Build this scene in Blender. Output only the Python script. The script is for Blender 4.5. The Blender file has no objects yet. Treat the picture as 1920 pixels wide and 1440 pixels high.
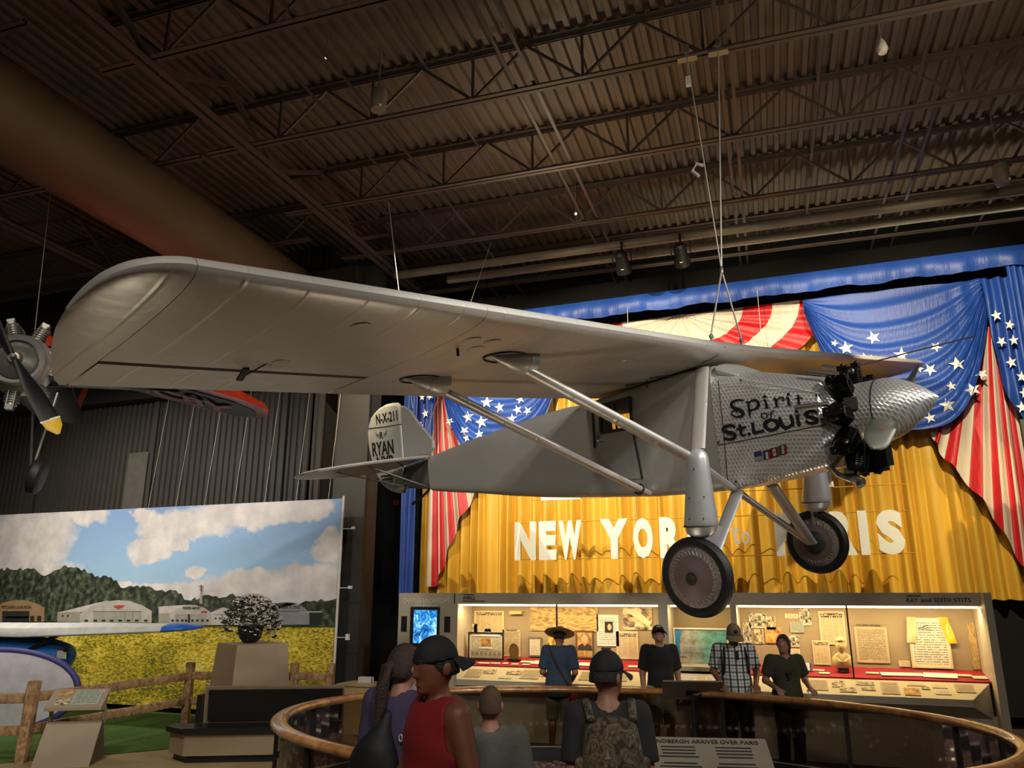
import bpy, bmesh, math, random
import numpy as np
from mathutils import Vector, Matrix, Euler
random.seed(7); np.random.seed(7)
SC = bpy.context.scene
COL = SC.collection
PI = math.pi
# ---------------------------------------------------------------- camera
F_PX = 1456.0
cam_d = bpy.data.cameras.new('camera'); cam = bpy.data.objects.new('camera', cam_d); COL.objects.link(cam)
cam_d.sensor_fit = 'HORIZONTAL'; cam_d.sensor_width = 36.0; cam_d.lens = 36.0*F_PX/1920.0
cam_d.clip_start = 0.05; cam_d.clip_end = 200
cam.location = (0, 0, 2.15)
cam.rotation_euler = (math.radians(90+15.15), 0, math.radians(20.5))
SC.camera = cam
# ---------------------------------------------------------------- world, exposure
wd = bpy.data.worlds.new('hall_ambient'); SC.world = wd; wd.use_nodes = True
wd.node_tree.nodes['Background'].inputs[0].default_value = (1.0, 0.86, 0.70, 1)
wd.node_tree.nodes['Background'].inputs[1].default_value = 0.085
vs = SC.view_settings
vs.view_transform = 'Standard'; vs.look = 'None'; vs.exposure = 0.0; vs.gamma = 1.0; vs.use_curve_mapping = False
def spot(name, loc, target, power, color=(1, .85, .62), angle=50, blend=.6, radius=.08):
    l = bpy.data.lights.new(name, 'SPOT'); l.energy = power; l.color = color
    l.spot_size = math.radians(angle); l.spot_blend = blend; l.shadow_soft_size = radius
    o = bpy.data.objects.new(name, l); COL.objects.link(o); o.location = loc
    o.rotation_euler = (Vector(target)-Vector(loc)).to_track_quat('-Z', 'Y').to_euler()
    return o
def area(name, loc, target, power, sx, sy, color=(1, .85, .65), spread=180):
    l = bpy.data.lights.new(name, 'AREA'); l.energy = power; l.color = color
    l.shape = 'RECTANGLE'; l.size = sx; l.size_y = sy; l.spread = math.radians(spread)
    o = bpy.data.objects.new(name, l); COL.objects.link(o); o.location = loc
    o.rotation_euler = (Vector(target)-Vector(loc)).to_track_quat('-Z', 'Y').to_euler()
    return o
# stage spots under the roof, each aimed straight ahead and down at the drapes
for x, p in [(-6.6, 1500), (-3.7, 2200), (-.8, 1700), (2.2, 2000)]:
    spot('stage_spot', (x, 9.4, 7.6), (x, 15.0, 5.3), p, (1.0, .83, .54), 72, .5, .03)
spot('stage_spot_side', (4.9, 11.6, 7.4), (2.7, 15.0, 2.4), 1300, (1.0, .76, .34), 44, .9, .05)
spot('stage_spot_side', (-8.2, 11.9, 8.2), (-6.6, 15.0, 4.2), 500, (1.0, .80, .50), 60, .9, .05)
# roof spots aimed at the hung aircraft
spot('aircraft_spot', (6.6, 3.6, 7.6), (-.6, 7.6, 4.2), 1900, (1, .97, .92), 56, .9, .25)
spot('aircraft_spot', (2.6, 4.0, 8.5), (-2.3, 6.4, 4.8), 2000, (1, .98, .94), 46, .7, .2)
spot('aircraft_spot', (3.2, -1.5, 8.3), (-2.6, 5.0, 4.6), 1500, (1, .97, .93), 46, .8, .25)
spot('aircraft_spot', (5.2, 9.6, 6.2), (1.0, 8.0, 3.9), 500, (1, .94, .86), 60, .9, .15)
area('mural_lamp', (-12.5, 8.6, 6.6), (-12.4, 12.4, 1.2), 260, 5.0, .3, (1, .93, .82), 110)
area('hall_lamp', (-6.5, 2.0, 8.3), (-7.5, 9.0, 1.0), 120, .9, .9, (1, .90, .76), 100)
area('hall_lamp', (1.0, -4.0, 8.2), (-1.5, 5.0, 1.5), 95, 1.2, 1.2, (1, .90, .78), 90)
area('added_roof_fill', (1.0, 14.65, 7.95), (1.0, 14.4, 9.4), 40, 7.0, .12, (1, .88, .66), 150)  # added upward fill, standing in for stage light spilling on the last bay
area('added_roof_fill', (3.2, 7.2, 6.9), (2.0, 8.2, 9.4), 55, .8, .8, (1, .82, .58), 170)  # this and the next: unseen lamps added to lift the roof deck
area('added_roof_fill', (-3.2, 10.6, 7.2), (-3.6, 10.6, 9.4), 30, .8, .8, (1, .82, .58), 170)
# added fill lamps, low by the pit, brightening the aircraft's underside
spot('added_pit_fill', (-2.6, 7.4, .40), (-2.3, 6.2, 4.6), 75, (1, .84, .64), 130, 1.0, .3)
spot('added_pit_fill', (.4, 8.6, .40), (.2, 7.8, 4.0), 60, (1, .76, .50), 120, 1.0, .3)
spot('added_floor_fill', (-6.0, 5.4, .35), (-3.6, 3.8, 4.2), 70, (1, .87, .66), 78, 1.0, .3)  # added fill under the near wing tip

# ---------------------------------------------------------------- materials
MATS = {}
def newmat(name):
    m = bpy.data.materials.new(name); m.use_nodes = True
    nt = m.node_tree; b = nt.nodes['Principled BSDF']
    return m, nt, b
def N(nt, typ, **kw):
    n = nt.nodes.new(typ)
    for k, v in kw.items():
        if k.startswith('i_'):
            n.inputs[k[2:].replace('_', ' ')].default_value = v
        else: setattr(n, k, v)
    return n
def ramp(nt, fac, stops, interp='LINEAR'):
    r = nt.nodes.new('ShaderNodeValToRGB'); r.color_ramp.interpolation = interp
    e = r.color_ramp.elements
    while len(e) < len(stops): e.new(.5)
    for s, (p, c) in zip(e, stops): s.position = p; s.color = (*c[:3], 1)
    nt.links.new(fac, r.inputs[0]); return r.outputs[0]
def rgb(h):
    h = h.lstrip('#'); c = [int(h[i:i+2], 16)/255 for i in (0, 2, 4)]
    return tuple(x/12.92 if x <= .04045 else ((x+.055)/1.055)**2.4 for x in c)
def mat(name, col, rough=.6, metal=0., var=.12, scale=6., bump=0., bscale=60., spec=.5, emit=None, estr=0., coat=0.):
    """plain procedural material: base colour with soft noise mottling and optional fine relief"""
    if name in MATS: return MATS[name]
    if isinstance(col, str): col = rgb(col)
    m, nt, b = newmat(name)
    tc = N(nt, 'ShaderNodeTexCoord')
    no = N(nt, 'ShaderNodeTexNoise', i_Scale=scale, i_Detail=3.0)
    nt.links.new(tc.outputs['Object'], no.inputs['Vector'])
    c = ramp(nt, no.outputs['Fac'], [(.3, [x*(1-var) for x in col]), (.7, [min(1, x*(1+var)) for x in col])])
    nt.links.new(c, b.inputs['Base Color'])
    b.inputs['Roughness'].default_value = rough; b.inputs['Metallic'].default_value = metal
    b.inputs['Specular IOR Level'].default_value = spec
    if coat: b.inputs['Coat Weight'].default_value = coat; b.inputs['Coat Roughness'].default_value = .08
    if bump:
        n2 = N(nt, 'ShaderNodeTexNoise', i_Scale=bscale, i_Detail=4.0)
        nt.links.new(tc.outputs['Object'], n2.inputs['Vector'])
        bp_ = N(nt, 'ShaderNodeBump', i_Strength=bump, i_Distance=.02)
        nt.links.new(n2.outputs['Fac'], bp_.inputs['Height']); nt.links.new(bp_.outputs[0], b.inputs['Normal'])
    if emit:
        b.inputs['Emission Color'].default_value = (*emit[:3], 1); b.inputs['Emission Strength'].default_value = estr
    MATS[name] = m
    return m
# ---------------------------------------------------------------- mesh building
class MB:
    def __init__(s): s.v = []; s.f = []; s.mi = []; s.cur = 0
    def add(s, vs_, fs):
        o = len(s.v); s.v.extend([tuple(map(float, p)) for p in vs_])
        for f in fs: s.f.append([i+o for i in f]); s.mi.append(s.cur)
        return s
    def box(s, c, d, rot=None):
        x, y, z = d[0]/2, d[1]/2, d[2]/2
        p = [(-x, -y, -z), (x, -y, -z), (x, y, -z), (-x, y, -z), (-x, -y, z), (x, -y, z), (x, y, z), (-x, y, z)]
        if rot is not None:
            R_ = rot if isinstance(rot, Matrix) else Euler(rot).to_matrix()
            p = [R_ @ Vector(q) for q in p]
        p = [(q[0]+c[0], q[1]+c[1], q[2]+c[2]) for q in p]
        return s.add(p, [(0, 3, 2, 1), (4, 5, 6, 7), (0, 1, 5, 4), (1, 2, 6, 5), (2, 3, 7, 6), (3, 0, 4, 7)])
    def bar(s, a, b, w, h=None, up=(0, 0, 1)):
        """rectangular bar from a to b"""
        h = h or w; a = Vector(a); b = Vector(b); d = (b-a); L = d.length; d.normalize()
        u = Vector(up)
        if abs(d.dot(u)) > .98: u = Vector((1, 0, 0))
        sd = d.cross(u).normalized(); u = sd.cross(d)
        p = []
        for q in (a, b):
            for sx, sy in ((-1, -1), (1, -1), (1, 1), (-1, 1)): p.append(q+sd*sx*w/2+u*sy*h/2)
        return s.add(p, [(3, 2, 1, 0), (4, 5, 6, 7), (0, 1, 5, 4), (1, 2, 6, 5), (2, 3, 7, 6), (3, 0, 4, 7)])
    def rings(s, rs, cap0=True, cap1=True, closed=False):
        n = len(rs[0]); o = len(s.v); fs = []
        vs_ = [p for r in rs for p in r]
        m = len(rs)
        for i in range(m if closed else m-1):
            a = i*n; b = ((i+1) % m)*n
            for j in range(n):
                k = (j+1) % n; fs.append((a+j, a+k, b+k, b+j))
        if not closed:
            if cap0: fs.append(tuple(range(n))[::-1])
            if cap1: fs.append(tuple(range((m-1)*n, m*n)))
        return s.add(vs_, fs)
    def tube(s, path, r, n=8, closed=False, caps=True, flat=1.0, up=(0, 0, 1)):
        P = [Vector(p) for p in path]; rs = []
        rr = r if isinstance(r, (list, tuple)) else [r]*len(P)
        m = len(P)
        for i, p in enumerate(P):
            if closed: t = P[(i+1) % m]-P[(i-1) % m]
            else: t = P[min(i+1, m-1)]-P[max(i-1, 0)]
            t.normalize(); u = Vector(up)
            if abs(t.dot(u)) > .97: u = Vector((1, 0, 0))
            sd = t.cross(u).normalized(); u = sd.cross(t)
            rs.append([p+sd*math.cos(2*PI*k/n)*rr[i]+u*math.sin(2*PI*k/n)*rr[i]*flat for k in range(n)])
        return s.rings(rs, caps, caps, closed)
    def lathe(s, prof, n=24, c=(0, 0, 0), axis='z', cap=True):
        rs = []
        for r, h in prof:
            ring = []
            for k in range(n):
                a = 2*PI*k/n; x, y = r*math.cos(a), r*math.sin(a)
                q = {'z': (x, y, h), 'x': (h, x, y), 'y': (y, h, x)}[axis]
                ring.append((q[0]+c[0], q[1]+c[1], q[2]+c[2]))
            rs.append(ring)
        return s.rings(rs, cap, cap)
    def prism(s, poly, fn):
        """extrude polygon: fn(pt2d, 0|1) -> 3d"""
        n = len(poly); a = [fn(p, 0) for p in poly]; b = [fn(p, 1) for p in poly]
        fs = [tuple(range(n))[::-1], tuple(range(n, 2*n))]
        for j in range(n):
            k = (j+1) % n; fs.append((j, k, n+k, n+j))
        return s.add(a+b, fs)
    def grid(s, fn, nu, nv, flip=False):
        vs_ = [fn(i/nu, j/nv) for j in range(nv+1) for i in range(nu+1)]
        fs = []
        for j in range(nv):
            for i in range(nu):
                a = j*(nu+1)+i; q = (a, a+1, a+nu+2, a+nu+1)
                fs.append(q[::-1] if flip else q)
        return s.add(vs_, fs)
    def ball(s, c, r, n=12, m=8):
        r = r if isinstance(r, (tuple, list)) else (r, r, r)
        rs = []
        for j in range(1, m):
            t = PI*j/m
            rs.append([(c[0]+r[0]*math.sin(t)*math.cos(2*PI*k/n), c[1]+r[1]*math.sin(t)*math.sin(2*PI*k/n), c[2]-r[2]*math.cos(t)) for k in range(n)])
        o = len(s.v); s.rings(rs, False, False)
        e = len(s.v); s.v.append((c[0], c[1], c[2]-r[2])); s.v.append((c[0], c[1], c[2]+r[2]))
        for k in range(n):
            s.f.append([o+(k+1) % n, o+k, e]); s.mi.append(s.cur)
            b = o+(m-2)*n; s.f.append([b+k, b+(k+1) % n, e+1]); s.mi.append(s.cur)
        return s
    def xf(s, M):
        s.v = [tuple(M @ Vector(p)) for p in s.v]; return s
    def mesh(s, name, mats, smooth=None):
        me = bpy.data.meshes.new(name); me.from_pydata(s.v, [], s.f)
        for m in (mats if isinstance(mats, (list, tuple)) else [mats]): me.materials.append(m)
        if max(s.mi or [0]) > 0: me.polygons.foreach_set('material_index', s.mi)
        if smooth is not None:
            me.polygons.foreach_set('use_smooth', [True]*len(me.polygons))
            me.set_sharp_from_angle(angle=math.radians(smooth))
        me.update(); return me
    def build(s, name, mats, parent=None, smooth=None, loc=None, rot=None):
        return link(name, s.mesh(name, mats, smooth), parent, loc, rot)
def link(name, me, parent=None, loc=None, rot=None):
    o = bpy.data.objects.new(name, me); COL.objects.link(o)
    if parent is not None: o.parent = parent
    if loc is not None: o.location = loc
    if rot is not None: o.rotation_euler = rot
    return o
def tag(o, label, cat, group=None):
    o['label'] = label; o['category'] = cat
    if group: o['group'] = group
    return o
def struct(o): o['kind'] = 'structure'; return o
def thing(name, label, cat, loc=(0, 0, 0), rz=0., group=None):
    o = bpy.data.objects.new(name, None); COL.objects.link(o); o.empty_display_size = .2
    o.location = loc; o.rotation_euler = (0, 0, rz); return tag(o, label, cat, group)
def text_mesh(name, txt, size, extr=.002, bold=0., spacing=1., align='CENTER', shear=0.):
    cu = bpy.data.curves.new(name, 'FONT'); cu.body = txt; cu.size = size; cu.extrude = extr; cu.offset = bold
    cu.space_character = spacing; cu.align_x = align; cu.align_y = 'CENTER'; cu.shear = shear
    cu.resolution_u = 3
    o = bpy.data.objects.new(name, cu); COL.objects.link(o)
    dg = bpy.context.evaluated_depsgraph_get()
    me = bpy.data.meshes.new_from_object(o.evaluated_get(dg)); me.name = name
    bpy.data.objects.remove(o); bpy.data.curves.remove(cu)
    return me
def frame_mat(o, x, y):
    """matrix with origin o, columns x, y, x cross y"""
    x = Vector(x).normalized(); z = x.cross(Vector(y)).normalized(); y = z.cross(x)
    M = Matrix.Identity(4)
    for i in range(3): M[i][0], M[i][1], M[i][2], M[i][3] = x[i], y[i], z[i], o[i]
    return M
def text_on(name, txt, size, o, x, y, m, parent=None, width=None, height=None, **kw):
    """flat lettering centred at o, reading along x with up y; scaled to width/height if given"""
    me = text_mesh(name, txt, size, **kw)
    c = np.array([v.co[:] for v in me.vertices]); lo, hi = c.min(0), c.max(0)
    sx = width/(hi[0]-lo[0]) if width else 1.; sy = height/(hi[1]-lo[1]) if height else (sx if width else 1.)
    M = frame_mat(o, x, y) @ Matrix.Diagonal((sx, sy, 1, 1)) @ Matrix.Translation((-(lo[0]+hi[0])/2, -(lo[1]+hi[1])/2, 0))
    me.transform(M); me.materials.clear(); me.materials.append(m)
    return link(name, me, parent)
# ================================================================ SETTING
M_deck = mat('deck_paint', '#5a4d3f', .55, 0, .10, 1.5)
M_steel = mat('steel_paint', '#4f443b', .6, 0, .12, 3)
M_dark = mat('dark_wall', '#1c1a18', .85, 0, .15, 2)
M_wall = mat('corrugated_wall', '#2f2a25', .7, 0, .12, 1.2)
M_duct = mat('duct_paint', '#66563c', .6, 0, .10, 1.0, .15, 20)
M_floor = mat('floor_carpet', '#57493a', .9, 0, .15, 8, .3, 90)
M_col = mat('column_paint', '#2b2a27', .7, 0, .10, 2)
floor_o = struct(MB().box((-6, 6, -.05), (44, 34, .1)).build('floor', M_floor))
CA = math.radians(2.4)
cR = Matrix.Rotation(CA, 4, 'Z')
ZB, ZT, ZD = 8.68, 9.40, 9.46     # joist bottom / top chord, deck underside
# corrugated roof deck, ribs running away from the camera
mb = MB(); p = .19; x = -24.0; prof = []
while x < 12:
    prof += [(x, ZD+.06), (x+.075, ZD+.06), (x+.095, ZD), (x+.165, ZD)]; x += p
mb.add([(a, y, z) for y in (-2.0, 22.0) for a, z in prof], [(i+1, i, i+len(prof), i+len(prof)+1) for i in range(len(prof)-1)])
mb.add([(-24, -2, ZD+.3), (12, -2, ZD+.3), (12, 22, ZD+.3), (-24, 22, ZD+.3)], [(0, 1, 2, 3)])
M_rod = mat('rod_paint', '#352f28', .5)
ceiling = struct(mb.build('ceiling', M_deck)); ceiling.rotation_euler = (0, 0, CA)
# open-web roof joists
PAN = 1.55
web_me = {}
def web_mesh(dx):
    k = round(dx, 3)
    if k not in web_me: web_me[k] = MB().bar((0, 0, 0), (dx, 0, ZT-ZB-.04), .035, .035, (0, 1, 0)).mesh('web_bar', M_steel)
    return web_me[k]
def joist(b, x0, x1, off=0.):
    mb = MB()
    for s in (-1, 1):
        mb.box(((x0+x1)/2, b+s*.045, ZB+.005), (x1-x0, .06, .012)); mb.box(((x0+x1)/2, b+s*.018, ZB+.035), (x1-x0, .01, .06))
        mb.box(((x0+x1)/2, b+s*.05, ZT+.03), (x1-x0, .07, .012)); mb.box(((x0+x1)/2, b+s*.018, ZT), (x1-x0, .01, .06))
    j = mb.build('roof_joist', M_steel, ceiling)
    x = x0+.5+off
    while x < x1-.3:
        if x > -8 and x > x0:
            for dx in (-PAN/2, 0, PAN/2):
                if x+dx < x1: link('web_bar', web_mesh(dx), j, (x, b, ZB+.03))
        else:
            link('web_bar', web_mesh(PAN/2), j, (x, b, ZB+.03)); link('web_bar', web_mesh(-PAN/2), j, (x, b, ZB+.03))
        x += PAN
for i, b in enumerate([2.4, 4.50, 6.58, 8.66, 10.70, 12.70, 14.95]):
    joist(b, -7.75, 8.0, .25*i)
for i, b in enumerate([5.6, 8.66, 11.7, 14.6]):
    joist(b, -22.0, -7.9, .3*i)
# girders along the depth of the hall
def girder(x, z, wid, webs, name='roof_girder'):
    mb = MB()
    for s in (-1, 1):
        mb.box((x+s*(wid/2+.02), 9.0, z), (wid*.8, 24, .016)); mb.box((x+s*.03, 9.0, z+.05), (.012, 24, .1))
        mb.box((x+s*(wid/2+.02), 9.0, ZT+.02), (wid*.8, 24, .016))
    g = mb.build(name, M_steel, ceiling)
    y = -1.0
    while y < 20 and webs:
        MB().bar((x, y, z+.03), (x, y+1.3, ZT), .07, .07).build('web_bar', M_steel, g)
        MB().bar((x, y+2.6, z+.03), (x, y+1.3, ZT), .07, .07).build('web_bar', M_steel, g)
        y += 2.6
girder(-7.05, ZB-.03, .12, True); girder(-12.6, ZB-.1, .16, True); girder(-19.0, ZB-.1, .16, True)
# knee braces and bridging lines
for b in (8.66, 12.70, 14.95): MB().bar((-7.05, b, ZB), (-7.9, b+.1, ZT-.1), .05, .05).build('knee_brace', M_steel, ceiling)
for x, ye in ((-5.45, 15.75), (-4.85, 15.8), (-2.75, 15.7), (-2.5, 15.7), (-.12, 15.65), (.02, 15.8), (2.35, 15.75), (2.7, 15.9), (4.1, 15.65)): MB().bar((x, -1, ZB+.06), (x, ye, ZB+.04), .045, .012).build('bridging_bar', M_rod if ye > 15.6 else M_steel, ceiling)
for x in (-4.1, 1.2): MB().bar((x, -1, ZT-.03), (x, 15.0, ZT-.03), .04, .012).build('bridging_bar', M_steel, ceiling)
# corrugated wall behind the mural, dark recess behind the drapes
mb = MB(); x = -26.0; prof = []
while x < -9.0:
    prof += [(x, 13.0), (x+.06, 13.0), (x+.075, 12.96), (x+.135, 12.96)]; x += .15
prof.append((x, 13.0))
mb.add([(a, y, z) for z in (0, 9.4) for a, y in prof], [(i, i+1, i+1+len(prof), i+len(prof)) for i in range(len(prof)-1)])
wall_left = struct(mb.build('wall_back', M_wall))
mb = MB()
for x in (-20, -16.6, -13.2, -9.8): mb.box((x, 12.93, 3.0), (.10, .04, 6.0))
for i, x in enumerate((-20, -16.6, -13.2, -9.8)): MB().box((x, 12.93, 3.2), (.10, .05, 6.4)).build('panel_batten', M_wall, wall_left)
MB().box((-17, 12.82, 6.55), (18, .3, .5)).build('eave_beam', M_dark, wall_left)
MB().box((-17, 12.85, 7.6), (18, .25, .35)).build('eave_beam', M_dark, wall_left)
MB().box((-17, 12.7, 8.4), (18, .5, .3)).build('eave_beam', M_dark, wall_left)
# light patch of bare wall sheet among the corrugation
MB().box((-13.55, 12.9, 4.35), (.55, .03, 1.6)).build('bare_panel', mat('bare_panel', '#4a463d', .7), wall_left)
struct(MB().box((-2.5, 16.4, 4.7), (18, .1, 9.4)).build('wall_recess', M_dark))
struct(MB().box((-9.2, 14.7, 4.7), (.12, 3.4, 9.4)).build('wall_side', M_dark))
struct(MB().box((9.0, 8, 4.7), (.1, 18, 9.4)).build('wall_right', M_dark))
mb = MB(); mb.box((-8.12, 13.1, 4.4), (.62, .5, 8.8)); mb.box((-8.12, 12.83, 4.4), (.72, .03, 8.8))
struct(mb.build('column', M_col))
struct(MB().box((7.4, 14.0, 2.4), (8.2, .1, 4.8)).build('wall_far', mat('grey_partition', '#33322e', .8)))
# black masking fabric behind the drape frame
struct(MB().box((-2.0, 15.75, 4.7), (14.6, .04, 9.0)).build('wall_masking', mat('masking_cloth', '#0d0c0c', .95)))
# exit / call box on the dark wall
tag(MB().box((-8.69, 15.72, 4.16), (.12, .04, .12)).build('alarm_box', mat('alarm_red', '#7a2018', .5)), 'small square red box on the dark wall below the tail', 'alarm box')
# ---------------------------------------------------------------- air duct
mb = MB(); rs = []; n = 28
P0, P1 = Vector((-9.05, 1.0, 8.25)), Vector((-9.05, 17.5, 8.25)); L = 300
for i in range(L+1):
    y = P0.y+(P1.y-P0.y)*i/L; r = .60+(.006 if i % 2 else -.006)
    rs.append([(P0.x+r*math.cos(2*PI*k/n), y, P0.z+r*math.sin(2*PI*k/n)) for k in range(n)])
mb.rings(rs)
duct = tag(mb.build('air_duct', M_duct, None, 50), 'long round brown ribbed air duct running under the roof', 'duct'); duct.rotation_euler = (0, 0, CA+.01)
g = MB(); g.box((-8.62, 7.55, 8.02), (.05, 1.1, .4), (0, .6, 0)).build('grille_frame', M_duct, duct)
g = MB()
for k in range(9): g.box((-8.60, 7.1+k*.112, 8.01), (.07, .05, .32), (0, .6, 0))
g.build('grille', M_dark, duct)
# ---------------------------------------------------------------- pipes under the last joists
def pipe(name, a, b, r, m, label, cat):
    return tag(MB().tube([a, b], r, 12).build(name, m, None, 40), label, cat)
M_pipe = mat('pipe_paint', '#6e6656', .5)
pipe('roof_pipe', (-7.4, 13.0, 8.45), (8.0, 13.62, 8.45), .085, M_pipe, 'upper of the two long round pipes under the roof above the drapes', 'pipe')
pipe('roof_pipe', (-6.6, 13.8, 8.55), (8.0, 14.4, 8.55), .085, M_pipe, 'lower of the two long round pipes under the roof above the drapes', 'pipe')
# ================================================================ SILVER MONOPLANE
PR = Matrix(((0.911818727667908, 0.40873207915646087, -0.03904734744530194), (-0.40937205065596205, 0.8976585322414334, -0.16316765499291763), (-0.03164067028066828, 0.1647642162685574, 0.985825350161781)))
PT = Vector((1.2526, 7.9885, 3.929))
def dope(name, col, rough=.42, ribs=False):
    m, nt, b = newmat(name); tc = N(nt, 'ShaderNodeTexCoord')
    no = N(nt, 'ShaderNodeTexNoise', i_Scale=1.3, i_Detail=4.0); nt.links.new(tc.outputs['Object'], no.inputs['Vector'])
    nt.links.new(ramp(nt, no.outputs['Fac'], [(.3, [c*.93 for c in col]), (.7, [c*1.05 for c in col])]), b.inputs['Base Color'])
    b.inputs['Metallic'].default_value = .45; b.inputs['Roughness'].default_value = rough
    n2 = N(nt, 'ShaderNodeTexNoise', i_Scale=5.0, i_Detail=2.0); nt.links.new(tc.outputs['Object'], n2.inputs['Vector'])
    bu = N(nt, 'ShaderNodeBump', i_Strength=.12, i_Distance=.05); nt.links.new(n2.outputs['Fac'], bu.inputs['Height'])
    last = bu
    if ribs:
        sx = N(nt, 'ShaderNodeSeparateXYZ'); nt.links.new(tc.outputs['Object'], sx.inputs[0])
        mu = N(nt, 'ShaderNodeMath', operation='MULTIPLY'); mu.inputs[1].default_value = 1/.42; nt.links.new(sx.outputs['Y'], mu.inputs[0])
        fr = N(nt, 'ShaderNodeMath', operation='PINGPONG'); fr.inputs[1].default_value = .5; nt.links.new(mu.outputs[0], fr.inputs[0])
        rr = ramp(nt, fr.outputs[0], [(0., (1, 1, 1)), (.05, (0, 0, 0))])
        b2 = N(nt, 'ShaderNodeBump', i_Strength=.28, i_Distance=.010); nt.links.new(rr, b2.inputs['Height']); nt.links.new(bu.outputs[0], b2.inputs['Normal']); last = b2
    nt.links.new(last.outputs[0], b.inputs['Normal']); return m
M_wing = dope('silver_dope_wing', (.50, .47, .42), .40, True)
M_dope = dope('silver_dope', (.46, .45, .42), .45)
M_gearp = dope('silver_gear', (.50, .50, .50), .38)
M_jew, nt, b = newmat('engine_turned_metal'); tc = N(nt, 'ShaderNodeTexCoord'); sx = N(nt, 'ShaderNodeSeparateXYZ'); nt.links.new(tc.outputs['Object'], sx.inputs[0])
ad = N(nt, 'ShaderNodeMath', operation='ADD'); nt.links.new(sx.outputs['Z'], ad.inputs[0]); nt.links.new(sx.outputs['Y'], ad.inputs[1])
ml = N(nt, 'ShaderNodeMath', operation='MULTIPLY_ADD'); ml.inputs[1].default_value = .5; nt.links.new(ad.outputs[0], ml.inputs[0]); nt.links.new(sx.outputs['X'], ml.inputs[2])
cx = N(nt, 'ShaderNodeCombineXYZ'); nt.links.new(ml.outputs[0], cx.inputs[0]); nt.links.new(ad.outputs[0], cx.inputs[1])
vo = N(nt, 'ShaderNodeTexVoronoi', voronoi_dimensions='2D', i_Scale=24.0, i_Randomness=0.04); nt.links.new(cx.outputs[0], vo.inputs['Vector'])
nt.links.new(ramp(nt, vo.outputs['Distance'], [(0, (.48, .47, .46)), (.36, (.92, .91, .89)), (.62, (.38, .37, .35))]), b.inputs['Base Color'])
bu = N(nt, 'ShaderNodeBump', i_Strength=.55, i_Distance=.012); nt.links.new(vo.outputs['Distance'], bu.inputs['Height']); nt.links.new(bu.outputs[0], b.inputs['Normal'])
b.inputs['Metallic'].default_value = .6; b.inputs['Roughness'].default_value = .36
M_black = mat('engine_black', '#0b0b0c', .35, .2, .2, 20)
M_chrome = mat('stack_metal', '#9a958c', .35, .8)
M_ink = mat('black_paint', '#0a0a0a', .5)
M_seam = mat('panel_seam', '#2b2824', .6)
M_tyre = mat('tyre_rubber', '#141414', .55, 0, .1, 8, .1, 40)
M_disc = mat('wheel_disc_fabric', '#7b6a66', .42, .35, .10, 3)
M_lace = mat('wheel_lacing', '#8a807a', .45, .35, .15, 10, .9, 26)
M_white = mat('white_paint', '#c9c7c0', .5)
plane = thing('monoplane', 'large silver high-wing monoplane hung from the roof, lettered on its metal nose', 'airplane', PT)
plane.rotation_euler = PR.to_euler()
# --- wing ---
LE0, CH, ZW, DIH, TW = -1.838, 2.23, .796, .019, .298
fore = [(0, LE0), (5.7, -1.81), (6.10, -1.79), (6.24, -1.806), (6.35, -1.842), (6.434, -1.91), (6.503, -2.017), (6.543, -2.136), (6.569, -2.31), (6.582, -2.60)]
aft = [(0, -3.83), (.8, -3.84), (1.3, -3.905), (2.8, -3.985), (3.9, -4.03), (6.21, -4.075), (6.295, -3.92), (6.37, -3.68), (6.446, -3.40), (6.506, -3.15), (6.552, -2.915), (6.582, -2.62)]
def crm(P, n=8):
    P = [np.array(p, float) for p in P]
    if len(P) < 3: return P
    closed = np.allclose(P[0], P[-1]); out = []
    for i in range(len(P)-1):
        p0 = P[i-1] if i > 0 else (P[-2] if closed else P[0]); p3 = P[i+2] if i+2 < len(P) else (P[1] if closed else P[-1])
        p1, p2 = P[i], P[i+1]
        for k in range(n):
            t = k/n; out.append(.5*((2*p1)+(-p0+p2)*t+(2*p0-5*p1+4*p2-p3)*t*t+(-p0+3*p1-3*p2+p3)*t**3))
    out.append(P[-1]); return out
fore = [tuple(p) for p in crm(fore, 6)]; aft = [tuple(p) for p in crm(aft[:5], 1)]+[tuple(p) for p in crm(aft[5:], 6)]
def lerp(tab, y):
    y = abs(y)
    for (a, va), (b_, vb) in zip(tab, tab[1:]):
        if y <= b_: return va+(vb-va)*(y-a)/(b_-a)
    return tab[-1][1]
def thick(y): y = abs(y); return 1. if y < 5.9 else math.sqrt(max(.0, 1-((y-5.9)/.6835)**2))
def chord_z(x, y): return ZW+DIH*max(0, abs(y)-.45)-TW*(LE0-x)/CH
UP = [(0, 0), (.012, .022), (.03, .035), (.08, .057), (.16, .076), (.28, .086), (.42, .082), (.6, .063), (.8, .034), (1, .002)]
LO = [(0, 0), (.012, -.016), (.03, -.023), (.08, -.032), (.16, -.036), (.28, -.036), (.42, -.033), (.6, -.025), (.8, -.013), (1, -.002)]
def interp(tab, f):
    for (a, va), (b_, vb) in zip(tab, tab[1:]):
        if f <= b_: return va+(vb-va)*(f-a)/(b_-a)
    return tab[-1][1]
def low(x, y):   # underside height
    xf, xa = lerp(fore, y), lerp(aft, y); f = min(1, max(0, (xf-x)/max(.01, xf-xa)))
    return chord_z(x, y)+interp(LO, f)*CH*thick(y)
def upp(x, y):
    xf, xa = lerp(fore, y), lerp(aft, y); f = min(1, max(0, (xf-x)/max(.01, xf-xa)))
    return chord_z(x, y)+interp(UP, f)*CH*thick(y)
FR = [0, .006, .015, .03, .055, .09, .14, .2, .28, .36, .44, .52, .60, .68, .76, .84, .92, 1.0]
AIL0, AIL1, XA0, XA1 = 3.98, 6.165, -3.365, -3.445
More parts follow.
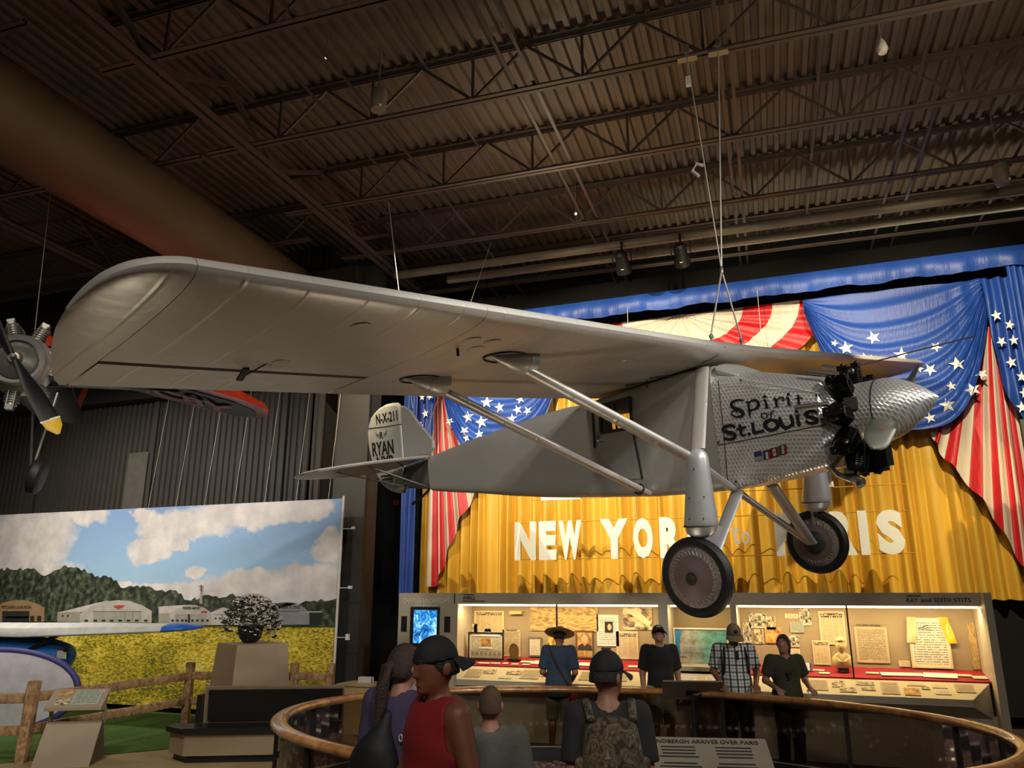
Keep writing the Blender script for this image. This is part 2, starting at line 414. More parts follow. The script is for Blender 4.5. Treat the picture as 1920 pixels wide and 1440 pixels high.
def section(y, xs=None, xe=None):
    xf = lerp(fore, y) if xs is None else xs; xa = lerp(aft, y) if xe is None else xe
    X = [xf+(xa-xf)*f for f in FR]
    if xs is not None: X = [xs+(xa-xs)*k/17 for k in range(18)]
    return [(x, y, upp(x, y)) for x in X]+[(x, y, low(x, y)) for x in X[::-1]]
w = MB()
segs = [(-6.582, -6.578, -6.572, -6.563, -6.552, -6.54, -6.525, -6.505, -6.48, -6.45, -6.415, -6.37, -6.32, -6.26, -6.21, -6.17), (-6.165, -5.7, -5.1, -4.5, -3.98), (-3.975, -3.4, -2.8, -2.0, -1.3, -.6, .6, 1.3, 2.0, 2.8, 3.4, 3.975), (3.98, 4.5, 5.1, 5.7, 6.165), (6.17, 6.21, 6.26, 6.32, 6.37, 6.415, 6.45, 6.48, 6.505, 6.525, 6.54, 6.552, 6.563, 6.572, 6.578, 6.582)]
for i, sg in enumerate(segs):
    w.rings([section(y, None, XA0 if i in (1, 3) else None) for y in sg])
wing = w.build('wing', M_wing, plane, 35)
for s in (-1, 1):
    a = MB(); ys = [s*v for v in (AIL0+.012, 4.5, 5.1, 5.7, AIL1-.012)]
    a.rings([section(y, XA1) for y in (ys if s > 0 else ys[::-1])]); al = a.build('aileron', M_wing, wing, 35)
    c = MB(); c.add([(XA0+.002, s*AIL0, upp(XA0, 4)-.03), (XA1-.01, s*AIL0, upp(XA0, 4)-.035), (XA1-.01, s*AIL1, upp(XA0, 6.1)-.035), (XA0+.002, s*AIL1, upp(XA0, 6.1)-.03)], [(0, 1, 2, 3)])
    c.build('hinge_gap', mat('cove_paint', '#4b463c', .6), wing)
    h = MB(); z0 = low(-3.36, 5.15)
    h.bar((-3.30, s*5.15, z0-.005), (-3.44, s*5.14, z0-.07), .05, .018); h.tube([(-3.44, s*5.14, z0-.06), (-3.14, s*5.05, z0+.02)], .006, 6)
    h.build('control_horn', M_seam, al)
for (x, y) in [(-2.187, -4.867), (-2.212, -3.793), (-2.209, -3.578), (-2.376, -3.597), (-3.224, -4.965), (-3.091, -4.975), (-3.02, -2.55), (-2.3, -1.6)]:
    q = MB(); q.lathe([(.075, -.004), (.07, -.010), (.05, -.012), (.0, -.012)], 20, (0, 0, 0), 'z', False)
    q.xf(Matrix.Translation((x, y, low(x, y)+.004)) @ Matrix.Rotation(-.134, 4, 'Y')); q.build('inspection_cover', M_wing, wing, 40)
q = MB(); q.tube([(-2.418, -3.771, low(-2.418, -3.77)+.01), (-2.418, -3.771, low(-2.418, -3.77)-.06)], .012, 8); q.build('drain_tube', M_seam, wing)
q = MB()
for (x, dx) in ((-2.95, .13), (-2.62, .13)):
    z = low(x, -.55)-.02; q.tube([(x-dx, -.58, z), (x+dx, -.58, z), (x+dx+.01, -.58, z-.03)], .009, 6)
z = low(-2.8, -.55); q.tube([(-2.8, -.56, z), (-2.8, -.56, z-.1)], .007, 6)
q.build('root_pipework', M_seam, wing)
q = MB(); q.tube([(LE0-.02, -.45, upp(LE0-.02, .45)), (LE0+.005, -.45, ZW), (LE0-.1, -.45, low(LE0-.1, .45)), (LE0-.3, -.45, low(LE0-.3, .45)-.002)], .004, 5)
q.build('centre_section_seam', M_seam, wing)
# --- fuselage behind the metal nose ---
def sup(w_, zc, hu, hl, eu, el, x, n=40):
    r = []
    for k in range(n):
        t = 2*PI*k/n; c_, s_ = math.cos(t), math.sin(t); e = eu if s_ >= 0 else el; h = hu if s_ >= 0 else hl
        r.append((x, w_*math.copysign(abs(c_)**(2/e), c_), zc+h*math.copysign(abs(s_)**(2/e), s_)))
    return r
def cab(x, w_, zt, zb, eu, el): zc = (zt+zb)/2; return sup(w_, zc, zt-zc, zc-zb, eu, el, x)
f = MB()
f.rings([cab(-2.06, .455, .64, -.725, 9, 9), cab(-2.4, .46, .64, -.735, 9, 9), cab(-3.0, .46, .58, -.74, 9, 9), cab(-3.6, .455, .52, -.715, 8, 9), cab(-3.95, .445, .47, -.70, 6, 9), cab(-4.25, .43, .485, -.69, 4.5, 9)])
fus = f.build('fuselage', M_dope, plane, 30)
wp = [(-3.60, .075), (-3.57, .40), (-3.12, .44), (-3.14, .085)]
cut = MB(); cut.prism(wp, lambda p, k: (p[0], -.8+.45*k, p[1])); cut.box((-3.32, 0, -.09), (1.60, .78, .84)); cut.box((-3.64, .58, .20), (.90, .44, .29)); cut_o = cut.build('cut', mat('cabin_lining', '#8d8672', .7), plane)
bm_ = fus.modifiers.new('cut', 'BOOLEAN'); bm_.object = cut_o; bm_.operation = 'DIFFERENCE'; bm_.solver = 'EXACT'; bm_.use_self = True; bm_.material_mode = 'TRANSFER'
bpy.context.view_layer.update(); me_ = bpy.data.meshes.new_from_object(fus.evaluated_get(bpy.context.evaluated_depsgraph_get())); fus.modifiers.clear(); fus.data = me_; bpy.data.objects.remove(cut_o)
f = MB()
f.rings([cab(-4.25, .43, .485, -.69, 4.5, 9), cab(-4.8, .385, .45, -.66, 4, 8), cab(-5.4, .33, .375, -.615, 4, 7), cab(-6.1, .26, .285, -.545, 4, 6), cab(-6.8, .19, .185, -.49, 4, 5), cab(-7.32, .135, .105, -.44, 4, 4)])
f.build('rear_fuselage', M_dope, plane, 30)
f = MB(); f.rings([cab(-7.32, .09, .08, -.42, 4, 4), cab(-8.02, .03, .02, -.36, 3, 3)]); f.build('tail_cone', mat('tail_cone_paint', '#5d5a54', .6), plane, 30)
# door with window
def sidebox(x0, x1, z0, z1, th, y=-.458):
    return MB().box(((x0+x1)/2, y-th/2, (z0+z1)/2), (x1-x0, th, z1-z0))
dm = MB(); dm.prism([(-3.68, -.13), (-3.62, .05), (-3.62, .05), (-3.13, .06), (-3.07, -.51), (-3.40, -.51)], lambda p, k: (p[0], -.462-.012*k, p[1]))
door = dm.build('cabin_door', M_dope, plane)
M_glass, nt, b = newmat('cabin_window_glass'); out = nt.nodes['Material Output']; tr = N(nt, 'ShaderNodeBsdfTransparent'); tr.inputs[0].default_value = (.86, .84, .70, 1); gl = N(nt, 'ShaderNodeBsdfGlossy', i_Roughness=.06); mx = N(nt, 'ShaderNodeMixShader'); fz = N(nt, 'ShaderNodeFresnel', i_IOR=1.4)
nt.links.new(fz.outputs[0], mx.inputs[0]); nt.links.new(tr.outputs[0], mx.inputs[1]); nt.links.new(gl.outputs[0], mx.inputs[2]); nt.links.new(mx.outputs[0], out.inputs[0])
MB().prism(wp, lambda p, k: (p[0], -.458-.006*k, p[1])).build('window_pane', M_glass, door)
MB().box((-3.64, .452, .20), (.90, .006, .29)).build('far_window_pane', M_glass, plane)
fr = MB()
for a, c in zip(wp, wp[1:]+wp[:1]): fr.bar((a[0], -.468, a[1]), (c[0], -.468, c[1]), .03, .03, (0, 1, 0))
fr.bar((-3.36, -.466, .08), (-3.36, -.466, .42), .02, .02, (0, 1, 0)); fr.build('window_frame', M_seam, door)
MB().box((-3.10, -.475, -.2), (.022, .014, .64), (0, -.1, 0)).build('door_hinge', M_seam, door)
hd = MB(); hd.ball((-3.64, -.50, -.02), .022, 10, 6); hd.tube([(-3.64, -.50, -.02), (-3.55, -.505, -.04)], .008, 6); hd.box((-3.66, -.48, 0), (.03, .01, .09)); hd.build('door_handle', M_chrome, door, 40)
MB().bar((-3.70, -.452, .44), (-3.72, -.47, -.10), .02, .02).build('door_post', M_seam, plane)
# --- metal nose ---
f = MB()
f.rings([cab(-2.06, .468, .60, -.728, 5, 12), cab(-1.95, .466, .575, -.722, 4.6, 12), cab(-1.6, .455, .50, -.672, 4.2, 11), cab(-1.25, .438, .415, -.62, 3.6, 9), cab(-.95, .408, .335, -.575, 3.2, 7), cab(-.90, .36, .28, -.50, 2.6, 4), cab(-.80, .31, .235, -.41, 2.1, 2.1), cab(-.60, .315, .245, -.385, 2, 2), cab(-.50, .313, .252, -.372, 2, 2)], cap1=False)
nose = f.build('metal_nose', M_jew, plane, 38)
sp = MB(); rs = []
for k in range(13):
    t = k/12; x = -.495+.515*t; r = .313*(1-t**1.75)**.92 if t < 1 else .004
    zc = -.06+.062*t; rs.append([(x, r*math.cos(2*PI*j/32), zc+r*math.sin(2*PI*j/32)) for j in range(32)])
sp.rings(rs); sp.build('spinner', M_jew, plane, 50)
def seam(pts, r, m, nm, par): q = MB(); q.tube(pts, r, 5); return q.build(nm, m, par)
yo = lambda x: -.476+.0571*(x+2.0)
seam([(-1.97, -.452, .50), (-1.82, -.452, .47), (-1.3, -.425, .30), (-.93, -.375, .165)], .006, M_white, 'panel_seam', nose)
seam([(-2.05, -.472, -.232), (-1.5, -.457, -.192), (-.91, -.412, -.145)], .005, M_seam, 'panel_seam', nose)
seam([(-2.0, -.470, -.70), (-1.97, -.470, -.1), (-1.96, -.462, .46)], .005, M_seam, 'panel_seam', nose)
q = MB(); q.rings([[(-.50, .316*math.cos(2*PI*j/32), -.06+.316*math.sin(2*PI*j/32)) for j in range(32)], [(-.488, .316*math.cos(2*PI*j/32), -.06+.316*math.sin(2*PI*j/32)) for j in range(32)]], False, False); q.build('spinner_ring', M_seam, nose)
q = MB()
for (x, z) in ((-2.04, -.2), (-1.3, -.145), (-.95, .15), (-1.9, -.63), (-.93, -.09), (-1.7, .42)): q.ball((x, yo(x)-.002, z), .014, 8, 6)
q.build('fastener', M_seam, nose)
# windscreen fairing over the leading edge
f = MB(); f.rings([cab(-2.0, .42, .66, .50, 2.4, 3), cab(-1.88, .40, .60, .46, 2.4, 3), cab(-1.78, .36, .525, .44, 2.4, 3)]); f.build('leading_edge_fairing', M_dope, plane, 40)
# --- radial engine ---
eng_z = -.125
M_fin = mat('cylinder_black', '#101011', .3, .4, .25, 30)
def cyl_mesh():
    q = MB(); prof = [(.10, .26)]
    h = .28
    while h < .45: prof += [(.082, h), (.108, h+.006), (.108, h+.012), (.082, h+.018)]; h += .024
    prof += [(.09, .46), (.092, .50), (.075, .53), (.0, .535)]
    q.lathe(prof, 18)
    q.box((.035, 0, .515), (.13, .10, .05)); q.box((-.055, 0, .535), (.09, .085, .055)); q.box((.075, 0, .545), (.07, .08, .05))
    q.tube([(.10, .05, .20), (.09, .04, .53)], .012, 6); q.tube([(.10, -.05, .20), (.09, -.04, .53)], .012, 6)
    q.ball((-.06, 0, .565), .022, 8, 6); q.ball((.08, 0, .572), .022, 8, 6)
    return q.mesh('cylinder', M_fin, 40)
ec = MB(); ec.lathe([(.22, -.10), (.275, -.08), (.275, .08), (.20, .12)], 28, (-.76, 0, eng_z), 'x'); engine = ec.build('radial_engine', M_black, plane, 40)
cm = cyl_mesh()
stack = MB(); stack.tube([(-.05, 0, .50), (-.14, 0, .53), (-.36, 0, .57)], .026, 12); stack_me = stack.mesh('exhaust_stack', M_chrome, 50)
for k in range(9):
    a = 2*PI*k/9
    o = link('cylinder', cm, engine, (-.76, 0, eng_z), (-a, 0, 0))
    if k in (0, 1, 8, 7): link('exhaust_stack', stack_me, engine, (-.76, 0, eng_z), (-a-.18, .12 if k != 7 else -.06, 0))
q = MB(); q.tube([(-.9, -.36, -.30), (-.97, -.38, -.36), (-.98, -.34, -.52), (-.93, -.24, -.64), (-.84, -.16, -.70)], .032, 12); q.build('exhaust_stack', M_chrome, engine, 50)
q = MB(); q.tube([(-.80, -.16, -.70), (-.72, -.22, -.735)], [.045, .055], 14, False, False); q.tube([(-.80, -.16, -.70), (-.72, -.22, -.735)], [.040, .050], 14, False, False); q.build('exhaust_mouth', mat('bright_stack', '#c9c6c0', .3, .8), engine, 50)
q = MB(); q.box((-.70, .12, -.52), (.2, .3, .26)); q.box((-.58, .05, -.50), (.14, .18, .2)); q.build('lower_engine_block', M_black, engine)
q = MB(); q.tube([(-.72, .1, .42), (-.3, .55, .52), (.18, 1.0, .62)], .008, 6); q.build('whip_rod', M_seam, engine)
q = MB(); q.box((-.66, -.34, .03), (.12, .03, .12), (0, 0, .3)); q.build('intake_louvre', M_seam, nose)
# --- propeller ---
M_blade = mat('propeller_grey', '#5c5e52', .45, .3)
hub = MB(); hub.lathe([(.09, -.06), (.11, 0), (.09, .06)], 16, (-.40, 0, -.05), 'x'); prop = hub.build('propeller', M_chrome, plane, 40)
def blade(sgn, ang, L):
    q = MB(); rs = []
    d = Vector((0, -math.cos(ang)*sgn, -math.sin(ang)*sgn)); o = Vector((-.40, 0, -.05))
    for k in range(13):
        t = k/12; r = .04+(L-.04)*t
        wd_ = .085+.035*min(1, t*2.2); wd_ *= math.sqrt(max(.02, 1-max(0, (t-.72)/.28)**2)); th = .035*(1-t)+.012
        tw = math.radians(68-26*t); c_ = Vector((1, 0, 0))*math.sin(tw)+d.cross(Vector((1, 0, 0)))*math.cos(tw)*-1
        n_ = c_.cross(d)
        rs.append([o+d*r+c_*wd_*math.cos(2*PI*j/14)+n_*th*math.sin(2*PI*j/14) for j in range(14)])
    q.rings(rs); return q.build('blade', M_blade, prop, 40), d, o
bl, d, o = blade(1, math.radians(27), .80); blade(-1, math.radians(25), 1.05)
q = MB(); tw = math.radians(55); c_ = Vector((1, 0, 0))*math.sin(tw)-d.cross(Vector((1, 0, 0)))*math.cos(tw); n_ = c_.cross(d).normalized()
if n_.dot(Vector((2.18, -7.98, -.4))) < 0: n_ = -n_
ce = o+d*.42+n_*.028; q.add([ce+c_*.035*math.cos(2*PI*j/16)+d*.055*math.sin(2*PI*j/16) for j in range(16)], [tuple(range(16))]); q.build('blade_emblem', mat('emblem_red', '#8c4a3a', .5), prop)
# --- lettering on the nose ---
GLY = {'S': [('s', [[-1.6913, 0.1997, 0.0153], [-1.7291, 0.2125, 0.0191], [-1.7784, 0.2156, 0.0231], [-1.8261, 0.1976, 0.029], [-1.8351, 0.1685, 0.0349], [-1.8002, 0.1307, 0.0405], [-1.7442, 0.1035, 0.0421], [-1.7185, 0.0748, 0.0382], [-1.732, 0.0485, 0.0286], [-1.7826, 0.0408, 0.0211], [-1.8302, 0.058, 0.0174], [-1.8461, 0.0884, 0.0155], [-1.823, 0.1101, 0.0135], [-1.791, 0.103, 0.0154], [-1.79, 0.0812, 0.0135]])], 'p': [('s', [[-1.6746, 0.1786, 0.0133], [-1.65, 0.179, 0.0246], [-1.6476, 0.1263, 0.0284], [-1.6456, 0.0701, 0.0264], [-1.6491, 0.0166, 0.0113]]), ('s', [[-1.6473, 0.1636, 0.017], [-1.5997, 0.1907, 0.0207], [-1.553, 0.1786, 0.03], [-1.5386, 0.1442, 0.0336], [-1.5578, 0.1097, 0.0299], [-1.5986, 0.0938, 0.0207], [-1.6392, 0.0954, 0.0151]])], 'i': [('s', [[-1.487, 0.1712, 0.0112], [-1.4632, 0.1716, 0.0259], [-1.4591, 0.1333, 0.0258], [-1.4582, 0.0918, 0.0278]]), ('s', [[-1.4889, 0.0895, 0.0093], [-1.43, 0.0908, 0.0092]]), ('d', [-1.4644, 0.2105], 0.0177)], 'r': [('s', [[-1.3812, 0.1712, 0.011], [-1.3569, 0.1714, 0.0255], [-1.353, 0.1325, 0.0255], [-1.3514, 0.0913, 0.0274]]), ('s', [[-1.3871, 0.0888, 0.0091], [-1.3217, 0.0909, 0.0091]]), ('s', [[-1.3549, 0.1328, 0.0128], [-1.3277, 0.1673, 0.0164], [-1.2969, 0.1757, 0.0181], [-1.2726, 0.165, 0.0163], [-1.2756, 0.1436, 0.0144], [-1.2923, 0.1423, 0.0127]])], 'i2': [('s', [[-1.2501, 0.1618, 0.0108], [-1.2272, 0.1622, 0.0252], [-1.2261, 0.1241, 0.0252], [-1.2255, 0.0897, 0.0269]]), ('s', [[-1.2595, 0.088, 0.009], [-1.2008, 0.0909, 0.0089]]), ('d', [-1.2175, 0.1988], 0.017)], 't': [('s', [[-1.1228, 0.1833, 0.0195], [-1.1235, 0.1278, 0.0248], [-1.1264, 0.0879, 0.023], [-1.1169, 0.0598, 0.0177], [-1.0959, 0.057, 0.0106]]), ('s', [[-1.157, 0.1451, 0.0125], [-1.0782, 0.1447, 0.0124]])], 'o': [('s', [[-1.4909, 0.041, 0.0093], [-1.5172, 0.037, 0.013], [-1.5258, 0.0159, 0.0149], [-1.512, -0.0079, 0.0111], [-1.4837, -0.0096, 0.0093], [-1.4661, 0.0084, 0.0129], [-1.4684, 0.0326, 0.013], [-1.4909, 0.041, 0.0093]])], 'f': [('s', [[-1.382, 0.0452, 0.0092], [-1.3973, 0.0563, 0.0092], [-1.4167, 0.0451, 0.0111], [-1.4238, 0.0141, 0.0128], [-1.435, -0.012, 0.0092], [-1.4468, -0.016, 0.0074]]), ('s', [[-1.4543, 0.0253, 0.0074], [-1.3921, 0.0264, 0.0073]])], 'S2': [('s', [[-1.828, -0.0714, 0.0289], [-1.8448, -0.0478, 0.0328], [-1.8938, -0.0382, 0.033], [-1.9494, -0.0507, 0.0352], [-1.9605, -0.0798, 0.0391], [-1.9183, -0.1054, 0.0428], [-1.8653, -0.1236, 0.0444], [-1.8357, -0.1485, 0.0404], [-1.8575, -0.1762, 0.0347], [-1.914, -0.1843, 0.031], [-1.9664, -0.1598, 0.0313]])], 't2': [('s', [[-1.7733, -0.0355, 0.0287], [-1.7683, -0.0923, 0.0363], [-1.7678, -0.1391, 0.0344], [-1.7507, -0.1578, 0.0267], [-1.7204, -0.1519, 0.0171]]), ('s', [[-1.8133, -0.0872, 0.0249], [-1.7027, -0.0738, 0.0228]])], 'dot': [('d', [-1.6812, -0.1515], 0.0201)], 'L': [('s', [[-1.6311, -0.0358, 0.0338], [-1.6266, -0.1566, 0.0356]]), ('s', [[-1.6294, -0.1489, 0.0338], [-1.5155, -0.136, 0.0296]])], 'o2': [('s', [[-1.4261, -0.0359, 0.0312], [-1.4814, -0.0474, 0.0426], [-1.5013, -0.0817, 0.0462], [-1.4803, -0.1208, 0.0387], [-1.4359, -0.1395, 0.0312], [-1.385, -0.1227, 0.0401], [-1.3654, -0.0887, 0.0455], [-1.3818, -0.0531, 0.0401], [-1.4261, -0.0359, 0.0312]])], 'u': [('s', [[-1.3384, -0.0149, 0.0309], [-1.3325, -0.0655, 0.0381], [-1.3218, -0.1074, 0.0398], [-1.2911, -0.1308, 0.036], [-1.2537, -0.1244, 0.0323], [-1.22, -0.097, 0.0268]]), ('s', [[-1.2237, -0.0077, 0.0322], [-1.2151, -0.0752, 0.0357], [-1.2116, -0.1276, 0.0303]])], 'i3': [('s', [[-1.1616, -0.0156, 0.0338], [-1.1542, -0.1289, 0.0354]]), ('d', [-1.1587, 0.018], 0.0185)], 's3': [('s', [[-0.9598, -0.0255, 0.0242], [-0.9899, -0.004, 0.0296], [-1.0351, -0.0016, 0.0315], [-1.0709, -0.0174, 0.0334], [-1.0673, -0.0418, 0.0351], [-1.0174, -0.0622, 0.0366], [-0.9779, -0.0794, 0.0364], [-0.9722, -0.1003, 0.0329], [-1.0073, -0.1145, 0.0295], [-1.0549, -0.1106, 0.028], [-1.0838, -0.0841, 0.0263]])]}
def stroke2d(mb, P, fn):
    P = crm(P); m = len(P); L = []; R_ = []
    for i, p in enumerate(P):
        t = P[min(i+1, m-1)][:2]-P[max(i-1, 0)][:2]; l = np.hypot(*t) or 1; nn = np.array([-t[1], t[0]])/l
        L.append(p[:2]+nn*p[2]/2); R_.append(p[:2]-nn*p[2]/2)
    vs_ = [fn(q) for q in L]+[fn(q) for q in R_]
    mb.add(vs_, [(i, i+1, m+i+1, m+i) for i in range(m-1)])
words = {'lettering_upper_word': ['S', 'p', 'i', 'r', 'i2', 't'], 'lettering_middle_word': ['o', 'f'], 'lettering_lower_word': ['S2', 't2', 'dot', 'L', 'o2', 'u', 'i3', 's3']}
for wn, keys in words.items():
    for kk in keys:
        q = MB(); e = 0
        for st in GLY[kk]:
            e += 1; fn = lambda p, e=e: (p[0], yo(p[0])-.012-.0006*e, p[1])
            if st[0] == 's': stroke2d(q, st[1], fn)
            else: q.add([fn((st[1][0]+st[2]*math.cos(2*PI*j/16), st[1][1]+st[2]*math.sin(2*PI*j/16))) for j in range(16)], [tuple(range(16))])
        q.build('letter', M_ink, nose)
# four flag badges under the words
fc = [(-1.6171, -.3858), (-1.5213, -.381), (-1.4393, -.3642), (-1.3518, -.3474)]
fl_red, fl_blue, fl_green, fl_white = mat('flag_red', '#8e1d1d', .5), mat('flag_blue', '#23355e', .5), mat('flag_green', '#1f4a2c', .5), mat('flag_white', '#c8beb4', .5)
for i, (x, z) in enumerate(fc):
    q = MB(); W_, H_ = .076, .088; tl = .12
    def R4(u0, u1, v0, v1, mi, lay=0):
        q.cur = mi; q.add([(x+(u-.5)*W_, yo(x)-.012-lay*.0008, z+(v-.5)*H_+(u-.5)*W_*tl) for u, v in ((u0, v0), (u1, v0), (u1, v1), (u0, v1))], [(0, 1, 2, 3)])
    R4(-.05, 1.05, -.05, 1.05, 0)
    if i == 0:
        R4(0, 1, .45, 1, 2, 1)
        for k in range(4): R4(0, 1, .02+k*.11, .08+k*.11, 1, 1)
    elif i == 1: R4(0, .33, 0, .8, 2, 1); R4(.33, .66, 0, .8, 1, 1); R4(.66, 1, 0, .8, 3, 1)
    elif i == 2: R4(.1, .9, .1, .9, 1, 1); R4(.1, .3, .1, .9, 3, 2); R4(.7, .9, .1, .9, 3, 2); R4(.42, .58, .35, .65, 3, 2)
    else: R4(.08, .36, .05, .95, 4, 1); R4(.36, .68, .05, .95, 1, 1); R4(.68, .98, .05, .95, 3, 1); R4(.46, .56, .42, .58, 0, 2)
    q.cur = 0; q.build('flag_badge', [M_seam, fl_white, fl_blue, fl_red, fl_green], nose)
# --- wing struts ---
def strut(a, c, wdt, th, m, nm, par=plane, ax=(1, 0, 0), n=14):
    a, c = Vector(a), Vector(c); t = (c-a).normalized(); u = Vector(ax); u = (u-t*u.dot(t)).normalized(); v = t.cross(u); rs = []
    for q_ in (a, c): rs.append([q_+u*wdt*math.cos(2*PI*j/n)+v*th*math.sin(2*PI*j/n) for j in range(n)])
    q = MB(); q.rings(rs); return q.build(nm, m, par, 50)
G = {}
for s in (-1, 1):
    wf = Vector((-2.50, s*2.95, low(-2.5, 2.95)-.09)); kn = Vector((-1.90, s*1.30, -.345)); ff = Vector((-1.95, s*.46, -.70))
    wr = Vector((-3.33, s*3.28, low(-3.33, 3.28)-.07)); fr_ = Vector((-3.03, s*.46, -.69))
    strut(wf, kn, .075, .045, M_wing, 'front_strut'); strut(kn, ff, .05, .032, M_gearp, 'inner_front_strut')
    strut(wr, fr_, .062, .04, M_wing, 'rear_strut')
    q = MB(); d_ = (fr_-wr).normalized(); q.tube([fr_-d_*.16, fr_-d_*.13], .068, 14); q.build('strut_collar', M_seam, plane, 40)
    # fairings where struts meet the wing
    for (pw, dd, Lf) in ((wf, (kn-wf).normalized(), .36), (wr, (fr_-wr).normalized(), .30)):
        q = MB(); rs = []
        up_ = Vector((pw.x, pw.y-s*-.0, low(pw.x, pw.y)))
        for k in range(7):
            t = k/6; ctr = Vector((pw.x+.02*t, pw.y, 0))+Vector((dd.x*(.14), dd.y*(.14), 0))*0
            y_ = pw.y+s*(Lf*(1-t))-s*.10*t; r = .012+.125*math.sin(t*PI*.5)
            zt = low(pw.x, y_)+.02
            rs.append([(pw.x+r*1.15*math.cos(2*PI*j/14), y_, zt-(r*1.15+.02)*max(0, math.sin(2*PI*j/14))-(0 if math.sin(2*PI*j/14) > 0 else -.01)) for j in range(14)])
        q.rings(rs); fa = q.build('strut_fairing', M_wing, plane, 50)
        rim = MB(); zt = low(pw.x, pw.y)-.001
        rim.tube([(pw.x+r_*math.cos(t_)*.150, pw.y+s*(.10+Lf*.5)-s*(.10+Lf*.5+.1)*1.0*0+s*0+math.sin(t_)*(Lf*.5+.06)-s*.10, low(pw.x+r_*math.cos(t_)*.150, pw.y)-.002) for t_, r_ in [(2*PI*j/24, 1.) for j in range(24)]], .008, 5, True); rim.build('fairing_gasket', M_ink, fa)
    # upright strut from gear to wing root
    vt = Vector((-2.10, s*.52, .60)); strut(vt, Vector((-1.86, s*1.22, -.28)), .082, .03, M_wing, 'upright_strut')
    q = MB(); rs = []
    for z, r in ((-.26, .02), (-.275, .06), (-.31, .095), (-.36, .112), (-.5, .122), (-.7, .142), (-.95, .170), (-.99, .172), (-1.0, .165), (-1.06, .15), (-1.10, .10), (-1.115, .05)):
        cx_ = -1.80-(.06*(z+.28)/-.8); rs.append([(cx_+r*1.02*math.cos(2*PI*j/20), s*1.335+r*.72*math.sin(2*PI*j/20), z) for j in range(20)])
    q.rings(rs[::-1]); leg = q.build('shock_strut_fairing', M_gearp, plane, 50)
    q = MB(); q.rings([[(-1.86+.176*math.cos(2*PI*j/20), s*1.335+.127*math.sin(2*PI*j/20), z) for j in range(20)] for z in (-1.0, -.988)], False, False); q.build('fairing_seam', M_seam, leg)
    q = MB()
    for (x_, z_) in ((-1.80, -.45), (-1.88, -.72), (-1.72, -.72), (-1.9, -.92), (-1.75, -.92)): q.ball((x_, s*(1.335+.092+(-z_-.4)*.045), z_), .009, 6, 4)
    q.build('screw', M_seam, leg)
    q = MB(); q.tube([(-1.92, s*1.335, -1.1), (-1.94, s*1.335, -1.47)], .03, 8); q.tube([(-1.87, s*1.335, -1.1), (-1.92, s*1.335, -1.47)], .012, 6); q.build('axle_rod', M_chrome, plane, 50)
    ax = Vector((-1.94, s*1.22, -1.47))
    strut((-1.93, s*.40, -.73), ax, .075, .03, M_gearp, 'axle_strut'); strut((-2.36, s*.36, -.76), ax+Vector((-.02, 0, 0)), .055, .028, M_gearp, 'brace_strut')
    q = MB(); q.add([(-2.06, s*.86, -1.02), (-1.90, s*.84, -1.06), (-1.93, s*1.2, -1.45), (-2.0, s*1.18, -1.42)], [(0, 1, 2, 3)]); q.build('strut_web', M_gearp, plane)
    # wheel
    wc = Vector((-1.94, s*1.38, -1.475)); cs = math.radians(4)
    q = MB(); prof = [(.285, -.045), (.315, -.058), (.35, -.055), (.375, -.03), (.383, 0), (.375, .03), (.35, .055), (.315, .058), (.285, .045)]
    q.lathe(prof, 44, (0, 0, 0), 'y', False); ty = q.mesh('tyre', M_tyre, 40)
    wh = bpy.data.objects.new('wheel', ty); COL.objects.link(wh); wh.parent = plane; wh.location = wc
    q = MB(); q.lathe([(.292, .042), (.25, .058), (.21, .066)], 44, (0, 0, 0), 'y', False); q.lathe([(.292, -.042), (.25, -.058), (.21, -.066)], 44, (0, 0, 0), 'y', False); q.build('wheel_lacing', M_lace, wh, 40)
    q = MB(); q.lathe([(.212, .066), (.12, .085), (.05, .098), (.0, .098)] , 40, (0, 0, 0), 'y', False); q.lathe([(.212, -.066), (.12, -.085), (.05, -.098), (.0, -.098)], 40, (0, 0, 0), 'y', False); q.build('wheel_disc', M_disc, wh, 40)
    q = MB(); q.lathe([(.06, .095), (.06, .104), (.032, .106), (.03, .115), (.0, .115)], 20, (0, 0, 0), 'y', False); q.lathe([(.06, -.095), (.06, -.104), (.032, -.106), (.03, -.115), (.0, -.115)], 20, (0, 0, 0), 'y', False); q.build('hub_cap', M_seam, wh, 40)
    q = MB()
    for k in range(36):
        a = 2*PI*k/36
        for r_ in (.232,):
            p0 = Vector((.218*math.cos(a), -.064, .218*math.sin(a))); p1 = Vector((.252*math.cos(a+.09), -.056, .252*math.sin(a+.09))); q.bar(p0+Vector((0, -.006, 0)), p1+Vector((0, -.006, 0)), .006, .006)
            q.bar(Vector((p0.x, .070, p0.z)), Vector((p1.x, .062, p1.z)), .006, .006)
    q.build('cover_stitching', mat('stitching', '#9a8f88', .5), wh)
    if s > 0:
        q = MB(); q.lathe([(.15, -.070), (.12, -.100), (.05, -.115), (.0, -.115)], 28, (0, 0, 0), 'y', False); q.build('brake_hub', M_seam, wh, 40)
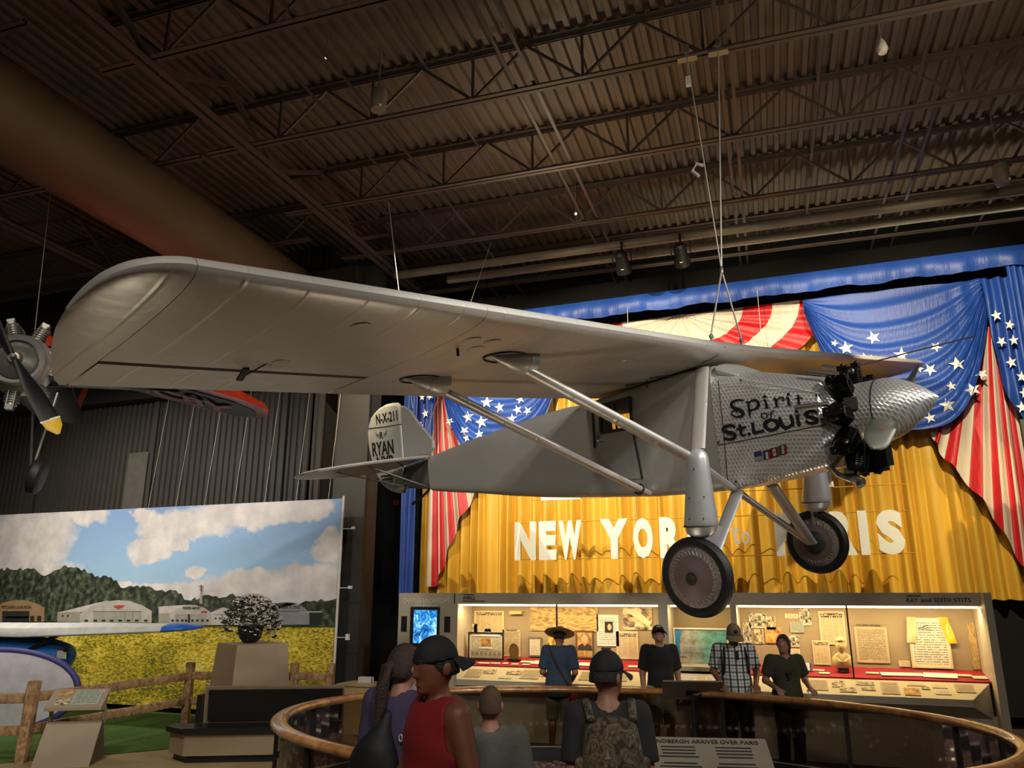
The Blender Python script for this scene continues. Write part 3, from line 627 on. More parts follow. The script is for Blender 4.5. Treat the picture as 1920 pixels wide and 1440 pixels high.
# --- tail ---
def slab(poly, th, nm, m, par, place):
    """thin double-bevelled panel from an outline"""
    c = np.mean(np.array(poly), 0); q = MB(); n = len(poly); P = [np.array(p) for p in poly]
    ins = [c+(p-c)*.93 for p in P]
    v = [place(p, 0) for p in P]+[place(p, th) for p in ins]+[place(p, -th) for p in ins]
    fs = [tuple(range(n, 2*n)), tuple(range(2*n, 3*n))[::-1]]
    for j in range(n):
        k = (j+1) % n; fs += [(j, k, n+k, n+j), (k, j, 2*n+j, 2*n+k)]
    q.add(v, fs); return q.build(nm, m, par)
M_rud = mat('rudder_white', '#a9a8a0', .5, .15, .06)
vp = lambda p, t: (p[0], -t, p[1])
rud = [(-8.06, .70), (-8.06, 1.03), (-8.12, 1.07), (-8.285, 1.085), (-8.45, 1.085), (-8.64, 1.045), (-8.80, .98), (-8.92, .90), (-8.99, .79), (-9.025, .68), (-9.03, .5), (-9.015, .36), (-8.97, .19), (-8.915, .03), (-8.84, -.11), (-8.747, -.24), (-8.61, -.33), (-8.465, -.385), (-8.32, -.42), (-8.18, -.434), (-8.06, -.42)]
rudder = slab(rud, .028, 'rudder', M_rud, plane, vp)
fin_o = [(-8.045, .10), (-8.045, .69), (-8.055, .70), (-8.05, 1.01), (-7.95, .99), (-7.80, .90), (-7.657, .723), (-7.45, .52), (-7.262, .336), (-7.27, .22), (-7.42, .12)]
slab(fin_o, .03, 'fin', M_dope, plane, vp)
seam([(-8.99, -.032, .735), (-8.5, -.034, .71), (-8.05, -.03, .70)], .006, M_seam, 'rudder_joint', rudder)
seam([(-8.05, -.034, .68), (-8.05, -.034, .12)], .012, M_white, 'rudder_post', plane)
for (t_, cx_, cz_, w_, h_) in (('N-X-211', -8.43, .86, .60, .17), ('R', -8.61, .575, .09, .12), ('RYAN', -8.60, .355, .60, .24), ('NYP', -8.56, .11, .46, .22)):
    text_on('rudder_lettering', t_, .2, (cx_, -.031, cz_), (1, 0, 0), (0, 0, 1), M_ink, rudder, w_, h_, bold=.004)
q = MB()
for s in (-1, 1):
    for k in range(3): stroke2d(q, [(-8.61+s*.06, .60-.03*k, .008), (-8.61+s*.11, .60-.02*k, .010), (-8.61+s*.17, .66-.03*k, .004)], lambda p: (p[0], -.0312, p[1]))
q.build('rudder_emblem', M_seam, rudder)
q = MB()
for k in range(3): q.add([(x_, -.0312, z_-k*.06) for x_, z_ in ((-8.72+.03*k, -.13), (-8.40, -.13), (-8.40, -.105), (-8.72+.03*k, -.105))], [(0, 1, 2, 3)])
q.build('rudder_small_print', M_ink, rudder)
M_stab = dope('silver_stab', (.55, .54, .50), .45)
for s in (-1, 1):
    st = [(-7.26, .10), (-7.36, .55), (-7.50, 1.0), (-7.72, 1.42), (-7.95, 1.72), (-8.15, 1.86), (-8.22, 1.88), (-8.22, .05)]
    el = [(-8.235, .06), (-8.235, 1.88), (-8.40, 1.86), (-8.62, 1.70), (-8.74, 1.4), (-8.78, .9), (-8.74, .45), (-8.55, .12)]
    tz = lambda p, t, s=s: (p[0], s*p[1], .10+.12*(p[0]+7.3)+t)
    so = slab(st[::s], .022, 'stabilizer', M_stab, plane, tz)
    slab(el[::s], .016, 'elevator', M_stab, so, tz)
    strut((-7.45, s*.10, -.36), (-7.75, s*.95, .02), .022, .012, M_chrome, 'tail_strut'); strut((-8.0, s*.03, -.34), (-8.1, s*1.30, -.02), .02, .012, M_chrome, 'tail_strut')
    strut((-8.0, s*.03, -.05), (-7.5, s*.6, .06), .010, .008, M_seam, 'tail_wire')
q = MB(); q.tube([(-7.5, 0, -.42), (-7.75, 0, -.55), (-7.95, 0, -.62)], [.02, .022, .028], 8); q.build('tail_skid', M_seam, plane, 40)
q = MB(); q.tube([(-7.98, -.06, -.02), (-8.0, -.09, -.16), (-7.95, -.10, -.3), (-8.02, -.09, -.42)], .02, 7); q.build('control_linkage', M_seam, plane, 40)
# lifting eyes on top of the wing
EYE = []
for y in (-.38, .30):
    q = MB(); z = upp(-2.02, y); q.tube([(-2.02, y, z-.02), (-2.02, y, z+.04)], .015, 8); q.ball((-2.02, y, z+.05), .028, 8, 6); q.build('lifting_eye', M_chrome, plane, 40); EYE.append(PR @ Vector((-2.02, y, z+.07))+PT)
# --- rigging cables
M_cable = mat('cable_steel', '#b9b4a8', .45, .3)
top = Vector((EYE[0].x*.5+EYE[1].x*.5, EYE[0].y*.5+EYE[1].y*.5, 5.75))
def cable(pts, r, label): q = MB(); q.tube(pts, r, 6); return tag(q.build('rigging_cable', M_cable), label, 'cable')
q = thing('rigging_bridle', 'forked steel cable bridle hooked to the wing centre of the silver monoplane', 'cable')
for e in EYE: MB().tube([top, e], .011, 6).build('bridle_leg', M_cable, q)
MB().ball(top, (.025, .025, .06), 8, 6).build('shackle', M_chrome, q)
dR = Vector((math.cos(CA), math.sin(CA), 0))
cable([top, top+dR*-.22+Vector((0, 0, ZB-.03-top.z))], .010, 'left of the two steel cables rising from the monoplane bridle to the roof')
cable([top, top+dR*.16+Vector((0, 0, ZB-.03-top.z))], .010, 'right of the two steel cables rising from the monoplane bridle to the roof')
tag(MB().tube([top+dR*-.18+Vector((0, 0, 1.25)), top+dR*-.25+Vector((0, 0, 1.33)), top+dR*-.20+Vector((0, 0, 1.42)), top+dR*-.12+Vector((0, 0, 1.38))], .022, 7).build('cable_hook', M_white, None, 40), 'small white hook clipped on the left rigging cable', 'hook')
for sgn, lab in ((-.22, 'left'), (.16, 'right')):
    p_ = top+dR*sgn; tag(MB().box((p_.x, p_.y, ZB-.02), (.24, .1, .03), (0, 0, CA)).box((p_.x, p_.y, ZB+.06), (.06, .2, .12), (0, 0, CA)).build('beam_clamp', mat('clamp_metal', '#8a857a', .4, .5)), lab+' steel clamp on the roof joist holding a monoplane cable', 'clamp')
tl = PR @ Vector((-7.75, 0, .93))+PT
cable([tl, Vector((-6.24, 10.60, ZB+.02))], .006, 'thin steel cable rising alone from the tail fin to the roof')
tl = PR @ Vector((-7.45, 0, .50))+PT
cable([tl, Vector((-5.2, 12.75, ZB+.02))], .004, 'faint second cable from the tail fin running back to the roof')
# ================================================================ DRAPED BACKDROP
BCX = -2.0
def satin(name, col, rough=.5, sheen=.3, var=.06):
    m, nt, b = newmat(name); tc = N(nt, 'ShaderNodeTexCoord')
    mp = N(nt, 'ShaderNodeMapping'); mp.inputs['Scale'].default_value = (14, 14, 1.2); nt.links.new(tc.outputs['Object'], mp.inputs[0])
    no = N(nt, 'ShaderNodeTexNoise', i_Scale=1.0, i_Detail=4.0); nt.links.new(mp.outputs[0], no.inputs['Vector'])
    nt.links.new(ramp(nt, no.outputs['Fac'], [(.3, [c*(1-var) for c in col]), (.7, [min(1, c*(1+var)) for c in col])]), b.inputs['Base Color'])
    b.inputs['Roughness'].default_value = rough; b.inputs['Sheen Weight'].default_value = sheen
    n2 = N(nt, 'ShaderNodeTexNoise', i_Scale=2.2, i_Detail=3.0); nt.links.new(mp.outputs[0], n2.inputs['Vector'])
    bu = N(nt, 'ShaderNodeBump', i_Strength=.25, i_Distance=.03); nt.links.new(n2.outputs['Fac'], bu.inputs['Height']); nt.links.new(bu.outputs[0], b.inputs['Normal'])
    return m
M_gold = satin('gold_satin', (.62, .37, .045), .40, 0.)
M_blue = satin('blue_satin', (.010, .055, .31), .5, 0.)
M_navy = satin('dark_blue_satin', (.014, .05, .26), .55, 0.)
M_red = satin('red_satin', (.44, .006, .013), .5, 0.)
M_cream = satin('cream_satin', (.52, .46, .39), .5, 0.)
M_star = mat('star_white', '#d8dade', .6)
rng = random.Random(3)
# gold curtain in full pleats
xs = []; x = -7.96
while x < 4.0: xs.append(x); x += rng.uniform(.15, .34)
ph = []; 
def pleat(x):
    for i in range(len(xs)-1):
        if xs[i] <= x < xs[i+1]: return (x-xs[i])/(xs[i+1]-xs[i]), i
    return 0., 0
amp = [rng.uniform(.10, .22) for _ in xs]; lean = [rng.uniform(-.10, .10) for _ in xs]
def gold(u, v):
    x = -7.95+11.85*u; t, i = pleat(x); z = 7.75-5.68*v
    d = .5-.5*math.cos(2*PI*t); d = d**.65
    sag = .02*math.sin(9*x+5*v)+.012*math.sin(23*x-3*v)
    return (x+lean[i]*.25*v*math.sin(PI*t), 15.55-amp[i]*d*(.6+.5*v)-sag, z-.02*d*(v > .99))
tag(MB().grid(gold, 900, 14, True).build('gold_curtain', M_gold, None, 60), 'wide pleated gold satin curtain behind the lettering', 'curtain')
# blue pelmet along the top
def val(u, v):
    x = -7.95+11.9*u; k = math.sin(x*7.1)+.6*math.sin(x*17+1)
    return (x, 14.58-.03*k*v-.06*math.sin(PI*v), 7.97-.37*v-.02*math.sin(x*5)*v)
mb = MB(); mb.grid(val, 420, 6, True); mb.box((-2.0, 14.75, 7.93), (11.8, .25, .04))
tag(mb.build('pelmet', M_blue, None, 60), 'long bright blue gathered pelmet across the top of the drapes', 'pelmet')
def side(s, x): return BCX+s*(x-BCX)     # s=+1 right, -1 mirrored left
def star_on(par, fn, r, rot, eps=.012):
    """five-pointed star laid on a drape surface; fn maps local (dx,dz) to 3d"""
    q = MB(); pts = [(0, 0)]
    for k in range(10):
        a = rot+PI/2+k*PI/5; rr = r if k % 2 == 0 else r*.40; pts.append((rr*math.cos(a), rr*math.sin(a)))
    v = []
    for p in pts:
        c = fn(*p); v.append((c[0], c[1]-eps, c[2]))
    q.add(v, [(0, 1+k, 1+(k+1) % 10) for k in range(10)]); return q.build('star', M_star, par)
def make_side(s):
    nm = 'right' if s > 0 else 'left'
    # plain outer column
    def colf(u, v):
        x = 3.64+.32*u; return (side(s, x), 14.66-.05*abs(math.sin(u*PI*3.2+.6))-.03*math.sin(v*5+u*6), 7.90-5.8*v)
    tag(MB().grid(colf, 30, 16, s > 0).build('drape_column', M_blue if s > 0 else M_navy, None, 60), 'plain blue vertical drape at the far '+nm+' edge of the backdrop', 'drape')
    # starred tail beside the swag
    def tl(u, v):
        x = 3.27+.42*u+.05*v; zb = 4.55+1.2*abs(u-.85); z = 7.50+(zb-7.50)*v
        return (side(s, x), 14.80-.05*math.sin(u*PI*4+v*2)-.04*math.sin(v*9), z)
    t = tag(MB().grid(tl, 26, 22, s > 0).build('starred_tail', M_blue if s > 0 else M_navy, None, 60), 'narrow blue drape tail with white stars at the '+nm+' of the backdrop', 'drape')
    for (x, z, r, ro) in [(3.39, 6.77, .11, .1), (3.56, 6.58, .10, -.3), (3.40, 6.30, .10, .5), (3.58, 6.30, .10, 0), (3.49, 5.92, .11, .2), (3.60, 5.66, .10, -.2), (3.60, 5.38, .10, .1), (3.53, 5.14, .11, 0)]:
        star_on(t, lambda dx, dz, x=x, z=z: (side(s, x)+dx*.8, 14.69, z+dz), r, ro)
    # striped jabot fanning below the swag
    edge = [(2.12, 5.05), (2.25, 4.80), (2.30, 4.57), (2.53, 4.19), (2.85, 3.68), (3.05, 3.2), (3.24, 2.68), (3.36, 2.36), (3.62, 2.25)]
    def jb(u, v):
        k = u*(len(edge)-1); i = min(int(k), len(edge)-2); f_ = k-i
        ex = edge[i][0]+(edge[i+1][0]-edge[i][0])*f_; ez = edge[i][1]+(edge[i+1][1]-edge[i][1])*f_
        tx, tz_ = 3.05+.55*u, 6.75; fx = (ex-tx)*v**.85
        return (side(s, tx+fx), 15.22-.05*math.sin(u*PI*13)*(.25+.75*v)-.03*v, tz_+(ez-tz_)*v+.03*math.sin(u*40)*v)
    q = MB(); q.grid(jb, 90, 18, s > 0); nstr = 14
    for j in range(18):
        for i in range(90): q.mi[j*90+i] = (int(i/90*nstr)) % 2
    tag(q.build('striped_jabot', [M_red, M_cream], None, 60), 'red and white striped drape tail hanging at the '+nm+' of the gold curtain', 'drape')
    # starred blue swag
    def sw(u, v):
        e = 3.2-1.0*(1-v); shape = 1-abs(2*u-1)**e; dep = 2.66*v
        x = .33+3.05*u+(.05*v if u > .5 else 0); x += .10*math.sin(PI*u)*v
        fold = math.sin(2*PI*(6.5*v+.8*u))*.05*(.35+.65*v)+.03*math.sin(2*PI*(13*v+1.5*u))*v
        gath = .035*math.sin(u*60)*max(0, u-.75)*4*(1-v*.5)
        return (side(s, x), 15.02-.07*shape*v-fold*.8-gath, 7.60-dep*shape-.25*v*(abs(2*u-1)**8))
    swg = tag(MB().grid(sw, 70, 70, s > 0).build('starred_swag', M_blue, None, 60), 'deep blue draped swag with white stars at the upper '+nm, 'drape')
    # invert sw roughly to seat each star on the cloth
    U = np.linspace(.02, .98, 120); V = np.linspace(.02, .99, 120)
    G = np.array([[sw(u, v) for u in U] for v in V]); 
    def seat(x, z):
        d_ = (G[..., 0]-x)**2+(G[..., 2]-z)**2; return G[..., 1].flat[d_.argmin()]
    st = [(.99, 6.54, .135, .05), (1.47, 6.69, .13, .3), (1.30, 6.29, .135, .25), (1.89, 6.31, .14, -.1), (2.46, 6.40, .10, .7), (2.31, 5.99, .12, .5), (2.14, 6.02, .08, .9), (2.74, 6.05, .14, .1), (3.08, 5.82, .10, .4), (2.60, 5.66, .09, .1), (2.91, 5.56, .13, .3), (2.49, 5.32, .14, .1), (2.20, 5.12, .10, .2), (.80, 6.66, .08, .8), (1.62, 6.10, .10, .2), (1.95, 5.60, .12, .3), (1.45, 5.70, .12, 0), (1.75, 5.20, .10, .5), (1.05, 5.95, .11, .2)]
    if s < 0: st = [(2.60, 5.83, .14, .1), (2.28, 5.69, .15, .2), (2.67, 5.53, .11, .6), (2.62, 5.38, .10, .2), (2.34, 5.44, .11, .1), (2.17, 6.12, .15, 0), (1.87, 5.98, .12, .1), (1.47, 5.90, .11, .3), (1.25, 5.86, .11, .5), (3.02, 5.76, .09, .8), (1.60, 5.72, .12, 0), (1.40, 6.12, .11, .3), (2.9, 6.3, .12, .1), (2.5, 6.6, .12, .2), (1.7, 6.5, .12, .2)]
    for (x, z, r, ro) in st:
        X = side(s, x); star_on(swg, lambda dx, dz, X=X, z=z: (X+dx, seat(X+dx, z+dz), z+dz), r, ro, .02)
make_side(1); make_side(-1)
# striped half-round bunting between the swags
q = MB(); RA = [0, .62, 1.24, 1.80, 2.29, 2.78]
nr, na = 50, 90
def bun(u, v):
    r = 2.78*v; a = PI*u; rip = .035*math.sin(a*34)*v+.03*math.sin(a*13)
    return (BCX-r*math.cos(a), 15.22-rip-.05*v, 7.66-.575*r*math.sin(a))
q.grid(bun, na, nr)
for j in range(nr):
    r = 2.78*(j+.5)/nr; bnd = sum(r > x_ for x_ in RA[1:-1])
    for i in range(na): q.mi[j*na+i] = 0 if bnd in (2, 4) else 1
tag(q.build('striped_bunting', [M_red, M_cream], None, 60), 'half-round bunting in red and white bands at the top centre of the drapes', 'bunting')
# hanging letters on two yellow cords
M_glit = mat('glitter_white', '#f0f2ee', .4, 0., .10, 160, .6, 220)
M_cord = mat('yellow_cord', '#b58a2a', .7)
lt = thing('hanging_lettering', 'row of white glitter letters strung before the gold curtain', 'lettering')
def letter(ch, x0, x1, z0, z1, bold=.05, y=14.2):
    text_on('letter', ch, .8, ((x0+x1)/2, y, (z0+z1)/2), (1, 0, 0), (0, 0, 1), M_glit, lt, x1-x0, z1-z0, extr=.02, bold=bold)
for ch, a, b_ in (('N', -5.25, -4.82), ('E', -4.76, -4.42), ('W', -4.37, -3.93), ('Y', -3.57, -3.05), ('O', -2.96, -2.60), ('R', -2.48, -2.08), ('K', -1.98, -1.58), ('P', -.51, -.15), ('A', -.10, .32), ('R', .38, .76), ('I', .81, .95), ('S', 1.08, 1.48)): letter(ch, a, b_, 2.77, 3.49)
letter('t', -1.22, -1.09, 2.98, 3.31, .012); letter('o', -1.06, -.93, 2.97, 3.21, .012)
text_on('letter', 'I', .8, (.395, 14.2, 4.24), (1, 0, 0), (0, 0, 1), M_glit, lt, .17, .68, extr=.02, bold=.03)
MB().box((.35, 14.2, 3.95), (.30, .04, .10)).build('letter', M_glit, lt); MB().box((-4.32, 14.2, 3.94), (.78, .04, .12)).build('letter', M_glit, lt)
for z in (3.47, 2.79, 3.90): MB().tube([(-5.3 if z < 3.8 else -4.9, 14.23, z), (1.6, 14.23, z+.0)], .008, 5).build('cord', M_cord, lt)
for x in (-2.9, -.45): MB().tube([(x, 14.23, 2.7), (x, 14.23, 7.6)], .004, 5).build('hanging_wire', M_cable, lt)
# ================================================================ DISPLAY CASE
M_case = mat('case_laminate', '#b3aa96', .55, 0, .05, 3)
M_inner = mat('case_lining', '#8d7d60', .8, 0, .05, 3)
M_redf = mat('red_felt', '#8e1420', .85, 0, .1, 8)
M_slope = mat('slope_panel', '#c0b48c', .6, 0, .05, 3)
M_lblack = mat('black_lettering', '#15120f', .6)
M_lwhite = mat('white_lettering', '#e2ddd0', .6)
M_pane, nt, b = newmat('case_glass')
out = nt.nodes['Material Output']; tr = N(nt, 'ShaderNodeBsdfTransparent'); gl = N(nt, 'ShaderNodeBsdfGlossy', i_Roughness=.03); mx = N(nt, 'ShaderNodeMixShader'); lw = None
mx.inputs[0].default_value = .05; nt.links.new(tr.outputs[0], mx.inputs[1]); nt.links.new(gl.outputs[0], mx.inputs[2]); nt.links.new(mx.outputs[0], out.inputs[0])
YF, YB = 12.0, 12.56
case = thing('display_case', 'long tan wall display case with lit glass windows below the gold curtain', 'display case', (-2.2, 12.3, 0))
def cb(nm, x0, x1, y0, y1, z0, z1, m, par=case):
    o = MB().box(((x0+x1)/2, (y0+y1)/2, (z0+z1)/2), (x1-x0, y1-y0, z1-z0)).build(nm, m, par)
    if par is case: o.location = (2.2, -12.3, 0)
    return o
def cm_(mbuild, nm, m, smooth=None):
    o = mbuild.build(nm, m, case, smooth); o.location = (2.2, -12.3, 0); return o
cb('header', -5.47, 2.10, YF-.02, YB+.05, 2.0, 2.17, M_case)
cb('back_panel', -5.47, 2.10, YB, YB+.05, .1, 2.0, M_inner)
cb('plinth', -6.50, 2.10, 11.98, YB, 0, .66, M_case)
cb('end_panel', 2.03, 2.12, 11.7, YB+.05, 0, 2.17, M_case)
cb('stile', -5.49, -5.42, YF-.02, YB, .66, 2.0, M_case); cb('stile', -2.17, -2.03, YF-.02, YB, .66, 2.0, M_case); cb('stile', -1.13, -1.05, YF-.02, YB, .66, 2.0, M_case)
cb('mullion', -3.755, -3.735, YF-.02, YF+.02, 1.08, 2.0, M_seam); cb('mullion', .405, .425, YF-.02, YF+.02, 1.06, 2.0, M_seam)
for x0, x1 in ((-5.42, -3.755), (-3.735, -2.17), (-1.05, .405), (.425, 2.03)):
    cb('glass_pane', x0, x1, YF-.004, YF+.004, 1.08, 2.0, M_pane)
M_strip = mat('lamp_strip', '#ffffff', .5, emit=(1, .78, .42), estr=9)
for x0, x1, pw in ((-5.40, -2.19, 42), (-1.03, 2.01, 46), (-2.0, -1.15, 7)):
    cb('lamp_strip', x0, x1, YF+.04, YF+.08, 1.97, 1.995, M_strip)
    l = area('case_lamp', ((x0+x1)/2, YF+.06, 1.965), ((x0+x1)/2, YF+.30, 1.2), pw, x1-x0, .06, (1, .74, .40)); 
for x0, x1 in ((-5.42, -2.17), (-1.05, 2.03)):
    q = MB(); q.add([(x0, 12.0, 1.07), (x1, 12.0, 1.07), (x1, YB, 1.16), (x0, YB, 1.16), (x0, 12.0, 1.045), (x1, 12.0, 1.045)], [(0, 1, 2, 3), (4, 5, 1, 0)]); cm_(q, 'red_shelf', M_redf)
# sloped reading panels with chamfered ends, and the sill box under them
for x0, x1, c0, c1 in ((-5.42, -2.17, .15, 0), (-2.12, -1.08, 0, 0), (-1.05, 2.0, 0, .26)):
    q = MB(); q.add([(x0, 12.0, 1.05), (x1, 12.0, 1.05), (x1-c1, 11.65, .885), (x0+c0, 11.65, .885)], [(3, 2, 1, 0)]); cm_(q, 'reading_panel', M_slope)
    q = MB(); q.add([(x0, 12.0, 1.045), (x1, 12.0, 1.045), (x1-c1, 11.65, .88), (x0+c0, 11.65, .88), (x0, 12.0, .62), (x1, 12.0, .62), (x1-c1, 11.65, .80), (x0+c0, 11.65, .80)], [(0, 1, 2, 3), (3, 2, 6, 7), (7, 6, 5, 4), (1, 5, 6, 2), (0, 3, 7, 4)]); cm_(q, 'sill', M_case)
# map alcove lining
cb('alcove_shelf', -2.03, -1.13, YF+.05, YB, 1.08, 1.14, M_case)
# kiosk panel with screen and loudspeaker slots
kp = cb('kiosk_panel', -6.50, -5.49, YF-.02, YB, .66, 2.17, M_case)
def screenmat():
    m, nt, b = newmat('screen_picture'); tc = N(nt, 'ShaderNodeTexCoord'); no = N(nt, 'ShaderNodeTexNoise', i_Scale=5.0, i_Detail=6.0, i_Distortion=1.5)
    nt.links.new(tc.outputs['Generated'], no.inputs['Vector']); c = ramp(nt, no.outputs['Fac'], [(.30, (.0, .02, .12)), (.45, (.02, .20, .65)), (.55, (.10, .55, .95)), (.68, (.7, .93, 1))])
    b.inputs['Base Color'].default_value = (0, 0, 0, 1); nt.links.new(c, b.inputs['Emission Color']); b.inputs['Emission Strength'].default_value = 1.1; return m
sb = MB().box((-6.0, YF-.03, 1.64), (.52, .04, .62)).build('screen_bezel', M_ink, kp)
MB().box((-5.985, YF-.052, 1.64), (.42, .01, .52)).build('screen', screenmat(), kp)
for x in (-6.385, -5.60): MB().box((x, YF-.025, 1.68), (.10, .02, .24)).build('speaker_slot', M_ink, kp)
for t_, x, z, w_, h_, m, par in (("CHARLES LINDBERGH'S", -5.99, 2.05, .86, .085, M_lwhite, kp), ('1927 FLIGHT', -6.0, 1.945, .46, .08, M_lwhite, kp)):
    text_on('title', t_, .1, (x, YF-.026, z), (1, 0, 0), (0, 0, 1), m, par, w_, h_)
def ct(t_, x, z, w_, h_, m): 
    o = text_on('title', t_, .1, (x, YF-.026, z), (1, 0, 0), (0, 0, 1), m, case, w_, h_, bold=.001); o.location = (2.2, -12.3, 0)
ct('AVIALL', -5.22, 2.095, .22, .06, M_lblack); cb('small_print', -5.33, -5.13, YF-.024, YF-.02, 2.137, 2.15, M_lblack); cb('small_print', -5.33, -4.95, YF-.024, YF-.02, 2.037, 2.05, M_lblack)
[ct(w__, x__, 2.075, l__, .056, M_lblack) for w__, x__, l__ in (('RAY', 1.24, .14), ('and', 1.405, .125), ('EDITH', 1.60, .19), ('STITS', 1.83, .20))]; cb('small_print', 1.17, 1.35, YF-.024, YF-.02, 2.123, 2.135, M_lblack)
# ---------------------------------------------------------------- printed matter
def paper(name, base, ink, kind, rows=18, cols=1, seed=0.):
    if name in MATS: return MATS[name]
    base, ink = rgb(base), rgb(ink); m, nt, b = newmat(name); tc = N(nt, 'ShaderNodeTexCoord'); L = nt.links.new
    sx = N(nt, 'ShaderNodeSeparateXYZ'); L(tc.outputs['Generated'], sx.inputs[0])
    def M(op, a, c=None):
        n = N(nt, 'ShaderNodeMath', operation=op)
        for i, v in enumerate((a, c)):
            if v is None: continue
            if isinstance(v, (int, float)): n.inputs[i].default_value = v
            else: L(v, n.inputs[i])
        return n.outputs[0]
    gx, gz = sx.outputs['X'], sx.outputs['Z']
    if kind == 'photo':
        no = N(nt, 'ShaderNodeTexNoise', i_Scale=rows*.35, i_Detail=5.0, i_Distortion=.8, noise_dimensions='4D'); no.inputs['W'].default_value = seed; L(tc.outputs['Generated'], no.inputs['Vector'])
        c = ramp(nt, no.outputs['Fac'], [(.36, ink), (.5, [i*.5+o*.5 for i, o in zip(ink, base)]), (.62, base)]); L(c, b.inputs['Base Color'])
    else:
        row = M('FRACT', M('MULTIPLY', gz, rows)); rid = M('FLOOR', M('MULTIPLY', gz, rows))
        cx = N(nt, 'ShaderNodeCombineXYZ'); L(M('MULTIPLY', gx, 22*cols), cx.inputs[0]); L(M('MULTIPLY', rid, 7.3), cx.inputs[1]); cx.inputs[2].default_value = seed
        no = N(nt, 'ShaderNodeTexNoise', i_Scale=1.6, i_Detail=2.0); L(cx.outputs[0], no.inputs['Vector'])
        ln = M('MULTIPLY', M('LESS_THAN', row, .5), M('GREATER_THAN', no.outputs['Fac'], .42))
        mg = M('MULTIPLY', M('LESS_THAN', M('ABSOLUTE', M('SUBTRACT', gx, .5)), .43), M('LESS_THAN', M('ABSOLUTE', M('SUBTRACT', gz, .5)), .44))
        f = M('MULTIPLY', ln, mg)
        if kind == 'news':
            col = M('GREATER_THAN', M('FRACT', M('MULTIPLY', gx, cols)), .08); f = M('MULTIPLY', f, col)
            hd = M('MULTIPLY', M('MULTIPLY', M('GREATER_THAN', gz, .80), M('LESS_THAN', gz, .94)), mg)
            cx2 = N(nt, 'ShaderNodeCombineXYZ'); L(M('MULTIPLY', gx, 9), cx2.inputs[0]); L(M('FLOOR', M('MULTIPLY', gz, 16)), cx2.inputs[1])
            n2 = N(nt, 'ShaderNodeTexNoise', i_Scale=2.4, i_Detail=1.0); L(cx2.outputs[0], n2.inputs['Vector'])
            hd = M('MULTIPLY', M('MULTIPLY', hd, M('GREATER_THAN', n2.outputs['Fac'], .46)), M('LESS_THAN', M('FRACT', M('MULTIPLY', gz, 16)), .7))
            bl = M('MULTIPLY', M('MULTIPLY', M('GREATER_THAN', gx, .38), M('LESS_THAN', gx, .62)), M('MULTIPLY', M('GREATER_THAN', gz, .38), M('LESS_THAN', gz, .62)))
            f = M('MAXIMUM', M('MULTIPLY', f, .65), hd)
        else: f = M('MULTIPLY', f, .75)
        n3 = N(nt, 'ShaderNodeTexNoise', i_Scale=4.0, i_Detail=4.0); L(tc.outputs['Generated'], n3.inputs['Vector'])
        bc = ramp(nt, n3.outputs['Fac'], [(.3, [c*.85 for c in base]), (.7, base)])
        mi = N(nt, 'ShaderNodeMix', data_type='RGBA'); L(f, mi.inputs[0]); L(bc, mi.inputs[6]); mi.inputs[7].default_value = (*ink, 1); L(mi.outputs[2], b.inputs['Base Color'])
    b.inputs['Roughness'].default_value = .7; MATS[name] = m; return m
PP = {'news': paper('newsprint', '#c9b68a', '#33291c', 'news', 40, 5), 'newsb': paper('newsprint_headline', '#c8b48a', '#2b2218', 'news', 30, 4, 2.), 'text': paper('printed_text', '#b5a27c', '#3a2f20', 'lines', 26), 'letter': paper('typed_letter', '#d9d2b8', '#4a4438', 'lines', 20, 1, 3.), 'photo': paper('old_photo', '#cdb98f', '#1d1712', 'photo', 10, 1, 1.), 'photo2': paper('grey_photo', '#d0c7a8', '#1a1814', 'photo', 16, 1, 4.), 'sepia': paper('sepia_photo', '#c79a52', '#6a4a22', 'photo', 6, 1, 2.), 'parch': paper('parchment', '#c4a768', '#7d6336', 'photo', 30, 1, 6.), 'card': paper('caption_card', '#d2c6a0', '#6b5f48', 'lines', 5, 1, 5.), 'grey': paper('grey_card', '#98a08c', '#4f554a', 'lines', 9, 1, 6.), 'white': paper('white_sheet', '#cfcdc2', '#6c6a62', 'lines', 16, 1, 8.), 'poster': paper('yellow_poster', '#d9b748', '#6b2b1e', 'photo', 7, 1, 9.)}
def doc(name, label, cat, x, z, w_, h_, kind, y=12.555, th=.012, tilt=0., frame=None, group=None):
    m = PP[kind]
    if frame is None:
        o = MB().box((0, 0, 0), (w_, th, h_)).build(name, m, None, None, (x, y-th/2-.001, z), (0, tilt, 0)); return tag(o, label, cat, group)
    t = thing(name, label, cat, (x, y-.02, z), 0., group); t.rotation_euler = (0, tilt, 0); fw = .022
    MB().box((0, 0, 0), (w_-fw, .01, h_-fw)).build('print', m, t)
    for (cx_, cz_, a_, c_) in ((0, h_/2-fw/2, w_, fw), (0, -h_/2+fw/2, w_, fw), (-w_/2+fw/2, 0, fw, h_-2*fw), (w_/2-fw/2, 0, fw, h_-2*fw)): MB().box((cx_, -.004, cz_), (a_, .026, c_)).build('frame_bar', frame, t)
    return t
M_fblk, M_fwd, M_fgr = mat('frame_black', '#1c1712', .4), mat('frame_wood', '#5b3a22', .5), mat('frame_grey', '#6d6553', .5)
n1 = doc('newspaper', 'newspaper page with a man\'s portrait at its foot, above the black framed board', 'newspaper', -5.10, 1.706, .54, .35, 'news')
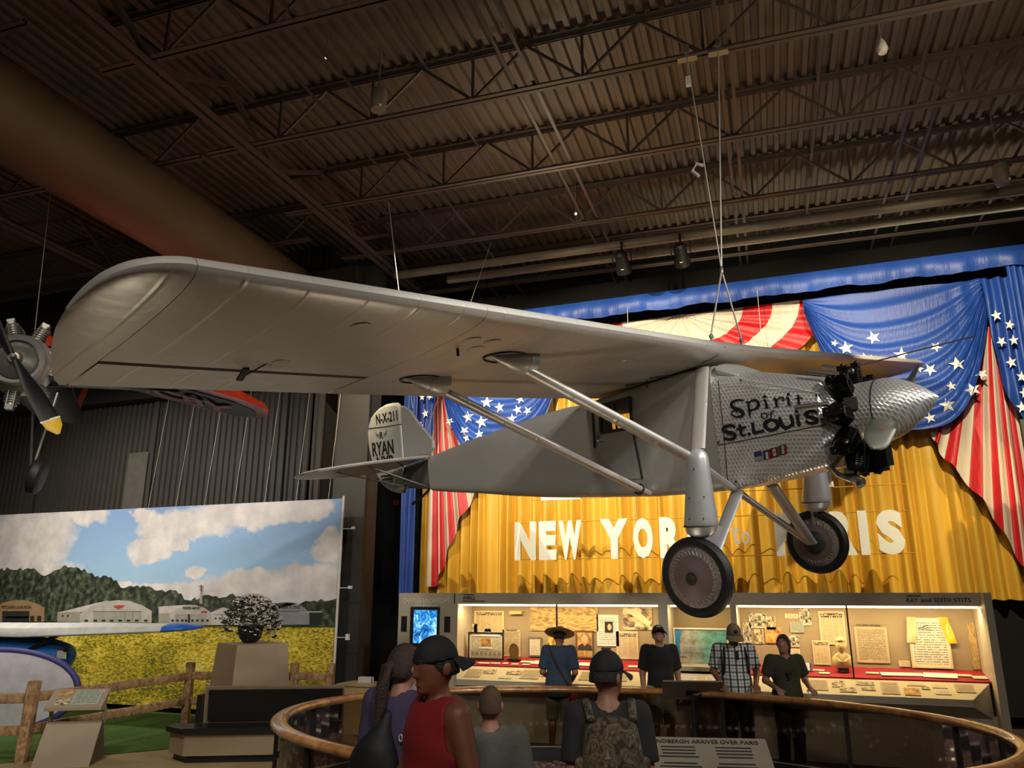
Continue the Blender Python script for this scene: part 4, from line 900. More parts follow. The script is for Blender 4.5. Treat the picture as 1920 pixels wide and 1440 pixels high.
def sil(par, cx_, cz_, s, y):
    q = MB(); q.ball((cx_, y, cz_+s*.30), (s*.20, .006, s*.26), 12, 8); q.build('portrait_face', mat('face_print', '#b99a72', .7), par)
    q = MB(); q.add([(cx_+s*a_, y+.004, cz_+s*c_) for a_, c_ in ((-.45, -.35), (.45, -.35), (.40, -.08), (.15, .06), (0, -.10), (-.15, .06), (-.40, -.08))], [tuple(range(7))]); q.build('portrait_suit', mat('suit_print', '#26211d', .7), par)
    q = MB(); q.ball((cx_, y+.003, cz_+s*.44), (s*.20, .006, s*.14), 12, 6); q.build('portrait_hair', mat('hair_print', '#2d241c', .7), par)
sil(n1, -.02, -.11, .14, -.010)
d2 = doc('text_panel', 'tan text panel headed THE FLIGHT beside the black framed board', 'text panel', -4.70, 1.38, .32, .42, 'text')
text_on('heading', 'THE FLIGHT', .04, (0, -.009, .20), (1, 0, 0), (0, 0, 1), M_lblack, d2, .2, .026)
doc('paper_strip', 'tall narrow card at the left end of the left window', 'card', -5.36, 1.43, .10, .48, 'card')
doc('framed_letter', 'small framed typed letter hanging right of the text panel', 'picture', -4.289, 1.333, .23, .30, 'letter', frame=M_fgr)
pa = doc('parchment', 'wide ragged parchment sheet behind the window mullion', 'document', -3.80, 1.762, 1.14, .37, 'parch')
doc('poster', 'narrow yellow poster half hidden by the straw hat', 'poster', -3.98, 1.385, .18, .43, 'poster')
pt = doc('framed_portrait', 'brown framed portrait of a man in a dark suit, right of the straw hat', 'picture', -3.455, 1.385, .29, .42, 'sepia', frame=M_fwd)
sil(pt, 0, .0, .27, -.010)
ce_ = doc('certificate', 'pale certificate with a small dark portrait square', 'document', -3.079, 1.60, .35, .47, 'white')
MB().box((.02, -.008, .05), (.13, .004, .17)).build('portrait_square', M_fblk, ce_); MB().ball((.03, -.011, .05), (.035, .004, .05), 10, 6).build('portrait_face', mat('face_print', '#b99a72', .7), ce_)
ph = doc('photograph', 'large old photograph of a machine at the top right of the left window', 'photograph', -2.60, 1.78, .46, .335, 'photo')
q = MB(); q.add([(-.2, -.008, .13), (-.02, -.008, .15), (.21, -.008, -.05), (.18, -.008, -.12)], [(0, 1, 2, 3)]); q.build('pale_wing_print', mat('pale_print', '#d4c39c', .7), ph)
doc('newspaper', 'newspaper clipping with a bold headline between the certificate and the alcove', 'newspaper', -2.776, 1.386, .345, .41, 'newsb')
# things standing on the red felt
bf = doc('framed_board', 'black framed board with rows of small portraits standing at the left of the red shelf', 'picture', -5.03, 1.345, .62, .42, 'letter', 12.27, frame=M_fblk)
MB().box((0, -.008, .165), (.5, .006, .035)).build('title_strip', M_lwhite, bf); MB().box((0, -.008, .06), (.17, .006, .12)).build('centre_picture', PP['sepia'], bf)
for k in range(7): MB().box((-.23+k*.077, -.008, -.12), (.062, .006, .11)).build('small_portrait', PP['photo2'], bf)
MB().box((0, -.008, -.03), (.24, .006, .025)).build('title_strip', M_lwhite, bf)
pq = thing('plaque', 'arched bronze plaque on a dark base beside the text panel', 'plaque', (-4.56, 12.3, 1.13))
q = MB(); pts = [(-.06, .02), (.06, .02)]+[(.07*math.cos(a_), .15+.10*math.sin(a_)) for a_ in [PI*k/10 for k in range(11)]]
q.prism(pts, lambda p, k: (p[0], -.02+.04*k, p[1])); q.build('plaque_face', mat('bronze', '#8a6a3a', .4, .6), pq); MB().box((0, 0, .012), (.19, .10, .03)).build('base', M_fblk, pq)
q = MB(); q.tube([(p_[0]*1.05, -.022, p_[1]*1.02) for p_ in pts], .006, 5, True); q.build('rim', M_fwd, pq)
tag(MB().box((-4.60, 12.50, 1.86), (.21, .10, .05)).build('lamp_box', mat('lamp_box', '#c09a5c', .5)), 'small tan box fixed high between newspaper and parchment', 'box')
tag(MB().box((-3.05, 12.3, 1.26), (.10, .09, .14)).box((-3.05, 12.3, 1.345), (.14, .11, .03)).build('dark_case', M_fblk), 'small dark case standing in front of the newspaper clipping', 'box')
cards = [(-5.26, 12.10, .22, .07, 'blank card at the left corner of the red shelf'), (-5.0, 12.08, .2, .07, 'blank card under the middle of the black framed board'), (-4.80, 12.09, .15, .07, 'blank card under the right end of the black framed board'), (-4.64, 12.10, .09, .07, 'tiny caption card left of the bronze plaque'), (-4.47, 12.08, .11, .07, 'small caption card right of the bronze plaque'), (-4.33, 12.24, .20, .10, 'pale slip on the red shelf below the framed letter'), (-4.08, 12.22, .30, .20, 'large white open leaflet left of the straw hat man'), (-4.28, 12.08, .13, .07, 'small card in front of the pale slip'), (-3.33, 12.20, .30, .18, 'large white open leaflet under the brown framed portrait'), (-2.6, 12.16, .18, .10, 'white slip near the right end of the left red shelf'), (-.02, 12.28, .15, .08, 'upper of two small cards left of the bust'), (.05, 12.13, .14, .08, 'lower of two small cards left of the bust'), (.66, 12.22, .16, .08, 'small card right of the mullion in the right window'), (1.02, 12.20, .52, .16, 'long pale leaflet on the red shelf of the right window'), (1.48, 12.20, .40, .24, 'wide glossy booklet on the red shelf under the big certificate'), (1.76, 12.24, .18, .09, 'small card right of the glossy booklet'), (1.93, 12.16, .17, .14, 'larger pale card at the right end of the red shelf')]
for i, (x, y, w_, d_, lab) in enumerate(cards):
    o = MB().box((0, 0, 0), (w_, d_, .006)).build('caption_card', PP['white'] if d_ > .15 else PP['card'], None, None, (x, y, 1.0765+(y-12.0)*.1607+.006), (.1594, 0, random.uniform(-.15, .15))); tag(o, lab, 'card', 'cards on the red felt')
# right window
for nm, lab, cat, x, z, w_, h_, k in (('photograph', 'old photograph of a crowd at the upper left of the right window', 'photograph', -.80, 1.77, .25, .21, 'photo2'), ('photograph', 'dark crowd snapshot overlapping the right edge of the upper left photograph', 'photograph', -.617, 1.742, .136, .19, 'photo'), ('photograph', 'dark upright photograph at the lower left of the photo cluster', 'photograph', -.80, 1.551, .136, .21, 'photo'), ('photograph', 'wide sepia photograph below the crowd snapshots', 'photograph', -.592, 1.571, .238, .226, 'sepia'), ('caption_card', 'blank tan card left of the topmost photograph', 'card', -.32, 1.842, .183, .064, 'card'), ('photograph', 'upright bright photograph at the top middle of the right window', 'photograph', -.133, 1.833, .164, .242, 'photo2'), ('grey_card', 'grey typed card below the topmost photograph', 'card', -.259, 1.684, .181, .142, 'grey'), ('photograph', 'small landscape photograph above the woman in olive', 'photograph', -.341, 1.49, .193, .159, 'photo2'), ('caption_card', 'faint tan card under the small landscape photograph', 'card', -.322, 1.348, .147, .081, 'card'), ('photo_collage', 'vertical strip of cut-out pictures at the left edge of the right window', 'collage', -.965, 1.593, .12, .30, 'photo2'), ('newspaper', 'large newspaper page with red masthead above the bust', 'newspaper', .22, 1.685, .345, .46, 'newsb'), ('newspaper', 'lower newspaper page behind the left shoulder of the bust', 'newspaper', .04, 1.345, .23, .33, 'news'), ('text_panel', 'tan text panel headed THE SPIRIT RETURNS', 'text panel', .715, 1.464, .42, .48, 'text'), ('caption_card', 'small grey card at the lower left of the big certificate', 'card', 1.10, 1.225, .139, .078, 'card'), ('clipping_strip', 'ragged strip of clippings at the right end of the right window', 'collage', 1.975, 1.476, .09, .6, 'parch')):
    o = doc(nm, lab, cat, x, z, w_, h_, k, 12.555-(.006 if 'overlap' in lab or 'sepia' in lab or 'grey typed' in lab or 'lower newspaper' in lab else 0))
    if 'SPIRIT' in lab: text_on('heading', 'THE "SPIRIT" RETURNS', .04, (-.02, -.009, .262), (1, 0, 0), (0, 0, 1), M_lblack, o, .32, .03)
    if 'masthead' in lab: MB().box((0, -.008, .20), (.2, .002, .012)).build('masthead', fl_red, o)
bc = doc('certificate', 'large framed certificate with a cream and a yellow ribbon', 'picture', 1.44, 1.505, .50, .655, 'letter', 12.54, frame=mat('frame_pale', '#cdbd92', .5))
q = MB(); q.tube([(-.12, -.009, .18), (0, -.009, .235), (.03, -.009, .20), (-.10, -.009, .175), (.05, -.009, .17)], .004, 4); q.build('emblem', M_lblack, bc)
for x, m, tl in ((-.19, mat('cream_ribbon', '#c8a878', .6), .08), (.20, mat('yellow_ribbon', '#d6a418', .55), -.2)):
    q = MB(); q.grid(lambda u, v: (x+(u-.5)*.115-tl*v*.4, -.022-.01*math.sin(v*7+u*3), .34-.34*v), 5, 12, True); q.build('ribbon', m, bc, 60)
bu_ = thing('bust', 'cream plaster bust of a man in an open collar, on a small dark base', 'sculpture', (.30, 12.24, 1.115))
M_pl = mat('plaster', '#c9b47a', .6)
q = MB(); q.ball((0, -.01, .35), (.062, .075, .095), 16, 12); q.ball((0, -.082, .335), (.012, .018, .02), 8, 6); q.ball((0, -.01, .42), (.066, .078, .05), 14, 8)
q.ball((-.063, 0, .345), (.01, .018, .025), 8, 6); q.ball((.063, 0, .345), (.01, .018, .025), 8, 6); q.lathe([(.04, .22), (.038, .29)], 14); q.ball((0, .0, .14), (.14, .075, .12), 18, 10)
bb = q.build('bust_head', M_pl, bu_, 60)
q = MB()
for s in (-1, 1): q.add([(0, -.075, .14), (s*.045, -.06, .245), (s*.09, -.06, .21), (s*.05, -.085, .15)], [(0, 1, 2, 3)])
q.build('collar', M_pl, bu_); MB().box((0, 0, .03), (.14, .10, .05)).build('base', M_fblk, bu_)
bk = thing('open_book', 'white open book on a blue rest behind the woman in olive', 'book', (-.22, 12.2, 1.12)); MB().box((0, 0, .05), (.17, .02, .11), (-.5, 0, 0)).build('pages', PP['white'], bk); MB().box((.02, .02, .045), (.19, .01, .12), (-.5, 0, 0)).build('cover', fl_blue, bk)
# wall map in the alcove
mm, nt, b = newmat('relief_map'); tc = N(nt, 'ShaderNodeTexCoord'); sx = N(nt, 'ShaderNodeSeparateXYZ'); nt.links.new(tc.outputs['Generated'], sx.inputs[0])
no = N(nt, 'ShaderNodeTexNoise', i_Scale=5.0, i_Detail=7.0, i_Roughness=.65); nt.links.new(tc.outputs['Generated'], no.inputs['Vector'])
land = ramp(nt, sx.outputs['X'], [(.12, (.50, .47, .44)), (.42, (.34, .42, .33)), (.6, (.16, .38, .30)), (.95, (.10, .34, .36))])
mx2 = N(nt, 'ShaderNodeMix', data_type='RGBA', blend_type='MULTIPLY'); mx2.inputs[0].default_value = .8; nt.links.new(land, mx2.inputs[6]); nt.links.new(ramp(nt, no.outputs['Fac'], [(.35, (.25, .22, .22)), (.6, (1, 1, 1))]), mx2.inputs[7])
d_ = N(nt, 'ShaderNodeMath', operation='MULTIPLY_ADD'); nt.links.new(no.outputs['Fac'], d_.inputs[0]); d_.inputs[1].default_value = .22; nt.links.new(sx.outputs['X'], d_.inputs[2])
sea = N(nt, 'ShaderNodeMath', operation='LESS_THAN'); nt.links.new(d_.outputs[0], sea.inputs[0]); sea.inputs[1].default_value = .22
g1 = N(nt, 'ShaderNodeVectorMath', operation='DISTANCE'); nt.links.new(tc.outputs['Generated'], g1.inputs[0]); g1.inputs[1].default_value = (.78, .5, -.02); g2 = N(nt, 'ShaderNodeMath', operation='LESS_THAN'); nt.links.new(g1.outputs['Value'], g2.inputs[0]); g2.inputs[1].default_value = .24
g3 = N(nt, 'ShaderNodeVectorMath', operation='DISTANCE'); nt.links.new(tc.outputs['Generated'], g3.inputs[0]); g3.inputs[1].default_value = (.78, .5, 1.0); g4 = N(nt, 'ShaderNodeMath', operation='LESS_THAN'); nt.links.new(g3.outputs['Value'], g4.inputs[0]); g4.inputs[1].default_value = .33
s1 = N(nt, 'ShaderNodeMath', operation='MAXIMUM'); nt.links.new(sea.outputs[0], s1.inputs[0]); nt.links.new(g2.outputs[0], s1.inputs[1]); s2 = N(nt, 'ShaderNodeMath', operation='MAXIMUM'); nt.links.new(s1.outputs[0], s2.inputs[0]); nt.links.new(g4.outputs[0], s2.inputs[1])
m3 = N(nt, 'ShaderNodeMix', data_type='RGBA'); nt.links.new(s2.outputs[0], m3.inputs[0]); nt.links.new(mx2.outputs[2], m3.inputs[6]); m3.inputs[7].default_value = (.03, .22, .48, 1); nt.links.new(m3.outputs[2], b.inputs['Base Color']); b.inputs['Roughness'].default_value = .5
PP['map'] = mm
mp_ = doc('wall_map', 'coloured relief map of a continent in a pale frame in the alcove', 'map', -1.62, 1.40, .80, .53, 'map', 12.36, frame=mat('map_frame', '#c9c2ae', .5))
MB().box((-.28, -.008, -.18), (.20, .004, .10)).build('legend', mat('map_legend', '#b0aa98', .6), mp_); text_on('legend_title', 'United States', .03, (-.29, -.012, -.145), (1, 0, 0), (0, 0, 1), fl_red, mp_, .15, .02)
# sheets and pictures mounted on the reading panels
SL = math.atan2(1.05-.885, .35)
sheets = [(-5.05, 11.81, .26, .20, 'text', 'text sheet at the left end of the left reading panel'), (-4.80, 11.86, .20, .10, 'photo', 'small group of pictures right of the first text sheet'), (-4.40, 11.86, .24, .10, 'photo', 'picture strip under the bronze plaque on the reading panel'), (-4.12, 11.83, .30, .22, 'text', 'text sheet below the framed letter on the reading panel'), (-3.85, 11.86, .20, .14, 'photo', 'picture group left of the denim-shirt man'), (-4.50, 11.73, .22, .05, 'card', 'thin caption strip at the lower edge of the left reading panel'), (-3.26, 11.84, .18, .20, 'text', 'text sheet right of the denim-shirt man'), (-3.07, 11.90, .13, .09, 'photo2', 'small picture left of the camouflage man\'s head'), (-2.75, 11.85, .24, .20, 'text', 'text sheet near the right end of the left reading panel'), (-.04, 11.83, .24, .22, 'text', 'text sheet at the woman in olive\'s right hand side'), (.21, 11.87, .16, .14, 'photo', 'upper picture below the bust on the reading panel'), (.32, 11.75, .20, .10, 'photo', 'lower picture below the bust on the reading panel'), (.54, 11.90, .22, .07, 'photo2', 'upper picture strip left of the middle text sheet'), (.57, 11.79, .17, .07, 'photo', 'lower picture strip left of the middle text sheet'), (.83, 11.82, .21, .25, 'text', 'text sheet in the middle of the right reading panel'), (1.08, 11.76, .18, .15, 'sepia', 'orange-brown clipping on the right reading panel'), (1.15, 11.92, .22, .06, 'card', 'pale slip above the orange-brown clipping'), (1.25, 11.845, .10, .05, 'photo', 'tiny dark picture right of the orange-brown clipping'), (1.42, 11.90, .17, .08, 'card', 'upper of two slips left of the last text sheet'), (1.43, 11.77, .18, .085, 'card', 'lower of two slips left of the last text sheet'), (1.70, 11.87, .22, .17, 'text', 'text sheet at the right end of the right reading panel'), (-1.80, 11.82, .29, .20, 'white', 'left of two white text sheets under the map'), (-1.38, 11.82, .29, .20, 'white', 'right of two white text sheets under the map')]
for x, y, w_, d__, k, lab in sheets:
    o = MB().box((0, 0, 0), (w_, .008, d__/math.cos(SL))).build('mounted_sheet', PP[k], None, None, (x, y, 1.05-(12.0-y)*(.165/.35)+.007), (SL-PI/2, 0, 0)); tag(o, lab, 'document', 'sheets on the reading panels')
# ================================================================ FIXTURES UNDER THE ROOF
M_fix = mat('fixture_black', '#0b0b0b', .5); M_fixg = mat('fixture_tan', '#7d725e', .5); M_lens = mat('fixture_white', '#e8e4da', .2)  # M_lens is plain off-white for small fittings
def theatre(x, y, z, label):
    t = thing('theatre_spotlight', label, 'spotlight', (x, y, z))
    q = MB(); q.lathe([(.07, -.20), (.11, -.16), (.12, .05), (.15, .16), (.15, .22)], 16, (0, 0, 0), 'y'); o = q.build('housing', M_fix, t, 40); o.rotation_euler = (math.radians(-38), 0, 0)
    q = MB(); q.tube([(-.17, 0, 0), (-.17, 0, .22), (.17, 0, .22), (.17, 0, 0)], .014, 6); q.build('yoke', M_fix, t); MB().tube([(0, 0, .22), (0, 0, .40)], .02, 8).build('hook_clamp', M_fix, t)
    MB().box((0, .02, -.16), (.05, .05, .02)).build('label_plate', M_lens, t)
theatre(-2.72, 13.05, 8.05, 'left of the two black theatre spotlights on the roof pipe'); theatre(-1.66, 13.1, 8.05, 'right of the two black theatre spotlights on the roof pipe')
def can(x, y, z, label, r=.11, h=.30):
    t = thing('can_light', label, 'light', (x, y, z)); MB().lathe([(r*.9, 0), (r, .02), (r, h), (r*.8, h+.02)], 18, (0, 0, 0), 'z').build('housing', M_fixg, t, 40)
    MB().tube([(0, 0, h), (0, 0, ZD-z)], .012, 6).build('stem', M_fixg, t); MB().ball((r*.7, -r*.7, .02), .02, 8, 6).build('bracket_screw', M_lens, t)
can(-4.95, 8.02, 8.52, 'tan cylindrical light fixed to a roof joist above the wing'); can(3.30, 12.62, 8.22, 'tan cylindrical light under the roof pipes at the far right')
t = thing('pendant_lamp', 'small bare lamp on a roof joist above the monoplane nose', 'lamp', (1.42, 9.27, 8.6)); MB().lathe([(.05, 0), (.07, .05), (.05, .14), (.02, .2)], 12).build('shade', M_lens, t, 40); MB().tube([(0, 0, .2), (0, 0, .85)], .01, 6).build('stem', M_fixg, t)
t = thing('sensor_box', 'small white box hanging on the left rigging cable below its clamp', 'sensor', (-.86, 8.5, 8.25)); MB().box((0, 0, 0), (.06, .06, .12)).build('body', M_lens, t); MB().tube([(0, 0, .06), (0, 0, .40)], .006, 5).build('cord', M_cable, t)
for x, y, lab in ((-5.23, 7.17, 'tiny bright lamp below the deck left of the tan cylinder'), (-3.4, 12.4, 'tiny bright lamp on the joist left of the theatre spotlights')):
    t = thing('pin_lamp', lab, 'lamp', (x, y, 8.82)); MB().ball((0, 0, 0), .022, 8, 6).build('bulb', mat('pin_bulb', '#ffffff', .5, emit=(1, .97, .9), estr=6), t); MB().tube([(0, 0, .02), (0, 0, ZD-8.82)], .008, 5).build('stem', M_fixg, t)
# ================================================================ MURAL
mw, nt, b = newmat('mural_print'); L = nt.links.new; tc = N(nt, 'ShaderNodeTexCoord'); sx = N(nt, 'ShaderNodeSeparateXYZ'); L(tc.outputs['Object'], sx.inputs[0])
def MM(op, a, c=None, d=None):
    n = N(nt, 'ShaderNodeMath', operation=op)
    for i, v in enumerate((a, c, d)):
        if v is None: continue
        if isinstance(v, (int, float)): n.inputs[i].default_value = v
        else: L(v, n.inputs[i])
    return n.outputs[0]
nz = N(nt, 'ShaderNodeTexNoise', i_Scale=2.2, i_Detail=6.0, i_Roughness=.6); L(tc.outputs['Object'], nz.inputs['Vector'])
nx = MM('MULTIPLY_ADD', nz.outputs['Fac'], 1.0, -.5); nc = N(nt, 'ShaderNodeSeparateColor'); L(nz.outputs['Color'], nc.inputs[0])
PX = MM('ADD', sx.outputs['X'], MM('MULTIPLY', nx, .9)); PZ = MM('ADD', sx.outputs['Z'], MM('MULTIPLY', MM('SUBTRACT', nc.outputs[1], .5), .5))
acc = None
for (cx_, cz_, rx, rz_) in [(-15.91, 3.32, 1.53, .71), (-14.29, 3.75, .64, .2), (-11.62, 3.48, 1.28, .3), (-10.15, 3.67, 1.52, .27), (-8.93, 3.69, .84, .22), (-12.37, 3.02, .62, .26), (-11.77, 3.11, .34, .16), (-11.17, 2.57, .32, .12), (-9.89, 2.43, .73, .21), (-8.59, 2.42, 1.03, .28), (-9.04, 2.28, 2.35, .3), (-8.17, 2.99, .4, .29), (-10.36, 2.21, 1.99, .18), (-12.79, 3.7, .36, .15), (-12.73, 2.24, .55, .14), (-12.04, 2.19, .54, .14), (-16.07, 2.64, 1.93, .22)]:
    dx = MM('DIVIDE', MM('SUBTRACT', PX, cx_), rx*1.05); dz = MM('DIVIDE', MM('SUBTRACT', PZ, cz_), rz_*1.15)
    e = MM('SUBTRACT', 1.0, MM('ADD', MM('MULTIPLY', dx, dx), MM('MULTIPLY', dz, dz)))
    acc = e if acc is None else MM('MAXIMUM', acc, e)
cl = ramp(nt, MM('ADD', MM('MULTIPLY', MM('SUBTRACT', nc.outputs[2], .5), .9), acc), [(.0, (0, 0, 0)), (.15, (.45, .45, .45)), (.42, (1, 1, 1))]); n5 = N(nt, 'ShaderNodeTexNoise', i_Scale=3.5, i_Detail=5.0); L(tc.outputs['Object'], n5.inputs['Vector'])
cc = ramp(nt, n5.outputs['Fac'], [(.3, (.47, .44, .43)), (.7, (.66, .61, .57))])
zz = MM('DIVIDE', MM('SUBTRACT', sx.outputs['Z'], 1.7), 2.1); sk = ramp(nt, zz, [(0, (.42, .52, .60)), (.45, (.27, .42, .58)), (1, (.20, .31, .52))])
m1 = N(nt, 'ShaderNodeMix', data_type='RGBA'); L(cl, m1.inputs[0]); L(sk, m1.inputs[6]); L(cc, m1.inputs[7])
# flowering field, grain growing coarser towards the bottom edge
mp = N(nt, 'ShaderNodeMapping'); mp.inputs['Scale'].default_value = (1, 1, 2.6); L(tc.outputs['Object'], mp.inputs[0])
f1 = N(nt, 'ShaderNodeTexNoise', i_Scale=16.0, i_Detail=4.0); L(mp.outputs[0], f1.inputs['Vector']); f2 = N(nt, 'ShaderNodeTexNoise', i_Scale=1.1, i_Detail=3.0); L(mp.outputs[0], f2.inputs['Vector'])
fm = MM('ADD', f1.outputs['Fac'], MM('MULTIPLY', MM('SUBTRACT', f2.outputs['Fac'], .5), .45)); fld = ramp(nt, fm, [(.36, (.10, .12, .015)), (.46, (.38, .27, .015)), (.58, (.56, .40, .02)), (.70, (.70, .60, .16))])
gr = ramp(nt, f1.outputs['Fac'], [(.35, (.07, .12, .02)), (.65, (.18, .24, .04))]); tz_ = MM('GREATER_THAN', MM('MULTIPLY_ADD', f2.outputs['Fac'], .10, sx.outputs['Z']), 1.62)
m2 = N(nt, 'ShaderNodeMix', data_type='RGBA'); L(tz_, m2.inputs[0]); L(fld, m2.inputs[6]); L(gr, m2.inputs[7])
m4 = N(nt, 'ShaderNodeMix', data_type='RGBA'); L(MM('GREATER_THAN', sx.outputs['Z'], 1.68), m4.inputs[0]); L(m2.outputs[2], m4.inputs[6]); L(m1.outputs[2], m4.inputs[7]); L(m4.outputs[2], b.inputs['Base Color']); b.inputs['Roughness'].default_value = .55
bn = N(nt, 'ShaderNodeTexNoise', i_Scale=.9, i_Detail=3.0, i_Distortion=1.2); L(tc.outputs['Object'], bn.inputs['Vector']); bu = N(nt, 'ShaderNodeBump', i_Strength=.35, i_Distance=.08); L(bn.outputs['Fac'], bu.inputs['Height']); L(bu.outputs[0], b.inputs['Normal'])
def mgrid(u, v): return (-18.2+10.25*u, 12.40-.012*math.sin(u*40)*math.sin(v*3), 3.86-3.76*v)
mural = tag(MB().grid(mgrid, 60, 12, True).build('mural', mw), 'huge printed mural of a yellow flower field, hangars and cloudy sky', 'mural')
MC = {'tan': '#8f7350', 'dark': '#26231f', 'cream': '#cfc08a', 'roof': '#b5aea2', 'side': '#8f897a', 'white': '#a39d92', 'door': '#8f8b80', 'red': '#a33a32', 'line': '#4d4a44', 'white2': '#b0aaa0', 'darkroof': '#3b3c38', 'side2': '#6e6c6a', 'treedark': '#1b2118', 'grey': '#7f7d80', 'pale': '#bdb6a6', 'tower': '#7c4038', 'tower2': '#9a8c84', 'trees': '#2c3424'}
mt, nt2, b2 = newmat('printed_trees'); t2 = N(nt2, 'ShaderNodeTexCoord'); k1 = N(nt2, 'ShaderNodeTexNoise', i_Scale=9.0, i_Detail=5.0); nt2.links.new(t2.outputs['Object'], k1.inputs['Vector']); nt2.links.new(ramp(nt2, k1.outputs['Fac'], [(.38, (.010, .013, .008)), (.52, (.035, .045, .025)), (.68, (.10, .12, .07))]), b2.inputs['Base Color'])
